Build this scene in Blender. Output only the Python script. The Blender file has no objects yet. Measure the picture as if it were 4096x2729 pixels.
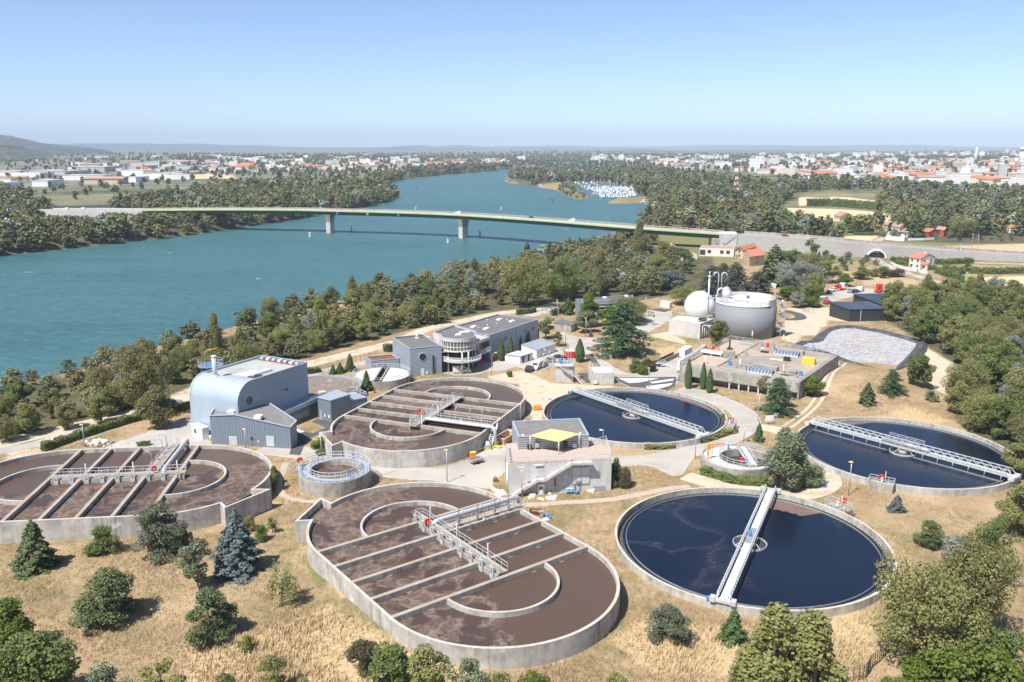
import bpy, bmesh, math, random
import numpy as np
from mathutils import Vector, Matrix, noise as mnoise

D = bpy.data
SC = bpy.context.scene
R = math.radians

CH = 60.0                       # drone height above the plant ground, metres
FPX = 30.0/36.0*4096            # 30 mm lens, in pixels of the 4096 px wide photograph
PITCH = math.atan((2729/2-580)/FPX)
cam_d = D.cameras.new("camera"); cam_d.lens = 30; cam_d.sensor_width = 36
cam_d.clip_start = 1; cam_d.clip_end = 60000
cam = D.objects.new("camera", cam_d); SC.collection.objects.link(cam)
cam.location = (0, 0, CH); cam.rotation_euler = (R(90)-PITCH, 0, 0)
SC.camera = cam
SC.render.resolution_x = 1024; SC.render.resolution_y = 682

SUN_EL, SUN_AZ = R(56), R(43)   # shadows fall towards 43 degrees right of the view direction
w = D.worlds.new("World"); SC.world = w; w.use_nodes = True
nt = w.node_tree; bg = nt.nodes["Background"]
sky = nt.nodes.new("ShaderNodeTexSky"); sky.sky_type = 'NISHITA'; sky.sun_disc = False
sky.sun_elevation = SUN_EL; sky.sun_rotation = math.pi+SUN_AZ
sky.altitude = 150; sky.air_density = 0.65; sky.dust_density = 0.35; sky.ozone_density = 6.0
hs = nt.nodes.new("ShaderNodeHueSaturation"); hs.inputs["Saturation"].default_value = .92; tn = nt.nodes.new("ShaderNodeMix"); tn.data_type = 'RGBA'; tn.blend_type = 'MULTIPLY'; tn.inputs[0].default_value = 1; tn.inputs[7].default_value = (1.0, .985, .975, 1)
nt.links.new(sky.outputs[0], hs.inputs["Color"]); nt.links.new(hs.outputs[0], tn.inputs[6]); nt.links.new(tn.outputs[2], bg.inputs[0]); bg.inputs[1].default_value = 0.094
sun_d = D.lights.new("sun", 'SUN'); sun_d.energy = 3.9; sun_d.angle = R(0.53); sun_d.color = (1, .955, .88)
sun = D.objects.new("sun", sun_d); SC.collection.objects.link(sun)
sdir = Vector((math.sin(SUN_AZ)*math.cos(SUN_EL), math.cos(SUN_AZ)*math.cos(SUN_EL), -math.sin(SUN_EL)))
sun.rotation_euler = sdir.to_track_quat('-Z', 'Y').to_euler(); sun.location = (-60, -40, 150)
vs = SC.view_settings; vs.view_transform = 'Standard'; vs.look = 'None'; vs.exposure = 0.95; vs.gamma = 1
SC.cycles.max_bounces = 6; SC.cycles.diffuse_bounces = 3; SC.cycles.glossy_bounces = 3
SC.cycles.transparent_max_bounces = 6; SC.cycles.transmission_bounces = 3; SC.cycles.volume_bounces = 0
SC.cycles.use_denoising = True; SC.cycles.use_adaptive_sampling = True; SC.cycles.adaptive_threshold = 0.02
SC.cycles.caustics_reflective = False; SC.cycles.caustics_refractive = False
SC.cycles.sample_clamp_indirect = 4

CP, SP = math.cos(PITCH), math.sin(PITCH)
REG = dict(A=(1300,1050,1.6814), B=(2650,1000,1.6279), C=(700,1350,2.354), D=(1700,1550,2.354), E=(0,1100,1.6814),
F=(0,1700,1.5238), G=(1100,1850,1.6814), H=(2400,1800,1.388), I=(2100,1450,1.1794), J=(0,450,1.6814), K=(1300,500,1.6814),
L=(2696,500,1.6814), N=(0,0,.57446), Q=(2650,1080,3.1367), R=(1550,1230,3.363), U=(2150,1150,3.92), V=(2600,850,2.9425),
W=(3300,850,1.6897), X=(2300,650,3.3625), Y=(1200,1400,2.56), Z=(2750,1740,4.708), S=(1150,1760,5.8075), d=(3150,1620,2.488), c=(2100,1500,2.6156), b=(2400,1900,2.613), a=(3000,1900,2.613))

def nat(r, x, y):
 x0, y0, s = REG[r]; return x0+x/s, y0+y/s

def P(r, x, y, z=0.0):
 """world point at height z seen at pixel (x, y) of region r"""
 px, py = nat(r, x, y); u = (px-2048)/FPX; v = -(py-1364.5)/FPX
 dy = CP+v*SP; dz = -SP+v*CP; t = (z-CH)/dz
 return Vector((u*t, dy*t, z))

def sm(a, b, x):
 t = np.clip((x-a)/(b-a), 0, 1); return t*t*(3-2*t)

def mounds(x, y):
 x = np.asarray(x, float); y = np.asarray(y, float)
 z = 1.4*np.exp(-((x+8)/22)**2-((y-98)/15)**2)
 z = z+2.6*np.exp(-((x-92)/13)**2-((y-212)/13)**2)
 return z

def PG(r, x, y):
 """ground point seen at a pixel"""
 p = P(r, x, y, 0)
 for i in range(4): p = P(r, x, y, float(mounds(p.x, p.y)))
 return p

def top_of(r, base, x, y):
 """height of the point above ground point base that is seen at row y"""
 px, py = nat(r, x, y); v = -(py-1364.5)/FPX
 return CH+(-SP+v*CP)/(CP+v*SP)*base.y

def poly_px(r, pts, z=0.0): return [P(r, x, y, z) for x, y in pts]

COL = SC.collection

def tag(o, label=None, cat=None, group=None, kind=None):
 if label: o["label"] = label
 if cat: o["category"] = cat
 if group: o["group"] = group
 if kind: o["kind"] = kind
 return o

def thing(name, label, cat, loc=(0,0,0), rz=0.0, group=None):
 o = D.objects.new(name, None); COL.objects.link(o); o.empty_display_size = .3
 o.location = loc; o.rotation_euler = (0, 0, rz)
 return tag(o, label, cat, group)

def kids(o): return [c for c in o.children]

def dup(o, loc=None, rz=None, label=None, group=None, scale=None, parent=None):
 c = o.copy(); COL.objects.link(c)
 if parent is not None: c.parent = parent
 for ch in kids(o): dup(ch, parent=c)
 if loc is not None: c.location = loc
 if rz is not None: c.rotation_euler = (0, 0, rz)
 if scale is not None: c.scale = scale if hasattr(scale, '__len__') else (scale,)*3
 if label: c["label"] = label
 if group: c["group"] = group
 return c

def world_of(o):
 m = Matrix.LocRotScale(o.location, o.rotation_euler, o.scale)
 return world_of(o.parent) @ m if o.parent else m

class MB:
 """collects shapes and links them as one mesh object"""
 def __init__(s): s.v = []; s.f = []; s.sm = []
 def add(s, vs, fs, smooth=False):
  n = len(s.v); s.v += [tuple(q) for q in vs]
  for f in fs: s.f.append([i+n for i in f]); s.sm.append(smooth)
  return s
 def box(s, c, size, rz=0.0, taper=1.0):
  x, y, z = [q/2 for q in size]; ca, sa = math.cos(rz), math.sin(rz); vs = []
  for dz in (-z, z):
   k = taper if dz > 0 else 1
   for dx, dy in ((-x,-y),(x,-y),(x,y),(-x,y)):
    dx, dy = dx*k, dy*k
    vs.append((c[0]+dx*ca-dy*sa, c[1]+dx*sa+dy*ca, c[2]+dz))
  return s.add(vs, [(3,2,1,0),(4,5,6,7),(0,1,5,4),(1,2,6,5),(2,3,7,6),(3,0,4,7)])
 def beam(s, a, b, wd, ht=None):
  """rectangular bar between two points, upright"""
  a, b = Vector(a), Vector(b); d = b-a; ht = ht or wd
  side = Vector((-d.y, d.x, 0))
  if side.length < 1e-6: side = Vector((1,0,0))
  side = side.normalized()*wd/2; up = d.cross(side).normalized()*ht/2
  if up.z < 0: up = -up
  vs = [a-side-up, a+side-up, a+side+up, a-side+up, b-side-up, b+side-up, b+side+up, b-side+up]
  return s.add(vs, [(0,1,2,3),(7,6,5,4),(0,4,5,1),(1,5,6,2),(2,6,7,3),(3,7,4,0)])
 def prism(s, pts, z0, z1, bottom=True):
  pts = [(p[0], p[1]) for p in pts]
  if sum(pts[i-1][0]*pts[i][1]-pts[i][0]*pts[i-1][1] for i in range(len(pts))) < 0: pts = pts[::-1]
  n = len(pts)
  zt = z1 if hasattr(z1, '__len__') else [z1]*n
  vs = [(x, y, z0) for x, y in pts]+[(pts[i][0], pts[i][1], zt[i]) for i in range(n)]
  fs = [list(range(n, 2*n))]+[(i, (i+1) % n, n+(i+1) % n, n+i) for i in range(n)]
  if bottom: fs.append(list(range(n))[::-1])
  return s.add(vs, fs)
 def sheet(s, pts): return s.add(pts, [list(range(len(pts)))])
 def tube(s, path, r, n=8, cap=True, smooth=True):
  path = [Vector(p) for p in path]; rs = r if hasattr(r, '__len__') else [r]*len(path); vs = []; fs = []
  for i, p in enumerate(path):
   d = (path[min(i+1, len(path)-1)]-path[max(i-1, 0)]).normalized()
   a = d.cross(Vector((0,0,1)))
   if a.length < 1e-3: a = Vector((1,0,0))
   a.normalize(); b = d.cross(a)
   for k in range(n):
    t = 2*math.pi*k/n; vs.append(p+(a*math.cos(t)+b*math.sin(t))*rs[i])
  for i in range(len(path)-1):
   for k in range(n): fs.append((i*n+k, (i+1)*n+k, (i+1)*n+(k+1) % n, i*n+(k+1) % n))
  s.add(vs, fs, smooth)
  if cap:
   m = len(s.v)-len(vs)
   s.f.append([m+k for k in range(n)]); s.sm.append(False)
   s.f.append([m+(len(path)-1)*n+k for k in range(n)][::-1]); s.sm.append(False)
  return s
 def cyl(s, c, r, z0, z1, n=24, r2=None, smooth=True): return s.tube([(c[0],c[1],z0),(c[0],c[1],z1)], [r, r2 if r2 is not None else r], n, True, smooth)
 def ring(s, c, ro, ri, z0, z1, n=96, a0=0.0, a1=2*math.pi):
  full = abs(a1-a0-2*math.pi) < 1e-6; m = n if full else n+1; vs = []; fs = []
  for i in range(m):
   t = a0+(a1-a0)*i/n; ca, sa = math.cos(t), math.sin(t)
   for rr, z in ((ro, z0), (ro, z1), (ri, z1), (ri, z0)): vs.append((c[0]+rr*ca, c[1]+rr*sa, z))
  for i in range(n):
   j = (i+1) % m
   for k in range(4): fs.append((i*4+k, j*4+k, j*4+(k+1) % 4, i*4+(k+1) % 4))
  if not full: fs += [(0,1,2,3), (4*m-1, 4*m-2, 4*m-3, 4*m-4)]
  return s.add(vs, fs)
 def disc(s, c, r, z, n=96): return s.sheet([(c[0]+r*math.cos(2*math.pi*i/n), c[1]+r*math.sin(2*math.pi*i/n), z) for i in range(n)])
 def wall(s, path, th, z0, z1, closed=False):
  """vertical wall of thickness th centred on a plan path"""
  p = [Vector((q[0], q[1])) for q in path]; n = len(p); L = []; Rr = []
  for i in range(n):
   a = p[i-1] if (i > 0 or closed) else None; b = p[(i+1) % n] if (i < n-1 or closed) else None
   d1 = (p[i]-a).normalized() if a is not None else (b-p[i]).normalized()
   d2 = (b-p[i]).normalized() if b is not None else d1
   nn = Vector((-d1.y-d2.y, d1.x+d2.x)).normalized(); k = nn.dot(Vector((-d1.y, d1.x))); k = max(k, .35)
   L.append(p[i]+nn*th/2/k); Rr.append(p[i]-nn*th/2/k)
  z0s = z0 if hasattr(z0, '__len__') else [z0]*n; z1s = z1 if hasattr(z1, '__len__') else [z1]*n
  vs = []; fs = []
  for i in range(n): vs += [(L[i].x,L[i].y,z0s[i]),(L[i].x,L[i].y,z1s[i]),(Rr[i].x,Rr[i].y,z1s[i]),(Rr[i].x,Rr[i].y,z0s[i])]
  for i in range(n if closed else n-1):
   j = (i+1) % n
   for k in range(4): fs.append((i*4+k, i*4+(k+1) % 4, j*4+(k+1) % 4, j*4+k))
  if not closed: fs += [(3,2,1,0), (4*n-4, 4*n-3, 4*n-2, 4*n-1)]
  return s.add(vs, fs)
 def rail(s, path, h=1.05, r=.03, step=1.5, closed=False):
  """handrail: posts, top rail and mid rail along a 3-D path of base points"""
  p = [Vector(q) for q in path]
  if closed: p = p+[p[0]]
  up = Vector((0,0,1))
  for a, b in zip(p, p[1:]):
   s.beam(a+up*h, b+up*h, r*2); s.beam(a+up*h*.52, b+up*h*.52, r*1.5)
   m = max(1, round((b-a).length/step))
   for k in range(m): q = a.lerp(b, k/m); s.beam(q, q+up*h, r*1.6)
  s.beam(p[-1], p[-1]+up*h, r*1.6)
  return s
 def build(s, name, mat, parent=None, loc=None):
  """parent: vertices are taken as world coordinates of an unrotated parent unless local"""
  me = D.meshes.new(name); off = Vector((0,0,0))
  if parent is not None and not getattr(s, 'local', False):
   inv = world_of(parent).inverted(); vv = [inv @ Vector(q) for q in s.v]
  else: vv = s.v
  me.from_pydata([tuple(q) for q in vv], [], s.f); me.update()
  if any(s.sm): me.polygons.foreach_set("use_smooth", s.sm)
  o = D.objects.new(name, me); COL.objects.link(o)
  if mat is not None: me.materials.append(mat)
  if parent is not None: o.parent = parent
  if loc is not None:
   o.location = loc
  return o

def LB():
 m = MB(); m.local = True; return m

def arc(c, r, a0, a1, n=24): return [(c[0]+r*math.cos(a0+(a1-a0)*i/n), c[1]+r*math.sin(a0+(a1-a0)*i/n)) for i in range(n+1)]

def smooth_path(pts, n=8):
 p = [Vector(q) for q in pts]; out = []
 for i in range(len(p)-1):
  a, b, c, d = p[max(i-1,0)], p[i], p[i+1], p[min(i+2, len(p)-1)]
  for k in range(n):
   t = k/n
   out.append(.5*((2*b)+(c-a)*t+(2*a-5*b+4*c-d)*t*t+(3*b-a-3*c+d)*t**3))
 out.append(p[-1]); return out

def ribbon(path, wd, z=None):
 """flat strip along a path -> MB"""
 p = [Vector(q) for q in path]; n = len(p); vs = []
 ws = wd if hasattr(wd, '__len__') else [wd]*n
 for i in range(n):
  d = p[min(i+1, n-1)]-p[max(i-1, 0)]; d.z = 0; d.normalize(); sd = Vector((-d.y, d.x, 0))*ws[i]/2
  q = p[i].copy()
  if z is not None: q.z = z
  vs += [q+sd, q-sd]
 m = MB(); m.add(vs, [(2*i+1, 2*i+3, 2*i+2, 2*i) for i in range(n-1)]); return m

def nodes(name):
 m = D.materials.new(name); m.use_nodes = True; t = m.node_tree
 return m, t, t.nodes["Principled BSDF"]

def N(t, typ, **kw):
 n = t.nodes.new(typ)
 for k, v in kw.items():
  if k in n.inputs: n.inputs[k].default_value = v
  else: setattr(n, k, v)
 return n

def mixc(t, fac, a, b, mode='MIX'):
 n = t.nodes.new("ShaderNodeMix"); n.data_type = 'RGBA'; n.blend_type = mode
 for sock, val in ((n.inputs[0], fac), (n.inputs[6], a), (n.inputs[7], b)):
  if hasattr(val, 'node'): t.links.new(val, sock)
  elif isinstance(val, (int, float)): sock.default_value = val
  else: sock.default_value = (*val[:3], 1)
 return n.outputs[2]

def ramp(t, src, p0, p1, c0=(0,0,0), c1=(1,1,1)):
 n = t.nodes.new("ShaderNodeValToRGB"); e = n.color_ramp.elements
 e[0].position = p0; e[1].position = p1; e[0].color = (*c0, 1); e[1].color = (*c1, 1)
 t.links.new(src, n.inputs[0]); return n.outputs[0]

def coords(t, scale=(1,1,1), space='Object', rot=(0,0,0)):
 tc = t.nodes.new("ShaderNodeTexCoord"); mp = t.nodes.new("ShaderNodeMapping")
 if space == 'World':
  g = t.nodes.new("ShaderNodeNewGeometry"); t.links.new(g.outputs["Position"], mp.inputs[0])
 else: t.links.new(tc.outputs[space], mp.inputs[0])
 mp.inputs["Scale"].default_value = scale; mp.inputs["Rotation"].default_value = rot
 return mp.outputs[0]

def noise(t, vec, scale=1.0, detail=4.0, rough=.55, dist=0.0):
 n = N(t, "ShaderNodeTexNoise", Scale=scale, Detail=detail, Roughness=rough, Distortion=dist)
 t.links.new(vec, n.inputs["Vector"]); return n.outputs["Fac"]

def bump(t, bs, h, strength=.3, dist=.05):
 b = N(t, "ShaderNodeBump", Strength=strength, Distance=dist); t.links.new(h, b.inputs["Height"]); t.links.new(b.outputs[0], bs.inputs["Normal"])

def surf(name, c1, c2=None, scale=1.0, rough=.7, metal=0.0, stretch=(1,1,1), bmp=0.0, lo=.35, hi=.65, spec=.35, c3=None, s3=.3):
 """two or three toned noisy surface"""
 m, t, b = nodes(name); b.inputs["Roughness"].default_value = rough; b.inputs["Metallic"].default_value = metal
 b.inputs["Specular IOR Level"].default_value = spec
 c2 = c2 or tuple(q*.82 for q in c1)
 v = coords(t, stretch); f = noise(t, v, scale, 5, .62)
 col = mixc(t, ramp(t, f, lo, hi), c1, c2)
 if c3 is not None: col = mixc(t, ramp(t, noise(t, v, scale*s3, 4, .6, .4), .52, .66), col, c3)
 t.links.new(col, b.inputs["Base Color"])
 if bmp: bump(t, b, f, bmp, .04)
 return m

def concrete(name, c1=(.42,.40,.36), c2=(.27,.255,.23), stain=(.15,.14,.125), top=(.36,.31,.25), lichen=(.42,.27,.12), rough=.85):
 """weathered concrete: vertical streaks on walls, lichen on level tops"""
 m, t, b = nodes(name); b.inputs["Roughness"].default_value = rough; b.inputs["Specular IOR Level"].default_value = .2
 v = coords(t, (1,1,1)); vs_ = coords(t, (1,1,.09))
 base = mixc(t, ramp(t, noise(t, v, .5, 6, .65), .35, .65), c1, c2)
 sk = mixc(t, 1, ramp(t, noise(t, vs_, 1.1, 6, .7), .42, .72), ramp(t, noise(t, v, .16, 6, .7), .38, .58), 'MULTIPLY')
 wallc = mixc(t, sk, base, stain); wallc = mixc(t, ramp(t, noise(t, v, .3, 6, .7), .55, .68), wallc, tuple(min(.75, q*1.12) for q in c1))
 lic = mixc(t, ramp(t, noise(t, v, .45, 6, .7), .5, .68), mixc(t, ramp(t, noise(t, v, 1.4, 4, .6), .3, .7), top, base), lichen)
 g = t.nodes.new("ShaderNodeNewGeometry"); sx = t.nodes.new("ShaderNodeSeparateXYZ"); t.links.new(g.outputs["Normal"], sx.inputs[0])
 f = ramp(t, sx.outputs["Z"], .6, .8)
 t.links.new(mixc(t, f, wallc, lic), b.inputs["Base Color"])
 bump(t, b, noise(t, v, 4, 5, .6), .25, .03)
 return m

def cladding(name, col, period=.35, axis='Z', rough=.45, metal=.25, dark=.72):
 """profiled metal sheet with ribs; axis Z = horizontal ribs, H = vertical ribs"""
 m, t, b = nodes(name); b.inputs["Roughness"].default_value = rough; b.inputs["Metallic"].default_value = metal
 tc = t.nodes.new("ShaderNodeTexCoord"); sx = t.nodes.new("ShaderNodeSeparateXYZ"); t.links.new(tc.outputs["Object"], sx.inputs[0])
 if axis == 'Z': src = sx.outputs["Z"]
 else:
  g = t.nodes.new("ShaderNodeNewGeometry")
  vt = N(t, "ShaderNodeVectorTransform", vector_type='NORMAL', convert_from='WORLD', convert_to='OBJECT'); t.links.new(g.outputs["True Normal"], vt.inputs[0])
  cr = N(t, "ShaderNodeVectorMath", operation='CROSS_PRODUCT'); t.links.new(vt.outputs[0], cr.inputs[0]); cr.inputs[1].default_value = (0,0,1)
  dt = N(t, "ShaderNodeVectorMath", operation='DOT_PRODUCT'); t.links.new(cr.outputs[0], dt.inputs[0]); t.links.new(tc.outputs["Object"], dt.inputs[1]); src = dt.outputs["Value"]
 mu = N(t, "ShaderNodeMath", operation='MULTIPLY'); t.links.new(src, mu.inputs[0]); mu.inputs[1].default_value = 2*math.pi/period
 si = N(t, "ShaderNodeMath", operation='SINE'); t.links.new(mu.outputs[0], si.inputs[0])
 f = ramp(t, si.outputs[0], .25, .8)
 v = coords(t); nz = ramp(t, noise(t, v, .25, 5, .6), .3, .7)
 c = mixc(t, nz, col, tuple(q*.86 for q in col)); c = mixc(t, ramp(t, noise(t, coords(t, (1,1,.05)), 1.1, 4, .6), .5, .75), c, tuple(q*.8 for q in col))
 c = mixc(t, f, tuple(q*dark for q in col), c)
 t.links.new(c, b.inputs["Base Color"])
 bump(t, b, si.outputs[0], .5, .05)
 return m

def leafmat(name, c1, c2, c3=None, trans=.42, rough=.6):
 """leaves: colour varies leaf by leaf and tree by tree"""
 m, t, b = nodes(name); b.inputs["Roughness"].default_value = rough; b.inputs["Specular IOR Level"].default_value = .25
 a = N(t, "ShaderNodeAttribute", attribute_name="leaf")
 oi = t.nodes.new("ShaderNodeObjectInfo")
 c = mixc(t, a.outputs["Fac"], c1, c2)
 c = mixc(t, ramp(t, oi.outputs["Random"], .0, 1.0), c, mixc(t, .5, c, c3 or tuple(q*.6 for q in c1)))
 hs = N(t, "ShaderNodeHueSaturation"); mr = N(t, "ShaderNodeMapRange"); t.links.new(oi.outputs["Random"], mr.inputs[0]); mr.inputs[3].default_value = .8; mr.inputs[4].default_value = 1.2
 t.links.new(mr.outputs[0], hs.inputs["Value"]); t.links.new(c, hs.inputs["Color"])
 t.links.new(hs.outputs[0], b.inputs["Base Color"])
 tr = t.nodes.new("ShaderNodeBsdfTranslucent"); t.links.new(hs.outputs[0], tr.inputs[0])
 ms = t.nodes.new("ShaderNodeMixShader"); ms.inputs[0].default_value = trans
 t.links.new(b.outputs[0], ms.inputs[1]); t.links.new(tr.outputs[0], ms.inputs[2]); t.links.new(ms.outputs[0], t.nodes["Material Output"].inputs[0])
 return m

M = {}
M['concrete'] = concrete("concrete")
M['concrete_pale'] = concrete("pale_concrete", (.58,.565,.54), (.47,.46,.44), (.36,.35,.33), (.60,.58,.54), (.5,.46,.4))
M['concrete_rim'] = concrete("rim_concrete", (.54,.52,.48), (.36,.345,.32), (.17,.16,.145), (.52,.48,.42), (.47,.34,.15))
M['galv'] = surf("galvanised_steel", (.52,.54,.56), (.42,.44,.46), 2, .4, .5)
M['galv_pale'] = surf("pale_galvanised_steel", (.66,.68,.70), (.56,.58,.60), 2, .45, .3)
M['white'] = surf("white_paint", (.78,.78,.77), (.70,.70,.69), .8, .5)
M['offwhite'] = surf("cream_paint", (.72,.69,.62), (.62,.59,.53), .5, .7)
M['dark'] = surf("dark_metal", (.05,.05,.055), (.035,.035,.04), 2, .5)
M['black'] = surf("black_rubber", (.02,.02,.021), None, 2, .7)
M['red'] = surf("red_plastic", (.72,.035,.015), (.6,.03,.015), 2, .4)
M['blue'] = surf("blue_paint", (.05,.25,.62), (.04,.2,.5), 2, .45)
M['orange'] = surf("orange_paint", (.85,.30,.02), (.75,.25,.02), 2, .45)
M['yellow'] = surf("yellow_paint", (.80,.55,.06), (.7,.48,.05), 2, .5)
M['rust'] = surf("rust", (.28,.10,.05), (.16,.06,.035), 2, .8)
M['glass'] = surf("window_glass", (.05,.06,.07), (.035,.04,.05), .3, .08, 0, spec=.8)
M['wood'] = surf("timber", (.35,.25,.15), (.25,.17,.1), 3, .8)
M['bark'] = surf("bark", (.16,.125,.09), (.09,.07,.05), 3, .9)
M['bark_pale'] = surf("pale_bark", (.42,.39,.34), (.28,.25,.2), 3, .9)
M['asphalt'] = surf("pale_asphalt", (.45,.415,.37), (.38,.35,.315), .12, .9, c3=(.33,.305,.275), s3=.5, bmp=.1)
M['asphalt_dark'] = surf("dark_asphalt", (.10,.10,.103), (.075,.075,.078), .4, .9, bmp=.1)
M['sand'] = surf("sandy_track", (.56,.48,.375), (.46,.385,.29), .5, .95, c3=(.40,.33,.24), s3=.45, bmp=.3)
M['path'] = surf("footpath_paving", (.48,.39,.31), (.40,.32,.25), .8, .9, bmp=.1)
M['kerb'] = surf("kerb_stone", (.56,.52,.46), (.46,.42,.37), 1, .9)
M['metal_blue'] = cladding("grey_blue_cladding", (.36,.42,.49), .35, 'Z', .5, .1, .8)
M['metal_ribs'] = cladding("ribbed_blue_cladding", (.24,.30,.37), .55, 'H', .5, .1)
M['metal_pale'] = cladding("pale_roof_sheet", (.52,.58,.65), .5, 'H', .35, .3, .85)
M['digester'] = cladding("digester_cladding", (.25,.26,.275), .5, 'H', .65, 0, .82)
M['dark_clad'] = cladding("anthracite_cladding", (.065,.072,.085), .4, 'H', .45, .3, .7)
M['roof_felt'] = surf("roof_felt", (.17,.165,.16), (.13,.125,.12), .8, .9, bmp=.1)
M['coping'] = surf("metal_coping", (.50,.55,.62), (.44,.48,.54), .6, .4, .3)
# ================================================================== GROUND, RIVER, HILLS
WZ = -5.0    # river level
def W2(pts, z=0.0, r='N'): return np.array([[q.x, q.y] for q in (P(r, x, y, z) for x, y in pts)])

RIVER = W2([(-700,690),(-300,640),(0,588),(150,572),(300,556),(440,540),(530,527),(700,500),(830,478),(890,465),(915,455),(917,438),(897,419),(952,409),
(1020,402),(1110,395),(1187,389),(1192,391),(1170,404),(1157,414),(1170,422),(1225,426),(1238,431),(1276,436),(1300,450),(1324,459),(1349,458),(1355,452),
(1341,443),(1324,432),(1300,424),(1293,421),(1344,421),(1400,421),(1451,430),(1466,448),(1475,457),(1440,461),(1395,463),(1400,468),(1447,468),(1478,466),
(1500,478),(1502,488),(1488,508),(1450,535),(1427,551),(1378,562),(1326,576),(1200,614),(1000,660),(800,697),(600,744),(427,790),(219,845),(137,874),(0,908),(-300,1010),(-700,1200)], WZ)
RIVER2 = W2([(1262,377.5),(1312,377.5),(1312,383),(1262,383)], WZ)

def inside(poly, x, y):
 c = np.zeros(x.shape, bool); n = len(poly)
 for i in range(n):
  x0, y0 = poly[i-1]; x1, y1 = poly[i]
  if y0 == y1: continue
  k = ((y0 > y) != (y1 > y)) & (x < (x1-x0)*(y-y0)/(y1-y0)+x0); c ^= k
 return c

def dist(poly, x, y, closed=True):
 d = np.full(x.shape, 1e9); n = len(poly)
 for i in range(0 if closed else 1, n):
  x0, y0 = poly[i-1]; x1, y1 = poly[i]; dx, dy = x1-x0, y1-y0
  t = np.clip(((x-x0)*dx+(y-y0)*dy)/(dx*dx+dy*dy+1e-9), 0, 1)
  d = np.minimum(d, np.hypot(x-x0-t*dx, y-y0-t*dy))
 return d

def sdist(poly, x, y): return np.where(inside(poly, x, y), -1, 1)*dist(poly, x, y)

def gz_np(x, y):
 s = np.minimum(sdist(RIVER, x, y), sdist(RIVER2, x, y))
 z = mounds(x, y)
 bank = np.where(s > 0, -5.0+5.0*sm(0, 13, s), -5.0-3*sm(0, 12, -s))
 far = sm(700, 2500, np.hypot(x, y))
 roll = far*6*np.sin(x*.0021+1)*np.sin(y*.0013)*sm(20, 300, s)
 return np.where(s < 13, bank, z+roll)

def gz(x, y): return float(gz_np(np.array([float(x)]), np.array([float(y)]))[0])

nr, nc = 640, 380
rad = 22*np.exp(np.linspace(0, math.log(26000/22), nr)); ang = np.radians(np.linspace(-62, 62, nc))
RR, AA = np.meshgrid(rad, ang, indexing='ij'); GX = (RR*np.sin(AA)).ravel(); GY = (RR*np.cos(AA)).ravel()
GZ = gz_np(GX, GY)
def soft(poly, wd): return 1-sm(-wd, wd, sdist(poly, GX, GY))
g_green = np.maximum(sm(330, 520, GY)*.75, 0); g_bare = np.zeros_like(GX); g_straw = np.zeros_like(GX); g_wood = np.zeros_like(GX); g_field = np.zeros_like(GX)
# green watered or weedy strips
for pts, k in (([(0,1240),(330,1170),(600,1090),(660,1080),(640,1180),(420,1230),(0,1290)], .35),
   ([(655,1060),(760,1150),(1000,1140),(1000,1090),(850,1085)], .35),
   ([(715,1180),(700,1230),(760,1350),(900,1470),(880,1480),(720,1350),(680,1230)], .75),
   ([(1495,790),(1570,800),(1650,770),(1500,760)], .45),
   ([(2090,880),(2130,810),(2100,780),(2160,790),(2200,830),(2180,900)], .5),
   ([(1270,415),(1360,440),(1360,462),(1310,462)], .8), ([(1390,470),(1480,468),(1480,458),(1390,460)], .8), ([(100,1380),(330,1330),(520,1380),(420,1480),(200,1450)], .35)):
 g_green = np.maximum(g_green, k*soft(W2(pts), 3))
# bare sandy soil
for pts, k in (([(1110,866),(1200,850),(1270,880),(1420,888),(1330,905),(1262,935),(1235,985),(1212,940),(1190,885)], .8),
   ([(2105,800),(2170,795),(2330,850),(2330,900),(2240,920),(2150,905),(2120,860)], .95),
   ([(1480,770),(1560,790),(1600,800),(1540,760)], .7), ([(1800,735),(1850,720),(1905,735),(1900,750),(1850,760),(1830,790),(1795,780)], .85),
   ([(780,905),(860,880),(900,880),(840,915),(740,960)], .5), ([(690,1010),(760,965),(800,985),(740,1040)], .4),
   ([(1300,700),(1470,660),(1500,700),(1330,740)], .3), ([(0,1080),(430,930),(700,800),(1000,720),(1020,690),(450,880),(0,1030)], .55)):
 g_bare = np.maximum(g_bare, k*soft(W2(pts), 2.5))
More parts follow.
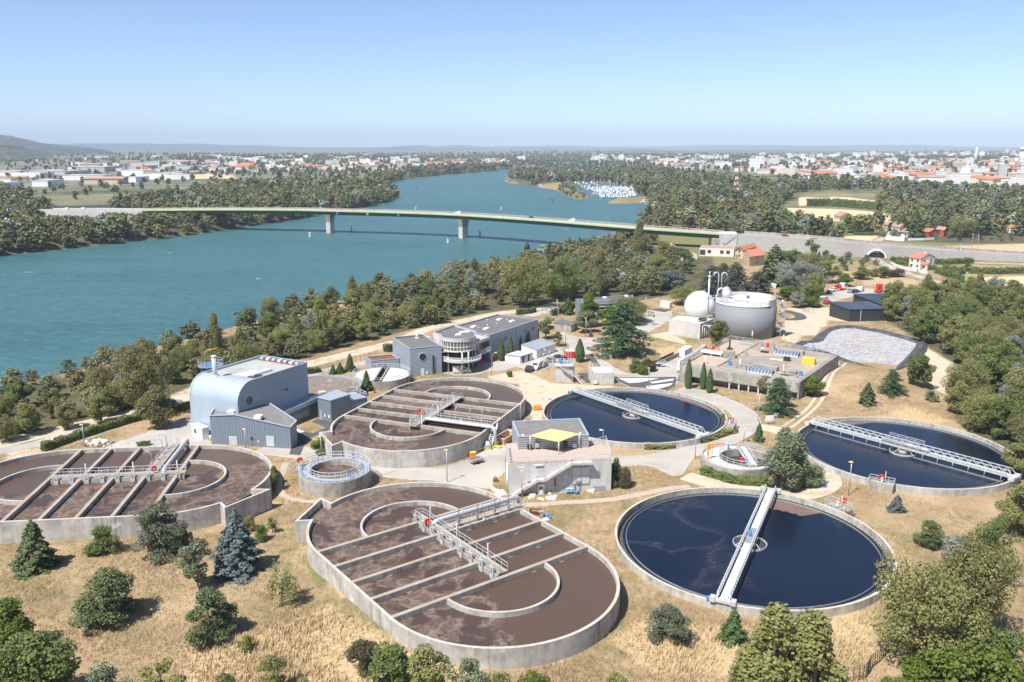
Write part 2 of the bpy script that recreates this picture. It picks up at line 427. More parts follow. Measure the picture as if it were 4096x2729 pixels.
# tall pale straw
for pts, k in (([(400,1600),(430,1500),(600,1460),(760,1400),(900,1490),(1100,1540),(1150,1700),(400,1700)], .9),
   ([(1400,1480),(1480,1420),(1560,1440),(1750,1440),(2010,1400),(2020,1500),(1900,1560),(1500,1560)], .9),
   ([(1960,1190),(2050,1230),(2100,1300),(2080,1330),(2010,1230)], .7), ([(1990,960),(2080,930),(2200,970),(2100,990)], .7),
   ([(1500,800),(1560,790),(1570,815),(1520,825)], .7), ([(700,1180),(690,1260),(730,1330),(650,1300),(640,1230)], .5)):
 g_straw = np.maximum(g_straw, k*soft(W2(pts), 4))
WOODS = [W2(p) for p in (
[(-200,660),(0,592),(300,566),(530,535),(840,482),(912,458),(915,440),(880,430),(740,425),(560,430),(300,480),(240,500),(80,470),(-200,470)],
[(1165,412),(1240,424),(1290,418),(1450,424),(1480,450),(1520,500),(1560,520),(1660,530),(1800,545),(1780,500),(1800,470),(1800,440),(1700,415),(1500,395),(1300,385),(1200,396)],
[(1900,545),(2040,545),(2080,520),(2060,480),(2020,455),(2080,430),(2353,450),(2600,470),(2600,560),(2353,560),(2200,560)],
[(895,417),(1190,390),(1190,385),(1000,385),(880,400)],
[(-400,1030),(0,905),(430,795),(800,705),(1000,668),(1200,622),(1330,582),(1480,560),(1490,600),(1640,590),(1640,660),(1480,690),(1300,695),(1100,722),(900,770),(650,835),(450,885),(330,940),(140,995),(-400,1180)],
[(2030,675),(2353,690),(2900,720),(2900,1400),(2353,1400),(2353,1070),(2250,1010),(2180,960),(2230,860),(2130,800),(2030,730)])]
for pl in WOODS: g_wood = np.maximum(g_wood, soft(pl, 6))
FIELDS = [W2(p, 0, 'L') for p in ([(690,556),(900,560),(1200,572),(1400,590),(1560,648),(1540,662),(1200,650),(950,645),(940,615),(760,612)],
[(838,490),(1180,490),(1365,513),(1365,543),(1200,530),(1000,545),(840,545)], [(2000,1025),(2354,1015),(2700,1010),(2700,1100),(2080,1095)],
[(1780,812),(2354,795),(2800,780),(2800,880),(2354,860),(1950,835)], [(1030,750),(1200,745),(1400,745),(1340,785),(1200,775)],
[(1200,1020),(1500,1020),(1650,1030),(1700,1080),(1250,1090)])]
fk = [1, 1, .95, .65, .8, .6]
for pl, k in zip(FIELDS, fk): g_field = np.maximum(g_field, k*soft(pl, 3))
FIELD_G = W2([(838,462),(1180,456),(1240,488),(840,488)], 0, 'L')
g_field = np.maximum(g_field, .55*soft(FIELD_G, 4))
for p in ([(330,395),(540,398),(560,410),(330,413)], [(190,420),(320,405),(340,412),(250,425)]): g_field = np.maximum(g_field, .7*soft(W2(p), 20))
g_green *= 1-g_field; g_wood *= 1-g_field
g_city = np.maximum.reduce([soft(W2(p), 40) for p in ([(1450,362),(2900,350),(2900,432),(2353,430),(2000,425),(1800,405),(1500,385)], [(420,372),(1180,365),(1180,384),(900,398),(600,420),(420,395)], [(-300,375),(450,370),(450,425),(100,432),(-300,430)])])
me = D.meshes.new("ground"); vv = np.stack([GX, GY, GZ], 1)
me.vertices.add(nr*nc); me.vertices.foreach_set("co", vv.ravel())
ii = np.arange(nr*nc).reshape(nr, nc); q = np.stack([ii[:-1,:-1], ii[:-1,1:], ii[1:,1:], ii[1:,:-1]], -1).reshape(-1, 4)[:, ::-1]
me.loops.add(q.size); me.loops.foreach_set("vertex_index", q.ravel().astype(np.int32)); me.polygons.add(len(q))
me.polygons.foreach_set("loop_start", np.arange(0, q.size, 4, dtype=np.int32)); me.polygons.foreach_set("loop_total", np.full(len(q), 4, dtype=np.int32))
me.polygons.foreach_set("use_smooth", np.ones(len(q), bool)); me.update()
for nm, ch in (("za", (g_green, g_bare, g_straw)), ("zb", (g_wood, g_field, g_city))):
 at = me.attributes.new(nm, 'FLOAT_COLOR', 'POINT'); a4 = np.ones((nr*nc, 4), np.float32)
 for k in range(3): a4[:, k] = ch[k]
 at.data.foreach_set("color", a4.ravel())
ground = D.objects.new("ground", me); COL.objects.link(ground); ground["kind"] = "structure"

def ground_mat():
 m, t, b = nodes("ground"); b.inputs["Roughness"].default_value = .95; b.inputs["Specular IOR Level"].default_value = .1
 v = coords(t, (1,1,1), 'World')
 A = N(t, "ShaderNodeAttribute", attribute_name="za"); B = N(t, "ShaderNodeAttribute", attribute_name="zb")
 sa = t.nodes.new("ShaderNodeSeparateColor"); t.links.new(A.outputs["Color"], sa.inputs[0])
 sb = t.nodes.new("ShaderNodeSeparateColor"); t.links.new(B.outputs["Color"], sb.inputs[0])
 nz = noise(t, v, .12, 7, .68, .3); fine = noise(t, v, 1.6, 6, .7); big = noise(t, v, .035, 5, .6)
 def msk(src, amt=.9):
  a = N(t, "ShaderNodeMath", operation='MULTIPLY_ADD'); t.links.new(nz, a.inputs[0]); a.inputs[1].default_value = amt; t.links.new(src, a.inputs[2])
  return ramp(t, a.outputs[0], .55+amt*.28, .75+amt*.28)
 fine2 = noise(t, coords(t, (1.6,.7,1), 'World'), .8, 8, .75); dry = mixc(t, ramp(t, fine2, .36, .62), (.285,.195,.11), (.475,.36,.22))
 dry = mixc(t, ramp(t, nz, .40, .62), dry, (.30,.215,.125))
 dry = mixc(t, ramp(t, noise(t, v, .22, 7, .75), .50, .66), dry, mixc(t, ramp(t, fine2, .35, .65), (.13,.10,.05), (.26,.20,.105)))
 dry = mixc(t, ramp(t, noise(t, v, .06, 7, .75, .6), .50, .66), dry, mixc(t, ramp(t, fine2, .35, .65), (.12,.125,.05), (.27,.24,.11)))
 dry = mixc(t, ramp(t, big, .52, .66), dry, (.44,.325,.20))
 grn = mixc(t, ramp(t, fine, .3, .7), (.14,.15,.06), (.23,.21,.10))
 bare = mixc(t, ramp(t, fine, .35, .7), (.62,.52,.40), (.46,.37,.27)); bare = mixc(t, ramp(t, noise(t, v, .45, 5, .7), .56, .66), bare, (.35,.27,.17))
 straw = mixc(t, ramp(t, fine, .3, .7), (.54,.42,.25), (.42,.31,.17))
 wood = mixc(t, ramp(t, nz, .35, .65), (.055,.06,.03), (.15,.13,.075))
 field = mixc(t, ramp(t, fine, .3, .7), (.66,.52,.33), (.58,.45,.28)); field = mixc(t, ramp(t, big, .4, .7), field, (.55,.45,.28))
 city = mixc(t, ramp(t, noise(t, v, .02, 5, .7), .45, .6), (.10,.115,.065), (.30,.27,.23))
 farg = mixc(t, ramp(t, noise(t, v, .006, 6, .65, .5), .4, .62), (.075,.09,.045), (.26,.22,.13))
 c = mixc(t, msk(sa.outputs[0]), dry, grn)
 y = N(t, "ShaderNodeSeparateXYZ"); t.links.new(v, y.inputs[0])
 c = mixc(t, ramp(t, N_scale(t, y.outputs["Y"], 1/2000), .3, .55), c, farg)
 c = mixc(t, msk(sa.outputs[1]), c, bare); c = mixc(t, msk(sa.outputs[2]), c, straw)
 c = mixc(t, sb.outputs[2], c, city); c = mixc(t, msk(sb.outputs[0], .5), c, wood); c = mixc(t, msk(sb.outputs[1], .12), c, field)
 t.links.new(c, b.inputs["Base Color"]); bump(t, b, fine2, .9, .25)
 return m

def N_scale(t, src, k):
 n = N(t, "ShaderNodeMath", operation='MULTIPLY'); t.links.new(src, n.inputs[0]); n.inputs[1].default_value = k; return n.outputs[0]
me.materials.append(ground_mat())

def river_mat():
 m, t, b = nodes("river_water"); v = coords(t, (1,1,1), 'World')
 big = noise(t, v, .012, 5, .6, .5); chop = noise(t, coords(t, (.55,1.6,1), 'World', (0,0,R(20))), .35, 6, .68)
 c = mixc(t, ramp(t, big, .35, .65), (.030,.098,.108), (.040,.118,.116))
 cap = ramp(t, noise(t, coords(t, (.5,1.8,1), 'World', (0,0,R(25))), .16, 3, .5), .745, .765)
 st = noise(t, coords(t, (.35,1.5,1), 'World', (0,0,R(-22))), .055, 7, .7, .6); c = mixc(t, ramp(t, st, .36, .66), mixc(t, .75, c, (.016,.082,.098)), mixc(t, .55, c, (.062,.165,.172))); c = mixc(t, ramp(t, noise(t, coords(t, (.3,1.2,1), 'World', (0,0,R(-35))), .012, 5, .6, .8), .38, .62), c, mixc(t, .5, c, (.075,.175,.172)))
 ch2 = noise(t, coords(t, (.4,1.3,1), 'World', (0,0,R(20))), .55, 6, .75)
 c = mixc(t, ramp(t, ch2, .40, .62), mixc(t, .4, c, (.012,.058,.070)), mixc(t, .5, c, (.078,.185,.190)))
 c = mixc(t, cap, c, (.6,.66,.68))
 t.links.new(c, b.inputs["Base Color"]); b.inputs["Roughness"].default_value = .40; b.inputs["Specular IOR Level"].default_value = .3
 bump(t, b, chop, .8, .7)
 return m
mb = MB(); mb.sheet([(-3000,60,WZ),(3000,60,WZ),(3000,9000,WZ),(-3000,9000,WZ)])
tag(mb.build("river", river_mat()), kind="structure")

# ---- hills, each a real ridge with its own distance
def atY(r, x, y, Y):
 px, py = nat(r, x, y); u = (px-2048)/FPX; v = -(py-1364.5)/FPX; t = Y/(CP+v*SP)
 return Vector((u*t, Y, CH+(-SP+v*CP)*t))

def hill(pts, Y, depth, seed, c1, c2, foot=None):
 top = [atY('N', x, y, Y) for x, y in pts]
 xs = np.linspace(top[0].x, top[-1].x, 260); zs = np.interp(xs, [p.x for p in top], [p.z for p in top])
 rows = 26; vs = []; fs = []
 for j in range(rows):
  f = j/(rows-1)*1.5
  for i, x in enumerate(xs):
   prof = math.sin(min(f, 1)*math.pi/2)**1.2 if f <= 1 else math.cos((f-1)*math.pi/2)
   yy = Y-depth+depth*f
   n = mnoise.fractal(Vector((x/depth*3.0, yy/depth*3.0, seed)), 1.0, 2.0, 5)
   z = zs[i]*prof*(1+.34*n*(1-prof*.6))-8
   vs.append((x, yy+depth*.15*n, z))
 m = len(xs)
 for j in range(rows-1):
  for i in range(m-1): fs.append((j*m+i, j*m+i+1, (j+1)*m+i+1, (j+1)*m+i))
 mb = MB(); mb.add(vs, fs, True)
 mt, t, b = nodes("hill_scrub"); b.inputs["Roughness"].default_value = .95
 v = coords(t, (1,1,1), 'World'); s = 1/depth
 c = mixc(t, ramp(t, noise(t, v, 14*s, 7, .7), .42, .6), c1, c2)
 c = mixc(t, ramp(t, noise(t, v, 60*s, 4, .7), .6, .68), c, (.24,.21,.15))
 t.links.new(c, b.inputs["Base Color"])
 return tag(mb.build("hills", mt), kind="structure")
WOODY = ((.02,.042,.055), (.07,.085,.085))
hill([(-420,300),(-120,296),(0,311),(40,320),(100,329),(150,338),(182,353),(195,359)], 5200, 900, 1, (.018,.034,.034), (.085,.085,.065))
hill([(-300,322),(0,329),(25,340),(55,352),(80,361)], 3400, 500, 5, (.03,.042,.030), (.13,.115,.08))
hill([(170,356),(215,332),(245,327),(330,329),(440,329),(500,333),(570,333),(650,339),(740,338),(850,340),(940,334),(1000,340),(1060,337),(1150,341),(1250,339),(1450,345)], 14000, 3500, 9, *WOODY)
hill([(900,340),(960,332),(1000,336),(1052,332),(1110,336),(1300,334),(1420,337),(1560,336),(1640,333),(1760,332),(1830,335),(1950,333),(2050,332),(2130,336),(2353,337),(2800,337)], 19000, 4500, 13, *WOODY)
hill([(1040,352),(1120,347),(1200,345),(1330,344),(1500,342),(1620,347),(1700,350)], 6500, 1500, 17, (.05,.062,.032), (.22,.18,.10))
hill([(1560,345),(1750,343),(1900,344),(2100,347),(2353,348),(2900,344)], 8000, 1500, 21, (.05,.062,.032), (.2,.17,.10))

# ================================================================== ROADS, PATHS, YARDS (sheets a few mm to cm above the ground)
def yard(name, r, pts, mat, z): return tag(MB().sheet(poly_px(r, pts, z)).build(name, M[mat]), kind="structure")
def track(name, r, pts, wd, mat, z=.02, n=8, drape=False):
 pp = smooth_path([P(r, x, y, 0) for x, y in pts], n)
 if drape:
  q = []
  for a, b in zip(pp, pp[1:]): q += [a.lerp(b, k/6) for k in range(6)]
  pp = [Vector((p.x, p.y, gz(p.x, p.y)+z)) for p in q+[pp[-1]]]
  return tag(ribbon(pp, wd).build(name, M[mat]), kind="structure")
 return tag(ribbon(pp, wd, z).build(name, M[mat]), kind="structure")

track("sandy_track", 'E', [(-200,1190),(0,1135),(450,1035),(800,950),(1200,845),(1500,760)], 6, 'sand', .016)
track("riverside_road", 'E', [(-200,1230),(50,1175),(300,1125),(700,1010),(1000,938),(1310,850)], 4.2, 'asphalt', .020)
track("sandy_track", 'C', [(900,330),(1100,290),(1450,205),(1750,130),(2050,55),(2354,-20)], 6, 'sand', .016)
track("riverside_road", 'C', [(1000,420),(1240,360),(1500,292),(1800,232),(2000,190)], 3.6, 'asphalt', .020)
track("sandy_track", 'A', [(560,500),(700,445),(900,400),(1160,345),(1400,315),(1640,250)], 5, 'sand', .012)
track("access_road", 'U', [(-150,450),(0,405),(200,360),(420,310),(560,270)], 5, 'asphalt', .024)
yard("forecourt", 'E', [(690,1170),(800,1115),(1000,1052),(1310,955),(1335,1010),(1300,1060),(1420,1120),(1420,1150),(1250,1200),(900,1200)], 'asphalt', .024)
track("service_road", 'N', [(600,1030),(700,1042),(760,1052),(860,1076),(950,1088),(1045,1090)], 6.5, 'asphalt', .024)
yard("plaza", 'D', [(-60,775),(120,765),(400,690),(500,600),(560,520),(640,480),(740,420),(830,400),(775,520),(765,600),(750,700),(760,790),(640,900),(645,955),(560,955),(440,930),(200,895),(-60,858)], 'asphalt', .028)
track("service_road", 'I', [(400,468),(560,462),(700,440),(830,408),(930,370),(1010,330),(1048,290),(1036,250),(990,215),(920,182),(830,152),(720,128)], 5.4, 'asphalt', .024)
yard("junction", 'I', [(408,470),(640,436),(830,412),(775,480),(745,530),(700,538),(600,492),(500,478)], 'asphalt', .020)
yard("forecourt", 'U', [(1180,1330),(1330,1335),(1480,1350),(1720,1325),(1840,1262),(2050,1080),(2210,1085),(2220,1460),(2150,1560),(1950,1600),(1500,1600),(1200,1450)], 'asphalt', .020)
yard("forecourt", 'U', [(400,690),(500,760),(800,800),(1010,800),(1040,870),(950,930),(835,985),(850,1040),(1000,1125),(1150,1230),(1340,1335),(1180,1335),(960,1230),(820,1140),(720,1070),(570,1000),(490,960),(495,900),(400,840),(290,760)], 'asphalt', .032)
yard("car_park", 'R', [(740,890),(870,905),(1000,912),(1250,895),(1330,860),(1580,850),(1720,800),(1860,830),(2000,870),(2170,790),(2354,670),(2354,520),(2260,550),(1980,690),(1780,755),(1580,725),(1365,725),(1160,700),(745,760)], 'asphalt', .036)
yard("car_park", 'U', [(-60,1060),(280,1000),(390,960),(420,1060),(180,1265),(-60,1330)], 'asphalt', .040)
yard("entrance_road", 'U', [(1470,640),(1500,600),(1700,440),(1715,340),(1900,350),(2090,375),(2120,430),(2060,520),(1900,612),(1650,755),(1540,780)], 'asphalt', .020)
yard("dark_asphalt", 'U', [(1720,345),(1900,325),(2110,350),(1995,390)], 'asphalt_dark', .026)
yard("dark_asphalt", 'U', [(1215,1405),(1700,1410),(2180,1400),(2180,1440),(2160,1550),(2000,1640),(1640,1640),(1300,1490)], 'asphalt_dark', .026)
for pts in ([(1250,1420),(1920,1425),(1600,1490),(1440,1500)], [(1760,1480),(2140,1428),(2130,1460),(1800,1508)], [(1700,1545),(2130,1498),(2080,1540),(1900,1590),(1720,1590)]): yard("pale_concrete_slab", 'U', pts, 'concrete_pale', .032)
yard("dark_asphalt", 'U', [(640,1345),(800,1345),(900,1500),(760,1500)], 'asphalt_dark', .024)
yard("dark_asphalt", 'U', [(720,1060),(860,1040),(990,1230),(920,1230)], 'asphalt_dark', .044)
yard("dark_asphalt", 'C', [(1075,1100),(1120,960),(1150,905),(1230,890),(1300,900),(1420,850),(1380,830),(1290,795),(1340,765),(1500,800),(1490,850),(1390,900),(1240,960),(1180,1110)], 'asphalt_dark', .030)
yard("pale_concrete_slab", 'C', [(1130,850),(1220,885),(1130,915)], 'concrete_pale', .024)
track("sandy_path", 'I', [(755,535),(880,570),(1000,592),(1200,618),(1330,620),(1425,580),(1425,535),(1365,480),(1315,430),(1255,350),(1160,312),(1075,305)], 4.4, 'sand', .016)
track("tyre_track", 'I', [(1515,5),(1450,85),(1385,200),(1255,310)], .8, 'sand', .05, 8, True)
track("tyre_track", 'I', [(1480,5),(1405,110),(1335,215),(1215,305)], .8, 'sand', .05, 8, True)
track("footpath", 'D', [(930,1108),(1150,1098),(1300,1085),(1600,1068),(1800,1048),(2100,990),(2354,945),(2500,935)], 1.7, 'path', .016, 8, True)
track("footpath", 'F', [(1745,228),(1715,300),(1700,370),(1735,435),(1850,465),(1990,468)], 1.3, 'path', .016)
track("riverside_path", 'K', [(2130,420),(2180,470),(2255,465),(2300,520),(2340,580),(2335,630),(2300,670)], 5, 'asphalt', .06)
track("riverside_path", 'K', [(345,365),(390,410),(420,440)], 8, 'sand', .06)
track("field_road", 'L', [(1372,500),(1385,545),(1460,585),(1560,640),(1640,690)], 5.5, 'asphalt', .06)
track("village_road", 'W', [(330,305),(390,345),(480,385),(620,430),(760,475),(900,505),(1050,540)], 5, 'asphalt', .03)
track("village_road", 'W', [(330,205),(400,170),(450,140),(470,110)], 5, 'asphalt', .05)
track("village_road", 'W', [(780,330),(1000,340),(1345,350),(1700,352)], 4, 'asphalt', .03)
yard("car_park", 'B', [(1040,300),(1240,240),(1440,265),(1500,310),(1250,300),(1060,350)], 'asphalt', .03)
yard("gravel_yard", 'B', [(780,378),(1085,375),(1085,430),(1210,470),(1000,450),(930,440),(860,400)], 'sand', .02)
yard("gravel_yard", 'B', [(820,520),(920,490),(1040,500),(1000,555),(900,560)], 'sand', .02)
track("service_road", 'B', [(770,395),(870,415),(900,440),(860,452),(770,450)], 4, 'asphalt_dark', .03)
# zebra crossing at the plant entrance
for k in range(9):
 a = P('U', 1585+36*k, 552+5.5*k, .04); b = P('U', 1606+36*k, 546+5.5*k, .04); c = P('U', 1645+36*k, 562+5.5*k, .04); d = P('U', 1624+36*k, 569+5.5*k, .04)
 tag(MB().sheet([a, d, c, b]).build("road_marking", M['white']), kind="structure")

def kerb(r, pts, off=0.0):
 pp = smooth_path([P(r, x, y, 0) for x, y in pts], 6); n = len(pp); q = []
 for i, p in enumerate(pp): d = pp[min(i+1, n-1)]-pp[max(i-1, 0)]; q.append((p.x-d.y/d.length*off, p.y+d.x/d.length*off))
 m = MB(); m.wall(q, .22, -.05, .13); tag(m.build("kerb", M['kerb']), kind="structure")
SR = [(640,447),(700,440),(830,408),(930,370),(1010,330),(1048,290),(1036,250),(990,215),(920,182),(830,152),(720,128)]
kerb('I', SR, 2.85); kerb('I', SR[3:], -2.85); kerb('U', [(835,985),(850,1040),(1000,1125),(1150,1230),(1340,1335),(1480,1350),(1720,1325),(1840,1262),(2050,1080)]); kerb('U', [(500,760),(800,800),(1010,800)])
kerb('D', [(-60,775),(120,765),(400,690),(480,620)]); kerb('D', [(560,955),(440,930),(200,895),(-60,858)]); kerb('I', [(410,472),(500,476),(600,492),(700,538)]); kerb('R', [(870,905),(1000,912),(1250,895),(1330,860)]); kerb('N', [(640,1048),(760,1068),(860,1092),(950,1104)]); kerb('E', [(830,1112),(1000,1052),(1310,955)])
# ================================================================== TANKS
def sludge_mat(name, foam=.5):
 m, t, b = nodes(name); v = coords(t)
 wv = N(t, "ShaderNodeVectorMath", operation='ADD'); nz3 = N(t, "ShaderNodeTexNoise", Scale=.25, Detail=4); t.links.new(v, nz3.inputs["Vector"])
 sc = N(t, "ShaderNodeVectorMath", operation='SCALE'); t.links.new(nz3.outputs["Color"], sc.inputs[0]); sc.inputs["Scale"].default_value = 3.2
 t.links.new(v, wv.inputs[0]); t.links.new(sc.outputs[0], wv.inputs[1])
 vo = N(t, "ShaderNodeTexVoronoi", feature='DISTANCE_TO_EDGE', Scale=.5); t.links.new(wv.outputs[0], vo.inputs["Vector"])
 vein = ramp(t, vo.outputs["Distance"], .0, .10, (1,1,1), (0,0,0))
 v2 = N(t, "ShaderNodeTexVoronoi", feature='DISTANCE_TO_EDGE', Scale=1.3); t.links.new(wv.outputs[0], v2.inputs["Vector"]); vein2 = ramp(t, v2.outputs["Distance"], .0, .06, (.6,.6,.6), (0,0,0))
 at = N(t, "ShaderNodeAttribute", attribute_type='OBJECT', attribute_name='foam'); sp = t.nodes.new("ShaderNodeSeparateXYZ"); t.links.new(v, sp.inputs[0])
 sd = N(t, "ShaderNodeMath", operation='MULTIPLY'); t.links.new(sp.outputs["Y"], sd.inputs[0]); t.links.new(at.outputs["Fac"], sd.inputs[1])
 sx = N(t, "ShaderNodeMath", operation='MULTIPLY_ADD'); t.links.new(sp.outputs["X"], sx.inputs[0]); sx.inputs[1].default_value = .28; t.links.new(sd.outputs[0], sx.inputs[2])
 jit = N(t, "ShaderNodeMath", operation='MULTIPLY_ADD'); t.links.new(noise(t, v, .3, 6, .65, .6), jit.inputs[0]); jit.inputs[1].default_value = 7.0; t.links.new(sx.outputs[0], jit.inputs[2])
 foamy = ramp(t, N_scale(t, jit.outputs[0], .1), .30, .36)
 mx = mixc(t, 1.0, vein, vein2, 'LIGHTEN'); th = ramp(t, noise(t, v, .8, 6, .7, 1.0), .40, .62)
 dark = mixc(t, noise(t, v, .5, 4, .6), (.058,.040,.037), (.082,.055,.047)); mid = mixc(t, th, (.098,.066,.054), (.135,.094,.077)); fm = (.26,.19,.15)
 c = mixc(t, mixc(t, .8, (0,0,0), mx), mid, fm); c = mixc(t, ramp(t, noise(t, v, .2, 6, .62, 1.0), .50, .57), c, dark)
 c = mixc(t, foamy, (.098,.064,.047), c)
 t.links.new(c, b.inputs["Base Color"]); b.inputs["Specular IOR Level"].default_value = .2
 rr = mixc(t, foamy, (.25,.25,.25), (.5,.5,.5)); t.links.new(rr, b.inputs["Roughness"])
 bump(t, b, noise(t, v, 2.2, 5, .6), .15, .05)
 return m
def N_scale(t, src, k):
 n = N(t, "ShaderNodeMath", operation='MULTIPLY'); t.links.new(src, n.inputs[0]); n.inputs[1].default_value = k; return n.outputs[0]
M['sludge'] = sludge_mat("activated_sludge", .8)

def basin_wall(z0=-.2, z1=3.5):
 R_, L_ = 16.1, 10.8
 path = arc((L_,0), R_, -math.pi/2, math.pi/2, 48)+arc((-L_,0), R_, math.pi/2, 1.5*math.pi, 48)
 return path

def aeration_basin(name, label, x, y, ang, mirror, ztop, gate_red=True):
 """stadium-shaped basin in local axes: x along its length, walkway in the middle, access bridge on +y"""
 t = thing(name, label, "aeration basin", (x, y, 0), ang, "brown aeration basins of the treatment plant")
 s = -1 if mirror else 1; R_, L_ = 16.1, 10.8; zt = ztop; zw = zt-.75
 def Y(pts): return [(a, b*s) for a, b in pts]
 path = Y(basin_wall())
 # the wall opens at the outlet box: leave out the arc between 318 and 333 degrees
 a_out = (R(-50), R(-27))
 open_path = arc((L_,0), R_, a_out[1], math.pi/2, 44)+arc((-L_,0), R_, math.pi/2, 1.5*math.pi, 64)+arc((L_,0), R_, -math.pi/2, a_out[0], 16)
 m = LB(); m.wall(Y(open_path), .42, -.4, zt); m.build("outer_wall", M['concrete_rim'], t)
 p1 = (L_+(R_-.2)*math.cos(a_out[0]), (R_-.2)*math.sin(a_out[0])); p2 = (L_+(R_-.2)*math.cos(a_out[1]), (R_-.2)*math.sin(a_out[1]))
 m = LB(); m.wall(Y([p1, (22.3,-14.3), (28.0,-7.7), p2]), .4, -.4, zt+.02)
 m.build("outlet_box", M['concrete_rim'], t)
 m = LB(); m.sheet([(a, b, zw-.4) for a, b in Y([p1, (22.4,-14.0), (27.8,-7.8), p2])][::s]); m.build("outlet_water", M['sludge'], t)
 m = LB(); m.sheet([(a, b, zw) for a, b in path][::s]); m.build("sludge", M['sludge'], t)["foam"] = -1.0*s
 for k, xb in enumerate((10.8, 5.4, 0, -5.4, -10.8)):
  m = LB(); m.box((xb, 0, zt-.36), (.62, 2*R_-.44, .7))
  for yy in (-10.5, -5.5, 6, 11): m.box((xb, yy*s, zt-.98), (.85, .8, .5))
  m.build("cross_beam", M['concrete'], t)
 for sg in (1, -1):
  a = arc((sg*(L_+.33), 0), 8.0, -math.pi/2, math.pi/2, 36)
  m = LB(); m.wall([(sg*(L_+.33)+sg*(px-sg*(L_+.33)), py) for px, py in a], .36, zw-1, zt-.05); m.build("guide_wall", M['concrete_rim'], t)
 # central walkway
 w0, w1 = -10.2, 12.2; yc = 1.5*s
 m = LB(); m.box(((w0+w1)/2, yc, zt+.12), (w1-w0, 1.5, .22)); m.box(((w0+w1)/2, yc-.95*s, zt-.5), (w1-w0, .3, 1.0)); m.build("walkway", M['concrete'], t)
 m = LB()
 m.rail([(w0, yc-.72, zt+.23), (w1, yc-.72, zt+.23)], 1.1, .032); m.rail([(w0, yc+.72, zt+.23), (w1, yc+.72, zt+.23)], 1.1, .04)
 m.rail([(w1, yc-.72, zt+.23), (w1, yc+.72, zt+.23)], 1.1, .04, .7); m.build("railing", M['galv_pale'], t)
 for k in range(9):
  xg = w0+1.0+k*2.55; g = LB()
  for dx in (-.28, .28): g.box((xg+dx, yc-1.25*s, zt-.1), (.14, .14, 2.0))
  g.box((xg, yc-1.25*s, zt+.95), (.8, .2, .16)); g.box((xg, yc-1.3*s, zt-.55), (.55, .1, .9)); g.tube([(xg, yc-1.25*s, zt+.95), (xg, yc-1.25*s, zt+1.5)], .06, 6)
  g.build("sluice_gate", M['galv_pale'], t)
 for xg in (-5, 3, 10.5):
  g = LB(); g.box((xg, yc+1.1*s, zt+.7), (.2, .2, 2.6)); g.build("post", M['offwhite'], t)
 # access bridge with the air main
 y0, y1 = 2.2*s, (R_+.6)*s
 m = LB(); m.box((6.4, (y0+y1)/2, zt+.1), (1.5, abs(y1-y0), .24)); m.box((5.75, (y0+y1)/2, zt-.35), (.25, abs(y1-y0), .7)); m.build("access_bridge", M['concrete'], t)
 m = LB(); m.rail([(5.7, y0, zt+.22), (5.7, y1, zt+.22)], 1.1, .032); m.rail([(7.1, y0, zt+.22), (7.1, y1, zt+.22)], 1.1, .04); m.build("railing", M['galv_pale'], t)
 m = LB(); e = (R_+1.2)*s
 m.tube([(8.3, 1.6*s, zt-1.2), (8.3, 1.7*s, zt+.1), (8.3, 2.2*s, zt+.55), (8.3, 3*s, zt+.62), (8.3, e, zt+.62), (8.3, e+.5*s, zt+.45), (8.3, e+.75*s, zt), (8.3, e+.75*s, .0)], .36, 12); m.build("air_pipe", M['galv_pale'], t)
 for k, yy in enumerate((4.6, 8, 11.3, 14)):
  m = LB(); m.tube([(5.6, yy*s, zt+.2), (5.6, yy*s, zt+2.7), (5.2, yy*s, zt+3.1), (4.2, yy*s, zt+2.95)], .075, 6); m.box((5.6, yy*s, zt+.9), (.3, .3, .7)); m.build("hoist", M['galv'], t)
 for yy in (3.0, 9.0): m = LB(); m.tube([(5.2, yy*s, zt-2), (5.2, yy*s, zt+.4)], .12, 6); m.build("mixer_post", M['galv'], t)
 # stair down from the access bridge
 m = LB()
 for k in range(10): m.box((6.4+.28*k, e+.05*s, zt-.1-k*.3), (.3, 1.0, .06))
 m.beam((6.4, e-.5*s, zt), (9.2, e-.5*s, zt-2.9), .06, .25); m.beam((6.4, e+.5*s, zt), (9.2, e+.5*s, zt-2.9), .06, .25)
 m.rail([(6.3, e+.5*s, zt), (9.2, e+.5*s, zt-2.9)], 1.0, .035); m.build("stair", M['galv_pale'], t)
 return t

aeration_basin("aeration_basin", "nearest brown oval aeration basin with a calm half, in front of the yellow canopy building", -8.44, 112.74, R(126.6), True, 3.5)
aeration_basin("aeration_basin", "brown oval aeration basin between the office rotunda and the small round thickener", -17.19, 179.15, R(248.4), False, 3.5)
aeration_basin("aeration_basin", "brown oval aeration basin cut by the photo edge, below the ribbed blue shed", -69.6, 138.98, R(6.2), False, 3.5)

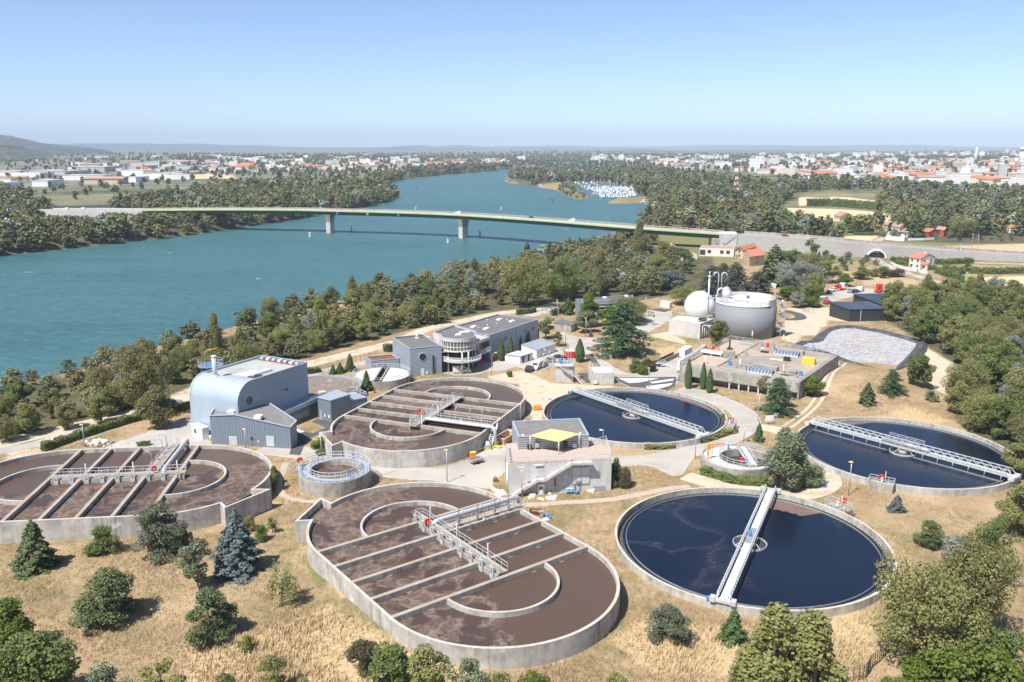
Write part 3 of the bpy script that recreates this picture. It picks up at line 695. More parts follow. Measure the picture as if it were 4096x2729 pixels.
def buoy(r, x, y, z, label):
 """red lifebuoy case on a post"""
 p = P(r, x, y, z); t = thing("lifebuoy", label, "lifebuoy", p, 0, "red lifebuoys round the tanks")
 m = LB(); m.tube([(0,0,-1.3), (0,0,.1)], .05, 6); m.build("post", M['galv'], t)
 m = LB(); f = (p-Vector((0,0,CH))).normalized(); a = math.atan2(f.y, f.x)
 vs = []; fs = []; n = 20
 side = Vector((-math.sin(a), math.cos(a), 0)); fw = Vector((math.cos(a), math.sin(a), 0)); up = Vector((0,0,1))
 for i in range(n):
  t0 = 2*math.pi*i/n; o = side*math.cos(t0)+up*math.sin(t0)
  for k in range(8):
   t1 = 2*math.pi*k/8; vs.append(o*(.40+.15*math.cos(t1))+fw*.13*math.sin(t1))
 for i in range(n):
  for k in range(8): fs.append((i*8+k, i*8+(k+1) % 8, ((i+1) % n)*8+(k+1) % 8, ((i+1) % n)*8+k))
 m.add(vs, fs, True); m.box((fw.x*.15, fw.y*.15, 0), (.75,.12,.75), a+math.pi/2); m.build("ring", M['red'], t)
 return t

def dark_water():
 m, t, b = nodes("clarified_water"); v = coords(t)
 c = mixc(t, ramp(t, noise(t, v, .05, 4, .6), .4, .65), (.0035,.008,.022), (.006,.012,.028))
 b.inputs["Roughness"].default_value = .16; b.inputs["Specular IOR Level"].default_value = .30
 # drifting scum in torn ribbons, more of it in the basin that has the 'scum' property
 at = N(t, "ShaderNodeAttribute", attribute_type='OBJECT', attribute_name='scum')
 tc = coords(t, (1,1,1)); sp = t.nodes.new("ShaderNodeSeparateXYZ"); t.links.new(tc, sp.inputs[0])
 band = noise(t, v, .085, 2, .4, .6)
 d = N(t, "ShaderNodeMath", operation='SUBTRACT'); t.links.new(band, d.inputs[0]); d.inputs[1].default_value = .5
 ab = N(t, "ShaderNodeMath", operation='ABSOLUTE'); t.links.new(d.outputs[0], ab.inputs[0])
 rib = ramp(t, ab.outputs[0], .0, .05, (1,1,1), (0,0,0)); tear = ramp(t, noise(t, coords(t, (1,2.2,1)), 1.6, 8, .8, 1.0), .45, .75)
 mx = N(t, "ShaderNodeMath", operation='MULTIPLY'); t.links.new(rib, mx.inputs[0]); t.links.new(tear, mx.inputs[1])
 half = ramp(t, N_scale(t, sp.outputs["X"], -.05), .05, .3)
 m2 = N(t, "ShaderNodeMath", operation='MULTIPLY'); t.links.new(mx.outputs[0], m2.inputs[0]); t.links.new(half, m2.inputs[1])
 m3 = N(t, "ShaderNodeMath", operation='MULTIPLY'); t.links.new(m2.outputs[0], m3.inputs[0]); t.links.new(at.outputs["Fac"], m3.inputs[1])
 c = mixc(t, m3.outputs[0], c, (.13,.10,.09)); t.links.new(c, b.inputs["Base Color"])
 bump(t, b, noise(t, coords(t, (1,1.8,1)), 2.6, 4, .6), .28, .05)
 return m
M['clear_water'] = dark_water()
M['scum'] = surf("floating_scum", (.20,.125,.105), (.14,.09,.08), .6, .8)
M['drum'] = surf("dark_scum", (.075,.055,.05), (.04,.032,.03), 1.5, .6)
M['algae'] = surf("algae_stained_concrete", (.055,.055,.04), (.10,.095,.07), 1.5, .6)
M['deck'] = surf("pale_walkway_deck", (.66,.64,.58), (.56,.54,.49), 1.2, .8)

def clarifier(label, cx, cy, bridge_deg, style, scum, hatch, zr=1.25):
 """bridge_deg: plan angle of the rotating bridge"""
 t = thing("clarifier", label, "clarifier", (cx, cy, 0), 0, "round secondary clarifiers"); ro = 20.55; zw = zr-.75
 m = LB(); m.ring((0,0), ro, ro-.38, -.4, zr, 128); m.build("rim_wall", M['concrete_rim'], t)
 m = LB(); m.ring((0,0), ro-.38, ro-1.0, zw-1.2, zw-.35, 128); m.build("channel", M['algae'], t)
 m = LB(); m.ring((0,0), ro-1.0, ro-1.28, zw-1.2, zw+.12, 128)
 m.build("weir_wall", M['algae'], t)
 m = LB(); n = 520; m.add([((ro-.92)*math.cos(2*math.pi*k/n), (ro-.92)*math.sin(2*math.pi*k/n), z) for k in range(n) for z in (zw-.12, zw+(.22 if k % 4 < 2 else .02))], [(2*k, 2*((k+1) % n), 2*((k+1) % n)+1, 2*k+1) for k in range(n)])
 m.build("weir_plate", M['offwhite'], t)
 m = LB(); m.ring((0,0), ro-1.75, ro-1.82, zw-.5, zw+.2, 128); m.build("scum_baffle", M['galv'], t)
 m = LB(); m.disc((0,0), ro-1.27, zw, 128); wq = m.build("water", M['clear_water'], t); wq["scum"] = float(scum)
 if scum:
  m = LB()   # pale-brown wedge of scum behind the bridge, held by the baffle
  a0, a1 = R(bridge_deg-28), R(bridge_deg-1); rr = ro-1.85
  pts = [(rr*math.cos(a0+(a1-a0)*i/16), rr*math.sin(a0+(a1-a0)*i/16), zw+.012) for i in range(17)]
  inn = [((rr*.78+.25*math.sin(i*2.3))*math.cos(a1+(a0-a1)*i/12), (rr*.78+.25*math.sin(i*2.3))*math.sin(a1+(a0-a1)*i/12)+.9*i/12, zw+.012) for i in range(12)]
  m.sheet(pts+inn); m.build("scum", M['scum'], t)
 else:
  m = LB(); a0, a1 = R(hatch[0]), R(hatch[1]); rr = ro-1.85
  pts = [(rr*math.cos(a0+(a1-a0)*i/20), rr*math.sin(a0+(a1-a0)*i/20), zw+.012) for i in range(21)]
  inn = [((rr-1.3*math.sin(math.pi*i/19)-.1*math.sin(i*3.1))*math.cos(a1+(a0-a1)*i/19), (rr-1.3*math.sin(math.pi*i/19)-.1*math.sin(i*3.1))*math.sin(a1+(a0-a1)*i/19), zw+.012) for i in range(1, 19)]
  m.sheet(pts+inn); m.build("scum", M['scum'], t)
 # stilling drum in the middle
 m = LB(); m.ring((0,0), 2.55, 2.45, zw-.4, zw+.28, 48)
 for a in range(0, 360, 90): m.beam((1.0*math.cos(R(a+20)), 1.0*math.sin(R(a+20)), zw+1.0), (2.5*math.cos(R(a+20)), 2.5*math.sin(R(a+20)), zw+.25), .1)
 m.build("stilling_drum", M['galv_pale'], t)
 m = LB(); m.disc((0,0), 2.45, zw+.02, 40); m.build("drum_water", M['drum'], t)
 m = LB(); m.cyl((0,0), .95, zw-.5, zw+.55, 24); m.build("centre_pier", M['concrete'], t)
 # bridge
 b = thing("rotating_bridge", None, None, (0,0,0), R(bridge_deg)); b.parent = t
 Lb = 20.5; zb = zr+.45 if style else zr+.30; hh = 1.15 if style else .95; wd = .8
 m = LB(); m.box((0,0,zb), (2*Lb, 1.0, .1)); m.build("deck", M['deck'], b)
 if not style:
  m = LB(); m.box((1.2,0,zb+.06), (4.6, .96, .06))
  for k in range(4): m.box((-1.3-.25*k, 0, zb+.35-.1*k), (.24, .96, .05))
  m.build("raised_grating", M['galv'], b)
 for sg in (-1, 1):
  m = LB(); y = sg*wd
  if style:
   m.beam((-Lb, y, zb-.1), (Lb, y, zb-.1), .16, .22); m.beam((-Lb+1, y, zb+hh), (Lb-1, y, zb+hh), .14, .14)
   n = 26
   for k in range(n):
    x0 = -Lb+1+(2*Lb-2)*k/n; x1 = -Lb+1+(2*Lb-2)*(k+.5)/n; x2 = -Lb+1+(2*Lb-2)*(k+1)/n
    m.beam((x0,y,zb), (x1,y,zb+hh), .085); m.beam((x1,y,zb+hh), (x2,y,zb), .085)
   m.beam((-Lb, y, zb), (-Lb+1, y, zb+hh), .1); m.beam((Lb, y, zb), (Lb-1, y, zb+hh), .1)
   m.beam((-Lb+1, y, zb+hh*.55), (Lb-1, y, zb+hh*.55), .05)
  else:
   m.beam((-Lb, y, zb), (Lb, y, zb), .14, .4); m.beam((-Lb+.4, y, zb+hh), (Lb-.4, y, zb+hh), .16, .16)
   n = 40
   for k in range(n+1): x0 = -Lb+.4+(2*Lb-.8)*k/n; m.beam((x0,y,zb), (x0,y,zb+hh), .13, .10)
   m.beam((-Lb, y, zb), (-Lb+.4, y, zb+hh), .16)
  m.build("side_truss" if style else "parapet_rail", M['galv_pale'], b)
 if style:
  m = LB(); m.rail([(-3.5,-1.0,zb+hh), (3.5,-1.0,zb+hh)], .7, .04, 1.75); m.rail([(-3.5,1.0,zb+hh), (3.5,1.0,zb+hh)], .7, .04, 1.75); m.build("railing", M['galv_pale'], b)
  m = LB(); m.tube([(-4.5,.1,zb+.5), (5.0,.1,zb+.5)], .38, 12); m.build("scum_pipe", M['galv_pale'], b)
  m = LB()
  for k in range(14):
   x0 = -18.5+k*2.85
   if abs(x0) > 3: m.tube([(x0,-1.3,zw-.3), (x0,-1.0,zb)], .05, 6)
  m.beam((-19,-1.35,zw+.06), (-2.7,-1.35,zw+.06), .1, .22); m.beam((2.7,-1.35,zw+.06), (19,-1.35,zw+.06), .1, .22)
  m.build("scraper", M['galv'], b)
 m = LB(); m.cyl((.4,.1), .16, zb, zb+1.0, 10); m.cyl((.4,.1), .22, zb+.1, zb+.35, 10); m.build("drive_motor", M['blue'], b)
 m = LB(); m.rail([(.9,.5,zb), (1.5,.5,zb)], 1.7, .035, .6); m.build("control_post", M['galv_pale'], b)
 for sg in (-1, 1):
  m = LB(); m.box((sg*(ro-.2), 0, zr+.28), (.9, 2.5, .35)); m.box((sg*(ro-.15), -1.35, zr+.35), (1.0, .7, .6)); m.box((sg*(ro-.15), 1.35, zr+.35), (1.0, .7, .6))
  for yy in (-1.1, 1.1): m.tube([(sg*(ro-.2)-.12, yy, zr+.16), (sg*(ro-.2)+.12, yy, zr+.16)], .16, 10)
  m.build("end_carriage", M['galv_pale'], b)
 m = LB(); m.box((ro-.15 if style == 1 else -ro+.15, 1.9, zr+.25), (.5, .5, .4)); m.build("wheel_motor", M['blue'], b)
 # outlet box with railing on the rim
 a = R(hatch[2]); ca, sa = math.cos(a), math.sin(a)
 m = LB(); m.box(((ro+.9)*ca, (ro+.9)*sa, zr/2-.1), (2.0, 4.2, zr+.3), a); m.build("outlet_box", M['concrete'], t)
 m = LB(); q = [((ro+.9)*ca+dx*ca-dy*sa, (ro+.9)*sa+dx*sa+dy*ca, zr+.05) for dx, dy in ((-.95,-2.05), (.95,-2.05), (.95,2.05), (-.95,2.05))]; m.rail(q, 1.0, .04, 1.0, True); m.build("railing", M['galv_pale'], t)
 m = LB(); q0 = Vector(((ro+.7)*ca, (ro+.7)*sa, zr+.1)); m.box(q0+Vector((0,0,.5)), (.35,.35,.9), a); m.tube([q0+Vector((.6,0,-.1)), q0+Vector((.6,0,2.1))], .06, 6); m.build("valve_post", M['offwhite'], t)
 return t

def bdeg(r, a, b, z):
 pa, pb = P(r, *a, z), P(r, *b, z); return math.degrees(math.atan2(pb.y-pa.y, pb.x-pa.x))
c3 = (36.38, 120.28); c2 = (27.43, 183.83); c1 = (77.65, 160.2)
def hdeg(r, x, y, c): p = P(r, x, y, 1); return math.degrees(math.atan2(p.y-c[1], p.x-c[0]))
CL3 = clarifier("nearest round clarifier with scum ribbons and a white flat-railed bridge pointing at the drone", *c3, bdeg('H', (675,830), (950,200), 1.7), 0, 1, (40, 60, hdeg('H', 1330, 325, c3)))
CL2 = clarifier("round dark clarifier behind the yellow canopy building, crossed by a lattice bridge", *c2, bdeg('c', (500,165), (1860,640), 1.7)+180, 1, 0, (5, 70, hdeg('c', 2130, 530, c2)))
CL1 = clarifier("round dark clarifier at the right edge with reflections of its lattice bridge", *c1, bdeg('d', (240,180), (2260,730), 1.7), 1, 0, (85, 120, hdeg('d', 930, 800, c1)))
buoy('H', 1352, 280, 2.2, "red lifebuoy by the outlet of the nearest clarifier"); buoy('H', 1564, 152, 2.2, "red lifebuoy by the outlet of the right-edge clarifier")
buoy('c', 2163, 465, 2.2, "red lifebuoy beside the outlet of the clarifier behind the canopy building")
buoy('F', 938, 266, 4.6, "red lifebuoy on the walkway of the basin cut by the left edge"); buoy('G', 1028, 397, 4.6, "red lifebuoy on the walkway of the nearest brown basin")
buoy('C', 2298, 698, 4.6, "red lifebuoy on the walkway of the middle brown basin"); buoy('S', 285, 465, 4.0, "red lifebuoy on the rail of the small round thickener")
buoy('Z', 1032, 470, 2.6, "red lifebuoy on the tank with the orange crane")

t = thing("thickener_tank", "small round concrete thickener with two rings of white railing", "thickener tank", (-32.1, 145.4, 0)); zt = 2.75; ro = 6.5
m = LB(); m.ring((0,0), ro, ro-.35, -.2, zt, 72); m.ring((0,0), ro-1.75, ro-2.05, .5, zt, 72); m.build("wall", M['concrete'], t)
m = LB(); m.ring((0,0), ro-.3, ro-1.8, zt-.1, zt+.04, 72); m.build("walkway", M['metal_pale'], t)
m = LB(); m.disc((0,0), ro-2.03, zt-.9, 64); m.build("sludge", M['sludge'], t)
for rr, hh in ((ro-.15, 1.1), (ro-1.9, 1.1)):
 m = LB(); m.rail([(rr*math.cos(2*math.pi*k/28), rr*math.sin(2*math.pi*k/28), zt) for k in range(28)], hh, .05, 3, True); m.build("railing", M['galv_pale'], t)
for a in (65, -50, 185):
 m = LB(); x, y = (ro-.8)*math.cos(R(a)), (ro-.8)*math.sin(R(a)); m.tube([(x,y,zt), (x,y,zt+1.1)], .09, 8); m.cyl((x,y), .2, zt+.9, zt+1.1, 8); m.build("valve", M['blue'], t)
m = LB(); m.box((-ro-.7,.6,zt-.1), (1.5,1.6,.12)); m.rail([(-ro-1.4,-.1,zt), (-ro-1.4,1.3,zt)], 1.1, .04)
for k in range(9): m.box((-ro-.9,1.6+.26*k,zt-.25-.28*k), (.8,.26,.05))
m.build("stair", M['galv'], t)
m = LB(); m.tube([(ro-.2,2.2,zt+.2), (ro+.9,3.3,zt+1.6), (ro+1.6,3.9,zt+1.8)], .07, 6); m.build("hose", M['yellow'], t)

q = [P('Z', x, y, 1.6) for x, y in ((265,430), (850,770), (1600,640), (560,100))]
cz = P('Z', 935, 440, 1.6); rz_ = (P('Z', 265, 430, 1.6)-P('Z', 1610, 440, 1.6)).length/2
t = thing("recycling_tank", "round concrete tank with an off-centre open pit, footbridge and orange crane", "sludge pit", (cz.x, cz.y, 0)); zt = 1.7; ro = rz_
pc = P('Z', 1100, 430, 1.7)-Vector((cz.x, cz.y, 0)); pr = (P('Z', 1595, 430, 1.7)-P('Z', 610, 430, 1.7)).length/2
m = LB(); m.ring((0,0), ro, ro-.3, -.2, zt+.1, 72); m.build("wall", M['concrete'], t)
m = LB(); n = 72; o_ = [(ro-.3)*Vector((math.cos(2*math.pi*k/n), math.sin(2*math.pi*k/n), 0))+Vector((0,0,zt)) for k in range(n)]; i_ = [Vector((pc.x, pc.y, 0))+pr*Vector((math.cos(2*math.pi*k/n), math.sin(2*math.pi*k/n), 0))+Vector((0,0,zt)) for k in range(n)]
m.add(o_+i_, [(k, (k+1) % n, n+(k+1) % n, n+k) for k in range(n)]); m.build("deck", M['concrete_pale'], t)
m = LB(); m.ring((pc.x, pc.y), pr, pr-.25, -.9, zt+.02, 64); m.build("pit_wall", M['concrete'], t)
m = LB(); m.disc((pc.x, pc.y), pr-.2, .25, 48); m.build("sludge", M['drum'], t)
m = LB(); m.rail([((ro-.15)*math.cos(2*math.pi*k/30), (ro-.15)*math.sin(2*math.pi*k/30), zt) for k in range(30)], 1.05, .04, 3, True); m.build("railing", M['galv_pale'], t)
m = LB(); m.rail([(pc.x+(pr+.1)*math.cos(2*math.pi*k/22), pc.y+(pr+.1)*math.sin(2*math.pi*k/22), zt) for k in range(22)], 1.05, .04, 3, True); m.build("railing", M['galv_pale'], t)
b0 = P('Z', 1000, 240, zt)-Vector((cz.x,cz.y,0)); b1 = P('Z', 1230, 600, zt)-Vector((cz.x,cz.y,0)); b0.z = b1.z = zt+.18
sd = Vector((-(b1-b0).y, (b1-b0).x, 0)).normalized()*.75
m = LB(); m.beam(b0, b1, 1.6, .3); m.build("footbridge", M['concrete_pale'], t)
m = LB(); m.rail([b0+sd+Vector((0,0,.1)), b1+sd+Vector((0,0,.1))], 1.05, .04); m.rail([b0-sd+Vector((0,0,.1)), b1-sd+Vector((0,0,.1))], 1.05, .04); m.build("railing", M['galv_pale'], t)
for x, y in ((770,270), (1520,400), (1105,560)):
 m = LB(); v_ = P('Z', x, y, zt)-Vector((cz.x,cz.y,0)); m.tube([(v_.x,v_.y,zt-.6), (v_.x,v_.y,zt+1.0)], .12, 8); m.cyl((v_.x,v_.y), .25, zt+.1, zt+.35, 8); m.build("mixer", M['blue'], t)
p = P('Z', 380, 455, 1.7); t = thing("jib_crane", "orange jib crane standing on the round tank near the service road", "crane", p)
m = LB(); m.box((0,0,1.45), (.28,.28,2.9)); m.build("mast", M['orange'], t)
m = LB(); m.beam((-.15,0,2.8), (3.1,.5,2.95), .16, .28); m.box((.25,.05,2.3), (.5,.2,.8)); m.build("jib", M['orange'], t)
m = LB(); m.tube([(.9,.15,2.7), (.9,.15,.8)], .04, 6); m.build("hoist_chain", M['dark'], t)

cy_ = (P('Y', 540, 250, 2.2)+P('Y', 1128, 250, 2.2))/2; ro = (P('Y', 540, 250, 2.2)-P('Y', 1128, 250, 2.2)).length/2
t = thing("covered_tank", "round tank with a pale flat lid split by an open channel, beside the offices", "covered tank", (cy_.x, cy_.y, 0)); zt = 2.2
m = LB(); m.ring((0,0), ro, ro-.35, -.2, zt, 64); m.build("wall", M['concrete'], t)
ax = (P('Y', 905, 150, zt)-P('Y', 800, 320, zt)).normalized(); sd = Vector((-ax.y, ax.x, 0)); aa = math.atan2(ax.y, ax.x)
half = math.acos(.75/(ro-.3))
for sg in (1, -1):
 c0 = aa+sg*math.pi/2; m = LB(); m.prism(arc((0,0), ro-.34, c0-half, c0+half, 40), zt-.35, zt-.06); m.build("lid", M['concrete_pale'], t)
 m = LB(); m.beam(ax*(-ro+.35)+sd*sg*.85+Vector((0,0,zt+.1)), ax*(ro-.35)+sd*sg*.85+Vector((0,0,zt+.1)), .3, .5); m.build("channel_wall", M['concrete'], t)
m = LB(); m.beam(ax*(-ro+.4)+Vector((0,0,zt-1.0)), ax*(ro-.4)+Vector((0,0,zt-1.0)), 1.35, .3); m.build("channel_floor", M['algae'], t)
m = LB(); m.rail([((ro-.1)*math.cos(2*math.pi*k/30), (ro-.1)*math.sin(2*math.pi*k/30), zt) for k in range(30)], 1.05, .045, 3, True); m.build("railing", M['galv_pale'], t)
m = LB(); e = ax*(ro-.6); m.tube([(e.x,e.y,zt), (e.x,e.y,zt+.8), (e.x-.9,e.y+.2,zt+2.0)], .1, 6); m.build("lifting_arm", M['blue'], t)
p = P('Y', 942, 395, 0); t = thing("information_board", "white information board in front of the flat round tank", "sign", p); m = LB(); m.box((-.5,0,.6), (.06,.06,1.2)); m.box((.5,0,.6), (.06,.06,1.2)); m.build("post", M['galv'], t); m = LB(); m.box((0,-.05,1.35), (1.3,.05,.9)); m.build("panel", M['white'], t)
# ================================================================== PLANT BUILDINGS
def V2(p): return Vector((p[0], p[1], 0))

def flat_block(t, poly, h, wall='metal_blue', roof='roof_felt', par=.3, cop='coping', z0=-.1, roofname="roof"):
 """walls with a parapet, a sunk roof and a thin metal coping"""
 pts = [(p[0], p[1]) for p in poly]
 ar = sum(pts[i-1][0]*pts[i][1]-pts[i][0]*pts[i-1][1] for i in range(len(pts)))
 if ar < 0: pts = pts[::-1]
 c = Vector((sum(p[0] for p in pts)/len(pts), sum(p[1] for p in pts)/len(pts)))
 ins = [tuple(Vector(p)+(c-Vector(p)).normalized()*.14) for p in pts]
 m = MB(); m.wall(ins, .2, z0, h, True); m.build("wall", M[wall], t)
 m = MB(); m.prism(ins, h-par-.15, h-par); m.build(roofname, M[roof], t)
 if cop:
  m = MB(); m.wall(ins, .3, h+.002, h+.10, True); m.build("coping", M[cop], t)

def wallframe(a, b):
 a, b = V2(a), V2(b); d = (b-a).normalized(); return a, d, Vector((d.y, -d.x, 0)), (b-a).length, math.atan2(d.y, d.x)

def panel(t, a, b, s0, s1, z0, z1, name, mat, out=.05, th=.08, parent=None):
 """flat fitting on the wall a-b (outside on the right hand of a->b), from s0 to s1 metres along it"""
 o, d, n, L_, rz = wallframe(a, b); c = o+d*(s0+s1)/2+n*(out-th/2+.03)
 m = MB(); m.box((c.x, c.y, (z0+z1)/2), (s1-s0, th, z1-z0), rz); return m.build(name, M[mat] if isinstance(mat, str) else mat, parent or t)

def window(t, a, b, s0, s1, z0, z1, frame='white', n=1):
 f = panel(t, a, b, s0, s1, z0, z1, "window", frame, .05, .10); w_ = (s1-s0)/n
 o, d, nn, L_, rz = wallframe(a, b); m = MB()
 for k in range(n):
  c = o+d*(s0+(k+.5)*w_)+nn*.085; m.box((c.x, c.y, (z0+z1)/2), (w_-.14, .04, z1-z0-.16), rz)
 m.build("pane", M['glass'], f); return f

def round_window(t, a, b, s, z, r):
 o, d, n, L_, rz = wallframe(a, b); c = o+d*s; up = Vector((0,0,1))
 f = MB(); f.tube([c+n*-.02+up*z, c+n*.10+up*z], r+.12, 28); w_ = f.build("round_window", M['offwhite'], t)
 g = MB(); g.tube([c+n*.09+up*z, c+n*.13+up*z], r, 28); g.build("pane", M['glass'], w_)

def skylight(t, p, z, sx=1.4, sy=1.1, rz=0.0):
 m = MB(); m.box((p[0], p[1], z+.15), (sx, sy, .3), rz); m.box((p[0], p[1], z+.38), (sx*.9, sy*.9, .16), rz, .7); m.build("skylight", M['white'], t)

d_ = Vector((.48, .877, 0)).normalized(); e_ = Vector((-d_.y, d_.x, 0))
Bk = Vector((-46.0, 185.6, 0)); Lh, Wh, hh, rc = 17.0, 13.6, 12.4, 4.2
t = thing("sludge_hall", "tall grey-blue metal hall with a rolled front edge and a steel chimney", "industrial hall", Bk-d_*8+e_*6.8)
prof = [(0, 0), (0, hh), (Lh, hh)]+[(Lh+rc*math.sin(a), hh-rc+rc*math.cos(a)) for a in np.linspace(0.06, math.pi/2, 14)]+[(Lh+rc, 0)]
def hallp(s_, z, o): q = Bk-d_*s_+e_*o; return (q.x, q.y, z)
for nm, o in (("side_wall", 0), ("side_wall", Wh)):
 m = MB(); n = len(prof); m.add([hallp(s_, z, o) for s_, z in prof]+[hallp(s_, z, o+(.2 if o == 0 else -.2)) for s_, z in prof], [list(range(n)), list(range(n, 2*n))[::-1]]+[(k, n+k, n+(k+1) % n, (k+1) % n) for k in range(n)]); m.build(nm, M['metal_blue'], t)
m = MB(); cv = prof[2:]; n = len(cv); m.add([hallp(s_, z, .02) for s_, z in cv]+[hallp(s_, z, Wh-.02) for s_, z in cv], [(k, k+1, n+k+1, n+k) for k in range(n-1)], True); m.build("rolled_cladding", surf("rolled_cladding", (.46,.54,.62), (.40,.48,.56), .5, .42, .3, stretch=(1,1,.15)), t)
m = MB(); m.add([hallp(-.01, 0, 0), hallp(-.01, hh, 0), hallp(-.01, hh, Wh), hallp(-.01, 0, Wh)], [(0,1,2,3)]); m.build("rear_wall", M['metal_blue'], t)
m = MB(); m.prism([hallp(s_, 0, o)[:2] for s_, o in ((.1,.22),(Lh,.22),(Lh,Wh-.22),(.1,Wh-.22))], hh-.6, hh-.35); m.build("roof", surf("weathered_roof_sheet", (.46,.45,.42), (.36,.37,.36), .25, .7, c3=(.30,.33,.32), s3=.6), t)
m = MB(); m.prism([hallp(s_, 0, o)[:2] for s_, o in ((.6,.6),(2.6,.6),(2.6,Wh-.8),(.6,Wh-.8))], hh-.35, hh-.30); m.build("walkway_sheet", M['rust'], t)
for k in range(7):
 q = Bk-d_*1.5+e_*(1.4+1.75*k); m = MB(); m.box((q.x,q.y,hh-.1), (1.0,1.0,.45), math.atan2(d_.y,d_.x)); m.box((q.x,q.y,hh+.2), (.8,.8,.2), math.atan2(d_.y,d_.x), .7); m.build("roof_vent", M['offwhite'] if k % 2 else M['metal_pale'], t)
q = Bk-d_*11+e_*3.3; m = MB(); m.box((q.x,q.y,hh-.15), (5.5,1.7,.5), math.atan2(d_.y,d_.x)); m.build("roof_duct", M['galv_pale'], t)
q = Bk-d_*13.4+e_*2.4; m = MB(); m.box((q.x,q.y,hh-.3), (2.6,2.0,.12), math.atan2(d_.y,d_.x)); m.build("roof_hatch", M['dark'], t)
q = Bk-d_*12.2+e_*5.2; m = MB(); m.box((q.x,q.y,hh-.28), (4.6,3.2,.1), math.atan2(d_.y,d_.x)); m.build("roof_panel", M['concrete_pale'], t)
q = Bk-d_*(Lh+.9)+e_*(Wh-4.2); m = MB(); m.tube([(q.x,q.y,hh-1.2), (q.x,q.y,hh+4.1)], .48, 16); m.tube([(q.x,q.y,hh+4.1), (q.x,q.y,hh+4.35)], .58, 16); m.cyl((q.x,q.y), .85, hh-.6, hh+.1, 16); m.build("chimney", M['galv_pale'], t)
A_, B_ = Bk-d_*(Lh+rc), Bk
round_window(t, A_, B_, 3.3, 8.3, 1.0)
o, dd, nn, L_, rz = wallframe(A_, B_); m = MB()
for s0, s1, ht in ((11, L_-.2, 1.4),): c = o+dd*(s0+s1)/2+nn*.04; m.box((c.x,c.y,ht/2), (s1-s0,.12,ht), rz)
m.build("plinth", M['concrete_pale'], t)
m = MB(); q = A_+dd*14.2+nn*.2; m.box((q.x,q.y,7.9), (.5,.35,.25), rz); m.build("wall_lamp", M['dark'], t)
m = MB(); pth = [hallp(s_, z+.05, -.05) for s_, z in [(0,hh)]+cv]; pth2 = [hallp(s_, z+.05, Wh+.05) for s_, z in [(0,hh)]+cv]
for pp in (pth, pth2):
 for a, b in zip(pp, pp[1:]): m.beam(a, b, .34, .14)
m.beam(hallp(0,hh+.05,0), hallp(0,hh+.05,Wh), .34, .14); m.build("coping", M['coping'], t)
m = MB(); a = A_+dd*11.2+nn*.9; b = B_+nn*.9+dd*2.0; m.beam((a.x,a.y,3.4), (b.x,b.y,3.9), 1.8, .9); m.build("entrance_canopy", M['metal_pale'], t)
# blue silo behind the hall
p = P('C', 370, 330, 8.5); t = thing("blue_silo", "blue silo with a ringed platform behind the metal hall", "silo", (p.x-2.0, p.y+3.5, 0))
m = LB(); m.cyl((0,0), 2.1, 0, 9.3, 24); m.build("tank", M['blue'], t); m = LB(); m.ring((0,0), 2.9, 2.0, 9.3, 9.42, 32); m.rail([(2.8*math.cos(k*math.pi/8), 2.8*math.sin(k*math.pi/8), 9.42) for k in range(16)], 1.3, .05, 2, True); m.build("platform", M['galv'], t)
m = LB(); m.tube([(-1,0,9.4), (-1,0,12.6), (-.6,0,12.9), (2.0,.4,13.4)], .12, 6); m.build("hoist", M['orange'], t)

FL, FR, R2, B2, Mx, BL = (-61.9,166.7), (-44.7,163.5), (-44.1,166.4), (-51.6,173.6), (-56.0,168.0), (-62.6,173.4)
K = (-56.3, 165.65); t = thing("ribbed_shed", "ribbed grey-blue shed with a folded roof against the tall metal hall", "industrial hall", (-54, 168, 0))
zs = dict(FL=6.0, K=6.5, FR=4.6, R2=5.0, B2=6.6, M=6.9, BL=6.5)
def vwall(m, seq):
 for (a, za), (b, zb) in zip(seq, seq[1:]):
  o, d, n, L_, rz = wallframe(a, b); ai, bi = V2(a)-n*.2, V2(b)-n*.2
  m.add([(a[0],a[1],0), (b[0],b[1],0), (b[0],b[1],zb), (a[0],a[1],za), (ai.x,ai.y,0), (bi.x,bi.y,0), (bi.x,bi.y,zb), (ai.x,ai.y,za)], [(0,1,2,3), (5,4,7,6), (3,2,6,7), (0,3,7,4), (1,5,6,2)])
for seq in ([(BL,zs['BL']), (FL,zs['FL'])], [(FL,zs['FL']), (K,zs['K']), (FR,zs['FR'])], [(FR,zs['FR']), (R2,zs['R2'])], [(R2,zs['R2']), (B2,zs['B2'])]):
 m = MB(); vwall(m, seq); m.build("wall", M['metal_ribs'], t)
dz = -.25
def z3(p, z): return (p[0], p[1], z+dz)
rf = surf("ribbed_fibre_roof", (.23,.225,.215), (.17,.165,.155), .6, .85, stretch=(1,5,1))
m = MB(); m.sheet([z3(FL,zs['FL']), z3(K,zs['K']), z3(Mx,zs['M']), z3(BL,zs['BL'])]); m.build("roof", rf, t)
m = MB(); m.sheet([z3(K,zs['K']), z3(FR,zs['FR']), z3(R2,zs['R2']), z3(B2,zs['B2']), z3(Mx,zs['M'])]); m.build("roof", rf, t)
m = MB()
for a, b in (('FL','K'), ('K','FR'), ('FL','BL'), ('FR','R2'), ('R2','B2')): pa, pb = dict(FL=FL,K=K,FR=FR,R2=R2,B2=B2,BL=BL)[a], dict(FL=FL,K=K,FR=FR,R2=R2,B2=B2,BL=BL)[b]; m.beam((pa[0],pa[1],zs[a]+.06), (pb[0],pb[1],zs[b]+.06), .35, .14)
m.build("coping", M['coping'], t)
for x, y, z in ((535,703,6.5), (787,750,6.05)): q = P('C', x, y, z); m = MB(); m.box((q.x,q.y,z+.1), (1.6,1.3,.55), -.2); m.build("skylight", M['offwhite'], t)
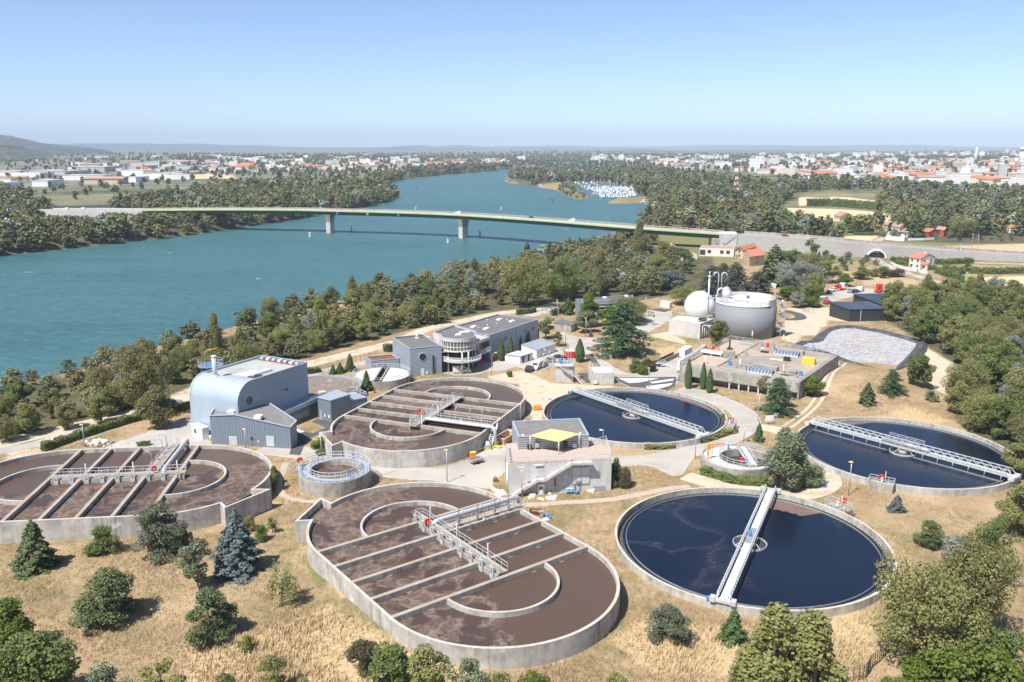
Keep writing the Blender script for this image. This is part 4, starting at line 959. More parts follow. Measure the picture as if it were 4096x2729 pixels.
Lf = (Vector(FR)-Vector(FL)).length
panel(t, FL, FR, 4.0, 5.8, .02, 1.9, "door", 'galv_pale'); panel(t, FL, FR, 12.2, 13.9, .3, 2.5, "door", 'galv_pale'); panel(t, FL, FR, 10.3, 10.6, 1.0, 1.3, "alarm_box", 'white')
for nm, lb, x, y, sx, sy, h in (("portable_cabin", "small white site cabin beside the ribbed shed", 240, 945, 3.4, 2.3, 2.3),):
 a, b, c = P('C', 165, 930), P('C', 262, 970), P('C', 325, 955); dd = c-b; t = thing(nm, lb, "cabin", b)
 pts = [b, c, c+(a-b), a]; m = MB(); m.prism([q[:2] for q in pts], 0, 2.55); m.build("body", M['white'], t)
 m = MB(); cc = (a+c)/2; m.prism([(q[0]+(q[0]-cc.x)*.04, q[1]+(q[1]-cc.y)*.04) for q in pts], 2.56, 2.68); m.build("roof", M['white'], t)
 window(t, a, b, 1.0, 1.7, 1.0, 1.9, 'dark'); q = c+(c-b).normalized()*-.6; m = MB(); m.box((c.x+.35, c.y-.5, .5), (.5, .8, .7), .3); m.build("air_unit", M['offwhite'], t)

t = thing("pump_annex", "grey-blue annex with pale roof and lower wing between tall hall and middle basin", "industrial hall", (-39.5, 186, 0))
pa = [(-43.5,183.2), (-40.1,180.9), (-36.7,185.7), (-40.6,189.2)]
m = MB(); m.prism(pa, 0, 4.85); m.build("wall", M['metal_ribs'], t); m = MB(); cx = Vector((-40.2,184.8)); m.prism([tuple(Vector(p)+(Vector(p)-cx)*.05) for p in pa], 4.86, 5.0); m.build("roof", M['metal_pale'], t)
pb = [(-36.65,185.8), (-33.3,188.3), (-37.2,192.6), (-40.5,189.3)]
m = MB(); m.prism(pb, 0, 3.4); m.build("low_wing", M['metal_ribs'], t); m = MB(); m.prism([tuple(Vector(p)+(Vector(p)-Vector((-36.9,189)))*.04) for p in pb], 3.41, 3.52); m.build("low_roof", M['metal_pale'], t)
panel(t, pa[0], pa[1], .5, 1.3, 0, 2.1, "door", 'metal_pale'); panel(t, pa[0], pa[1], 1.9, 2.3, .8, 1.4, "grille", 'white'); panel(t, pa[0], pa[1], 3.2, 3.7, .8, 1.4, "grille", 'white')
m = MB(); m.rail([(-37.3,193.0,3.5), (-33.4,188.6,3.5), (-36.6,186,3.5)], 1.1, .05); m.build("railing", M['galv_pale'], t)
t = thing("settling_basin", "half-round basin building with a mossy brown roof and pale metal rim, behind the tall hall", "basin building", (-46, 199, 0)); c_ = (-46.3, 199.6)
arcp = arc(c_, 9.4, R(-18), R(200), 40)
m = MB(); m.wall(arcp, .35, -.1, 3.1); m.build("curved_wall", M['metal_pale'], t)
front = [arcp[-1], (-50.5,193.0), (-44.9,193.3), (-41.6,196.0), arcp[0]]
m = MB(); m.wall(front, .35, -.1, 2.9); m.build("front_wall", M['concrete'], t)
m = MB(); m.prism(arcp[4:-2]+[(-50.6,193.3), (-44.9,193.7), (-41.8,196.4)], 2.3, 2.55); m.build("roof", surf("mossy_roof", (.24,.195,.165), (.15,.12,.10), .5, .95, c3=(.33,.28,.23), s3=1.0, bmp=.4), t)
m = MB(); m.box((-45.2,195.2,2.7), (1.5,1.2,.25), .6); m.build("roof_hatch", M['offwhite'], t)

h = 7.6
t = thing("office_building", "grey-blue clad office complex with a glazed concrete rotunda on columns", "office building", (-14, 232, 0))
blk = [(-26.9,218.6), (-18.9,222.2), (-25.2,236.2), (-33.4,232.5)]; flat_block(t, blk, h); round_window(t, blk[0], blk[1], 3.4, 5.2, .95)
panel(t, blk[0], blk[1], 2.9, 3.8, 0, 1.9, "door", 'white'); panel(t, blk[0], blk[1], 6.2, 6.6, .2, 5.2, "downpipe", 'dark', .2, .3); panel(t, blk[0], blk[1], 4.3, 4.9, .2, 1.0, "grille", 'white')
q = P('R', 403, 400, h); m = MB(); m.cyl((q.x,q.y), .5, h-.3, h+1.6, 14); m.cyl((q.x,q.y), .7, h-.3, h-.05, 14); m.build("roof_chimney", M['offwhite'], t)
lng = [(-6.4,235.8), (8.0,258.0), (-4.5,266.3), (-19.0,244.8)]; flat_block(t, lng, 7.5)
for s_, z in ((8.2, 5.0), (19.0, 5.0), (23.4, 5.0)): round_window(t, lng[0], lng[1], s_, z, .9)
for s_ in (6.2, 14.2, 20.2): panel(t, lng[0], lng[1], s_, s_+.14, 0, 7.2, "downpipe", 'galv_pale', .16, .12)
panel(t, lng[0], lng[1], 22.2, 23.3, 0, 2.1, "door", 'metal_pale')
rzl = math.atan2(22.2, 14.4)
for x, y in ((1158,262), (1330,288), (1508,163), (1675,187)): skylight(t, P('R', x, y, 7.3), 7.2, 1.9, 1.3, rzl)
for x, y in ((1225,282), (1345,248), (1467,230), (1605,172), (1340,180)): q = P('R', x, y, 7.3); m = MB(); m.cyl((q.x,q.y), .12, 7.15, 7.75, 8); m.build("roof_vent", M['white'], t)
# rotunda
rcx, rcy, rr = -14.6, 225.7, 4.65
bl = [(rcx-rr, rcy+.3), (-21.5, 229.5), (-16.5, 239), (rcx+rr-.4, rcy+5.5), (rcx+rr, rcy+.3)]
m = MB(); ro_ = arc((rcx,rcy), rr, R(176), R(364), 30)
m.wall(ro_, .3, 8.85, 9.75); m.wall(bl, .3, 3.4, 9.75); m.build("rotunda_wall", M['concrete_pale'], t)
m = MB(); m.prism(ro_+bl[::-1][1:-1], 9.2, 9.4); m.build("rotunda_roof", M['roof_felt'], t)
m = MB(); m.wall(ro_+bl[::-1][1:-1], .34, 9.752, 9.84, True); m.build("coping", M['coping'], t)
m = MB(); m.wall(arc((rcx,rcy), rr-.14, R(176), R(364), 30), .1, 6.35, 8.85); m.build("rotunda_glazing", surf("tinted_glazing", (.20,.17,.13), (.10,.09,.075), .8, .12, 0, spec=.7, stretch=(1,1,.3)), t)
m = MB()
for k in range(17):
 a = R(180)+R(180)*k/16; x, y = rcx+(rr-.05)*math.cos(a), rcy+(rr-.05)*math.sin(a); m.box((x, y, 7.6), (.12, .14, 2.5), a)
for z in (6.35, 7.35, 8.8): m.wall(arc((rcx,rcy), rr-.03, R(176), R(364), 30), .14, z-.07, z+.07)
m.build("glazing_bars", M['white'], t)
m = MB(); m.prism(arc((rcx,rcy), rr+.1, R(176), R(364), 30)+bl[::-1][1:-1], 6.05, 6.3); m.build("floor_slab", M['concrete_pale'], t)
bc = (-13.9, 225.9); br = 5.6; bal = arc(bc, br, R(190), R(380), 34)
m = MB(); m.prism(bal+[(bc[0]+4, bc[1]+6), (bc[0]-5, bc[1]+3)], 3.25, 3.6); m.build("balcony", M['concrete_pale'], t)
m = MB(); m.rail([(x, y, 3.6) for x, y in arc(bc, br-.12, R(190), R(380), 20)], 1.0, .05, 3)
for z in (3.85, 4.1, 4.35): m.wall(arc(bc, br-.12, R(190), R(380), 30), .05, z-.03, z+.03)
m.build("railing", M['white'], t)
for x, y in ((820,872), (1007,903), (1092,893), (1146,830), (930,820)): q = P('R', x, y); m = MB(); m.cyl(q, .2, 0, 6.1, 12); m.build("column", M['concrete_pale'], t)
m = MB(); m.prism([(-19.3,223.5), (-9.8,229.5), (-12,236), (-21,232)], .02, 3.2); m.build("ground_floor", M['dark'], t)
m = MB(); m.prism([(-10.2,229.0), (-6.6,235.3), (-12,239.5), (-16,233)], 6.2, 7.1); m.build("terrace", M['concrete_pale'], t)
m = MB(); m.prism([(-10.3,229.6), (-7.0,235.2), (-12,239), (-15.5,233.4)], 3.6, 6.18); m.build("lobby_glazing", M['glass'], t)
m = MB(); m.prism([(-9.4,228.2), (-5.9,234.6), (-7.2,235.4), (-10.6,229)], 3.2, 3.5); m.build("gallery", M['concrete_pale'], t)
m = MB(); m.rail([(-9.35,228.3,3.5), (-6.0,234.6,3.5)], 1.0, .05, 1.2); m.rail([(-9.9,229.2,7.1), (-6.8,235.0,7.1)], .8, .05, 1.5); m.build("railing", M['white'], t)
for x, y in ((955,375), (1035,340)): q = P('R', x, y, 9.4); skylight(t, q, 9.4, 1.6 if x < 1000 else 3.0, 1.1, .5)
ya = [P('Y', x, y, 3.0) for x, y in ((727,115), (1015,88), (948,48), (668,72))]
t = thing("low_annex", "low grey-blue annex with a brown planted roof left of the offices", "annex", ya[0]*.5+ya[2]*.5-Vector((0,0,3))); flat_block(t, [q[:2] for q in ya], 3.0, 'metal_blue', 'rust')

t = thing("blower_building", "concrete building with an outside stair, tiled terrace and flat-roofed upper storey", "technical building", (8, 146, 0)); h = 5.75
fl, fr = P('D', 790, 1010), P('D', 1750, 968); fl.z = fr.z = 0; br_ = P('D', 1700, 540, h); bl_ = P('D', 768, 575, h)
base = [fl[:2], fr[:2], (fr.x+.1, 152.3), (fl.x-.6, 150.8)]
m = MB(); m.prism(base, -.1, h-.16); m.build("wall", M['concrete_pale'], t)
def tiles():
 m, tt, b = nodes("terrace_tiles"); v = coords(tt, (1,1,1)); br = N(tt, "ShaderNodeTexBrick", Scale=1.0); br.offset = 0
 for k, val in (("Mortar Size", .03), ("Brick Width", .55), ("Row Height", .55)): br.inputs[k].default_value = val
 br.inputs["Color1"].default_value = (.52,.43,.36,1); br.inputs["Color2"].default_value = (.46,.38,.32,1); br.inputs["Mortar"].default_value = (.24,.20,.165,1); tt.links.new(v, br.inputs["Vector"])
 c = mixc(tt, ramp(tt, noise(tt, v, .4, 5, .6), .35, .7), br.outputs["Color"], (.44,.35,.29)); tt.links.new(c, b.inputs["Base Color"]); b.inputs["Roughness"].default_value = .9; return m
m = MB(); m.prism(base, h-.158, h); m.build("terrace", tiles(), t)
up = [P('D', 885, 580, h), P('D', 1532, 563, h)]; hu = h+2.35
ub = [up[0][:2], up[1][:2], (up[1].x-.9, up[1].y+9.4), (up[0].x-1.1, up[0].y+8.6)]
m = MB(); m.wall(ub, .25, h+.002, hu, True); m.build("upper_wall", cladding("banded_cladding", (.62,.63,.64), .42, 'Z', .4, .3, .35), t)
m = MB(); m.wall([ub[3], ub[0]], .3, -.1, hu+.01); m.wall([ub[2], ub[3]], .3, -.1, hu+.01); m.build("side_wall", M['metal_pale'], t)
m = MB(); m.prism(ub, hu-.35, hu-.2); m.build("upper_roof", surf("bitumen_roof", (.21,.205,.19), (.165,.16,.15), .5, .9, c3=(.24,.235,.22), s3=.5), t)
m = MB(); m.wall(ub, .38, hu+.012, hu+.13, True); m.build("coping", M['coping'], t)
for x in (922, 1462): q = P('D', x, 463 if x < 1000 else 445, hu-.2); m = MB(); m.box((q.x, q.y+.3, hu-.05), (.45,.45,.3)); m.build("roof_vent", M['white'], t)
for k, s_ in enumerate((1.9, 3.3, 7.2, 8.6, 10.3)):
 q = Vector(ub[0]).lerp(Vector(ub[1]), s_/12.8); m = MB(); m.box((q.x, q.y-.35, h+.6+.25*(k % 2)), (.75,.6,.85)); m.build("air_unit", M['galv'] if k % 3 else M['dark'], t)
# terrace railing, stair and shutters
m = MB(); e0 = .12
m.rail([(fl.x-.3, bl_.y-.4, h), (fl.x+.1, fl.y+.15, h), (fl.x+11.2, fl.y+1.3, h)], 1.05, .045); m.rail([(fl.x+14.4, fl.y+1.7, h), (fr.x-.1, fr.y+.15, h), (fr.x, 152, h), (up[1].x+.2, up[1].y+.4, h)], 1.05, .045); m.build("railing", M['galv_pale'], t)
m = MB(); o, dd, nn, L_, rz = wallframe(fl, fr)
def sp(s_, out, z): q = o+dd*s_+nn*out; return Vector((q.x, q.y, z))
st = [(.4,.05), (4.9,2.85), (6.2,2.85), (10.9,5.7), (14.6,5.7)]
for (s0, z0), (s1, z1) in zip(st, st[1:]):
 n = max(1, round(abs(z1-z0)/.19))
 if abs(z1-z0) < .01: m.beam(sp(s0,.75,z0), sp(s1,.75,z0), 1.3, .16)
 else:
  for k in range(n): f = (k+.5)/n; q = sp(s0+(s1-s0)*f, .75, z0+(z1-z0)*(k+1)/n); m.box(q, ((s1-s0)/n+.05, 1.2, .07), rz)
 for out in (.12, 1.4): m.beam(sp(s0,out,z0), sp(s1,out,z1), .07, .30)
m.build("outside_stair", M['concrete_pale'], t)
m = MB()
for (s0, z0), (s1, z1) in zip(st, st[1:]): m.rail([sp(s0,1.42,z0+.1), sp(s1,1.42,z1+.1)], 1.0, .045)
m.build("stair_railing", M['galv_pale'], t)
panel(t, fl, fr, 11.3, 14.3, 1.5, 4.6, "shutter", 'galv_pale', .12, .2); panel(t, fl, fr, 15.0, 17.2, .1, 1.0, "hatch", 'metal_blue'); panel(t, fl, fr, 4.6, 6.0, 5.2, 5.4, "wall_light", 'offwhite', .2, .25)
m = MB(); q = sp(12.8,.18,3.05); m.box(q, (.09,.08,3.1), rz); m.box(q, (3.0,.08,.09), rz); m.build("shutter_bars", M['galv'], t)
m = MB(); q = sp(8.2,.04,2.0); m.box(q, (.25,.06,1.6), rz); m.build("rust_stain", M['rust'], t)
for k in range(3): m = MB(); m.tube([(fl.x-.25-.05*k, fl.y+1+1.0*k, .1), (fl.x-.3, fl.y+1+1.0*k, 4.8)], .16, 8); m.build("vent_pipe", M['white'], t)
# canopy: square tilted sheet on three posts
cp = [P('D', 1190, 393, 8.95), P('D', 1452, 440, 8.55), P('D', 1260, 513, 8.15), P('D', 990, 457, 8.55)]
t = thing("canopy", "yellow corrugated canopy on slim posts over the tiled terrace", "canopy", ((cp[0]+cp[2])/2).xy.to_3d()+Vector((0,0,h)))
m = MB(); m.add([q+Vector((0,0,.06)) for q in cp]+[q-Vector((0,0,.06)) for q in cp], [(0,1,2,3)[::-1], (4,5,6,7), (0,4,5,1)[::-1], (1,5,6,2)[::-1], (2,6,7,3)[::-1], (3,7,4,0)[::-1]]); m.build("canopy_sheet", cladding("yellow_corrugated_sheet", (.86,.68,.25), .5, 'H', .5, 0, .9), t)
for k, q in enumerate((cp[1], cp[2], cp[3], cp[0])):
 m = MB(); m.tube([(q.x,q.y,h), (q.x,q.y,q.z-.07)], .085, 8); m.box((q.x,q.y,h+.04), (.4,.4,.08)); m.build("post", M['galv_pale'], t)
# windsock
p = P('D', 1675, 545, h); t = thing("windsock", "red and white windsock on a thin pole at the terrace corner", "windsock", p); m = LB(); m.tube([(0,0,0), (0,0,3.0)], .05, 6); m.build("pole", M['galv'], t)
m = LB(); m.tube([(0,0,2.9), (-.35,-.05,2.98), (-.7,-.1,3.05)], [.17,.15,.13], 10); m.build("sock", M['white'], t); m = LB(); m.tube([(.12,.02,2.86), (-.02,0,2.9)], [.18,.172], 10); m.build("sock_mouth", M['red'], t)

zr = 4.4; c4 = [P('B', 115, 752, zr), P('B', 890, 865, zr), P('B', 1148, 685, zr), P('B', 440, 580, zr)]
t = thing("pretreatment_building", "wide flat concrete building with open storage bays and a crowded roof", "technical building", ((c4[0]+c4[2])/2).xy.to_3d())
cc = sum(c4, Vector())/4; q4 = [(q.x, q.y) for q in c4]
inn = [tuple(Vector(p)+(cc.xy-Vector(p)).normalized()*.2) for p in q4]
m = MB(); m.prism([tuple(Vector(p)+(cc.xy-Vector(p)).normalized()*.35) for p in q4], zr-.5, zr-.25); m.build("roof", surf("gravel_roof", (.33,.285,.24), (.25,.215,.185), .25, .95, c3=(.40,.34,.27), s3=.5, bmp=.2), t)
o, dd, nn, L_, rz = wallframe(c4[0], c4[1])
m = MB(); m.wall([inn[1], inn[2], inn[3], inn[0]], .4, -.2, zr); m.build("wall", M['concrete'], t)
m = MB(); m.wall([inn[0], inn[1]], .42, 1.9, zr-.002); m.wall([tuple((o+dd*.2-nn*.2).xy), tuple((o+dd*3.2-nn*.2).xy)], .42, -.2, 1.898); m.build("front_beam", M['concrete'], t)
m = MB(); m.wall([tuple((o+dd*3-nn*2.6).xy), tuple((o+dd*(L_-.5)-nn*2.6).xy)], .3, -.2, 1.9); m.build("bay_wall", M['concrete'], t)
for k in range(7): q = o+dd*(13.2+k*2.45)-nn*.25; m = MB(); m.box((q.x,q.y,.85), (.35,.35,2.1), rz); m.build("column", M['concrete_pale'], t)
m = MB(); m.rail([(p[0],p[1],zr) for p in inn], 1.0, .045, 2, True); m.build("railing", M['galv_pale'], t)
def on_roof(x, y, r='Q'): return P(r, x, y, zr-.25)
bw = [on_roof(680,1222), on_roof(1210,918)]; m = MB(); m.beam(bw[0]+Vector((0,0,.12)), bw[1]+Vector((0,0,.12)), .25, .3); m.build("roof_kerb", M['concrete'], t)
m = MB(); m.sheet([q+Vector((0,0,.02)) for q in (on_roof(350,1180), on_roof(690,1215), on_roof(1200,920), on_roof(850,870), on_roof(620,985))]); m.build("roof_slab", surf("pale_roof_slab", (.47,.38,.31), (.38,.31,.26), .5, .95), t)
def vault(name, a, b, c, z=.0):
 """glazed barrel rooflight over the edge a-b, width towards c"""
 a, b, c = on_roof(*a), on_roof(*b), on_roof(*c); w_ = c-a; m = MB(); n = 8; vs = []
 for i in range(n+1):
  th = math.pi*i/n; off = w_*(.5-.5*math.cos(th)); zz = .15+.75*math.sin(th)
  vs += [a+off+Vector((0,0,zz)), b+off+Vector((0,0,zz))]
 m.add(vs, [(2*i, 2*i+1, 2*i+3, 2*i+2) for i in range(n)]); o_ = m.build(name, surf("rooflight_sheet", (.20,.24,.33), (.13,.16,.23), .5, .25, .1), t)
 g = MB()
 for k in range(8):
  f = k/7
  for i in range(n): p0 = vs[2*i].lerp(vs[2*i+1], f); p1 = vs[2*i+2].lerp(vs[2*i+3], f); g.beam(p0+Vector((0,0,.03)), p1+Vector((0,0,.03)), .1, .06)
 g.build("glazing_bars", M['galv_pale'], o_)
 k_ = MB(); k_.wall([a.xy, b.xy, (b+w_).xy, c.xy], .15, zr-.25, zr+.0, True); k_.build("kerb", M['concrete_pale'], o_)
vault("rooflight", (1065,1285), (1360,1335), (1110,1235)); vault("rooflight", (1400,1065), (1690,1105), (1440,1022)); 
def upstand(a, b, h_, nm, w_=.5): a, b = on_roof(*a), on_roof(*b); m = MB(); m.beam(a+Vector((0,0,h_/2)), b+Vector((0,0,h_/2)), w_, h_); m.build(nm, M['concrete'], t)
upstand((1140,1220), (1445,1275), 1.1, "light_well_wall", 1.6); upstand((1470,1025), (1770,1065), 1.0, "light_well_wall", 1.6)
for nm, x, y, sx, sy, sz, mt in (("hatch",1280,1035,1.8,1.3,.25,'dark'), ("vent_cowl",1560,1140,1.5,1.3,.9,'dark'), ("vent_cowl",1640,1300,1.5,2.3,.7,'galv'), ("vent_cowl",1385,1000,.9,.9,1.5,'galv'), ("vent_cowl",1030,1260,.9,.7,1.2,'galv'), ("vent_cowl",920,1230,.4,.4,1.0,'galv'),
("pump",843,1195,.7,.6,1.0,'blue'), ("pump",1732,1325,.7,.6,1.0,'blue'), ("pump",1237,958,.6,.6,1.1,'metal_blue'), ("pump",1320,970,.7,.5,1.1,'red'), ("yellow_container",1835,1180,3.2,1.6,1.7,'yellow'), ("grating_stack",1065,1170,2.6,.9,.3,'galv'), ("grating_stack",1740,1165,2.2,.9,.3,'galv'), ("control_cabinet",1040,1075,.8,.4,1.3,'galv'), ("plate",1430,1130,3,1.2,.05,'concrete_pale'), ("plate",1060,940,4,1.3,.08,'galv'), ("hatch",1840,1005,1.6,1.2,.2,'galv'), ("pump",1895,990,.6,.5,.8,'metal_blue')):
 q = on_roof(x, y); 
 if nm == "yellow_container":
  t2 = thing("storage_container", "yellow ribbed container on the roof of the wide flat concrete building", "container", q, rz); m = LB(); m.box((0,0,sz/2), (sx,sy,sz)); m.build("body", M['yellow'], t2); m = LB()
  for k in range(12): m.box((-sx/2+.15+k*(sx-.3)/11, -sy/2-.02, sz/2), (.1,.05,sz-.2))
  m.build("ribs", M['yellow'], t2)
 else: m = MB(); m.box((q.x,q.y,q.z+sz/2), (sx,sy,sz), rz); m.box((q.x,q.y,q.z+sz+.05), (sx*1.15,sy*1.15,.1), rz); m.build(nm, M[mt], t)
q = on_roof(1255, 990); m = MB(); m.tube([(q.x,q.y,q.z), (q.x,q.y,q.z+.35), (q.x,q.y,q.z+.5)], [.55,.45,.1], 14); m.build("vent_dome", M['white'], t)
q = on_roof(840, 1010); m = MB(); m.tube([(q.x,q.y,q.z), (q.x,q.y,q.z+3.3)], .25, 12); m.box((q.x,q.y,q.z+.4), (1.2,1.0,.8), rz); m.build("flue", M['dark'], t)
q = on_roof(825, 1110); m = MB(); m.box((q.x+.3,q.y+.5,q.z+1.0), (3.0,1.8,2.0), rz+.5); m.build("plant_room", M['concrete'], t)
q = on_roof(620, 1075); m = MB(); m.box((q.x,q.y,q.z+1.0), (6.0,1.8,.5), rz); 
for dx in (-2.6, 0, 2.6): m.box((q.x+dx*math.cos(rz), q.y+dx*math.sin(rz), q.z+.4), (.12,1.4,.8), rz)
m.build("cooler", M['white'], t)
for k in range(3): q = on_roof(575+60*k, 1000+14*k); m = MB(); m.box((q.x,q.y,q.z+.9), (.7,.5,.8), rz); m.build("pump", M['orange'] if k != 1 else M['red'], t)
for x, y in ((540,1175), (972,1210), (1515,1290), (1125,850), (1518,900)): q = on_roof(x, y); m = MB(); m.box((q.x,q.y,q.z+1.3), (.3,.2,1.5), rz); m.tube([(q.x,q.y,q.z-.6), (q.x,q.y,q.z+2)], .05, 6); m.build("light_post", M['white'], t)
# big air pipe over the roof edge
pp = [P('Q',192,1390,0.0), P('Q',195,1180,3.6), P('Q',215,1140,4.6), P('Q',255,1120,5.0), P('Q',375,1060,5.0), P('Q',480,990,5.0), P('Q',525,955,5.2), P('Q',560,975,4.4)]
pp = [Vector((pp[0].x, pp[0].y, 0)), Vector((pp[0].x, pp[0].y, 3.7))]+pp[2:]
t = thing("air_pipe", "thick grey pipe bending over the edge of the wide flat concrete building", "pipe", pp[0]); m = MB(); m.tube(smooth_path(pp, 5), .5, 14); m.build("pipe", M['galv_pale'], t)
for q in (pp[0]+Vector((0,0,.3)), pp[4]): m = MB(); m.tube([q-Vector((.1,.07,.15)), q+Vector((.1,.07,.15))], .62, 14); m.build("coupling", M['blue'], t)

dc = (75.4, 271.2); t = thing("digester", "big dark grey ribbed digester drum with a raised concrete rear half", "digester", (*dc, 0)); hd = 10.5
m = LB(); m.cyl((0,0), 9.5, -1.5, hd, 96); m.build("drum", M['digester'], t)
m = LB(); m.ring((0,0), 9.6, 9.2, hd+.003, hd+.12, 96); m.build("drum_rim", M['coping'], t)
a_ = P('Q', 690, 395, hd)-Vector((*dc, hd)); b_ = P('Q', 1370, 470, hd)-Vector((*dc, hd)); t0, t1 = math.atan2(a_.y, a_.x), math.atan2(b_.y, b_.x)
if t0 < t1: t0 += 2*math.pi
m = LB(); m.wall(arc((0,0), 9.25, t1, t0, 50), .35, hd-.5, hd+1.9); m.wall([arc((0,0), 9.25, t1, t0, 50)[0], arc((0,0), 9.25, t1, t0, 50)[-1]], .35, hd-.5, hd+1.3); m.build("concrete_crown", M['concrete_pale'], t)
m = LB(); m.prism(arc((0,0), 9.1, t1, t0, 50), hd+.1, hd+.7); m.build("crown_deck", M['concrete_pale'], t)
m = LB(); m.disc((0,0), 9.3, hd+.02, 64); m.build("drum_roof", M['concrete_pale'], t)
m = LB(); q0, q1 = arc((0,0), 8.6, t1, t0, 50)[-1], arc((0,0), 8.6, t1, t0, 50)[0]; m.tube([(q0[0],q0[1]-.6,hd+.5), (q1[0]-2,q1[1]-.8,hd+.5)], .14, 8); m.tube([(q0[0],q0[1]-1.1,hd+.4), (q1[0]-3.6,q1[1]-1.2,hd+.4)], .1, 8); m.build("roof_pipe", M['galv_pale'], t)
def rel(x, y, z): p = P('Q', x, y, z); return Vector((p.x-dc[0], p.y-dc[1], z))
q = rel(800, 340, hd+1.2); m = LB(); m.cyl(q, 1.35, hd+.5, hd+3.6, 20); m.tube([(q.x,q.y,hd+3.6), (q.x,q.y,hd+4.2), (q.x,q.y,hd+4.6)], [1.35,.9,.4], 20); m.build("gas_dryer", M['galv_pale'], t)
for x0, y0, sgn in ((692, 325, -1), (733, 330, 1)):
 q = rel(x0, y0, hd+1.2); m = LB(); hz = 8.2; m.tube([(q.x,q.y,hd), (q.x,q.y,hd+hz)]+[(q.x+sgn*(.8-.8*math.cos(a)), q.y, hd+hz+.8*math.sin(a)) for a in np.linspace(.3, math.pi, 8)]+[(q.x+sgn*1.6, q.y, hd+hz-.5)], .19, 10); m.build("vent_pipe", M['galv_pale'], t)
q = rel(690, 345, hd+1.0); m = LB(); m.tube([(q.x,q.y,hd), (q.x,q.y,hd+3.2), (q.x+.6,q.y,hd+3.9), (q.x+3.2,q.y+.4,hd+3.9)], .3, 10); m.build("gas_pipe", M['galv_pale'], t)
q = rel(1072, 375, hd+1.3); m = LB(); m.box((q.x,q.y,hd+2.2), (.9,.6,.9)); m.build("agitator_motor", M['blue'], t)
m = LB(); m.rail([(9.2*math.cos(a), 9.2*math.sin(a), hd+1.9) for a in np.linspace(t1, t1+.9, 6)], 1.0, .05); m.build("railing", M['galv_pale'], t)
e = Vector((10.9, -3.2, 0)); m = LB(); m.tube([e, e+Vector((0,0,hd+1.5))], .16, 8)
for k in range(58):
 a = k*.42; z = .2*k; m.box((e.x+.75*math.cos(a), e.y+.75*math.sin(a), z), (1.15,.42,.06), a)
for k in range(58): a = k*.42; z = .2*k; m.beam((e.x+1.35*math.cos(a), e.y+1.35*math.sin(a), z+1), (e.x+1.35*math.cos(a+.42), e.y+1.35*math.sin(a+.42), z+1.2), .06); m.beam((e.x+1.35*math.cos(a), e.y+1.35*math.sin(a), z), (e.x+1.35*math.cos(a), e.y+1.35*math.sin(a), z+1), .05)
m.build("spiral_stair", M['galv_pale'], t)
for a in (-.62, -.35): m = LB(); m.tube([(9.65*math.cos(a), 9.65*math.sin(a), 0), (9.65*math.cos(a), 9.65*math.sin(a), hd-.5)], .12, 6); m.build("downpipe", M['dark'], t)
t = thing("flare_stack", "slim white flare stack with a collar beside the gas holder", "chimney", P('Q', 560, 690, 0)); m = LB(); m.tube([(0,0,0), (0,0,17.2)], .3, 12); m.build("stack", M['galv_pale'], t); m = LB(); m.tube([(0,0,16.2), (0,0,16.8)], [.35,.8], 12); m.tube([(0,0,17.2), (0,0,18.4)], .26, 12); m.build("burner", M['galv'], t)
m = LB(); m.box((.9,.3,9.2), (3.2,1.6,.12)); m.rail([(-.6,-.5,9.25), (2.5,-.5,9.25), (2.5,1.1,9.25)], 1.0, .05); m.build("platform", M['galv_pale'], t)
t = thing("gas_holder", "pale dome-shaped gas holder left of the digester drum", "gas holder", (67.2, 300.5, 0))
m = LB(); n1, n2 = 36, 16; vs = []; fs = []; Rg = 5.5
for j in range(n2+1):
 th = -.72+(math.pi/2+.72)*j/n2
 for i in range(n1): vs.append((Rg*math.cos(th)*math.cos(2*math.pi*i/n1), Rg*math.cos(th)*math.sin(2*math.pi*i/n1), 3.6+Rg*math.sin(th)))
for j in range(n2):
 for i in range(n1): fs.append((j*n1+i, j*n1+(i+1) % n1, (j+1)*n1+(i+1) % n1, (j+1)*n1+i))
m.add(vs, fs, True); m.build("dome", surf("pale_membrane", (.74,.78,.80), (.70,.74,.76), .3, .4), t)
m = LB(); m.ring((0,0), 4.6, 4.2, -.1, .4, 40); m.build("foundation", M['concrete_pale'], t)
a_, b_ = P('Q', 75, 800), P('Q', 465, 870); hb = 5.0; d1 = P('Q', 640, 612, hb); d0 = P('Q', 215, 572, hb)
t = thing("concrete_block", "pale raw concrete block with a railed roof in front of the gas holder", "technical building", (a_+b_)/2)
pl = [a_[:2], b_[:2], (d1.x, d1.y), (d0.x-1, d0.y)]
flat_block(t, pl, hb, 'concrete_pale', 'concrete_pale', .15, None)
m = MB(); m.rail([(p[0], p[1], hb) for p in pl], 1.0, .045, 1.8, True); m.build("railing", M['galv_pale'], t)
m = MB(); q = P('Q', 500, 640, hb); m.box((q.x,q.y,hb+.5), (2.4,1.2,.9), .4); m.build("pump_set", M['dark'], t)
m = MB(); q = P('Q', 600, 700, 4.2); m.box((q.x,q.y,4.2), (5.0,1.2,.12), -.3); m.build("gangway", M['galv_pale'], t)
for k in range(4): q = b_+Vector((1.0+.8*k, 1.0+.4*k, 0)); m = MB(); m.tube([(q.x,q.y,0), (q.x,q.y,4.1)], .14, 8); m.build("riser_pipe", M['galv_pale'], t)

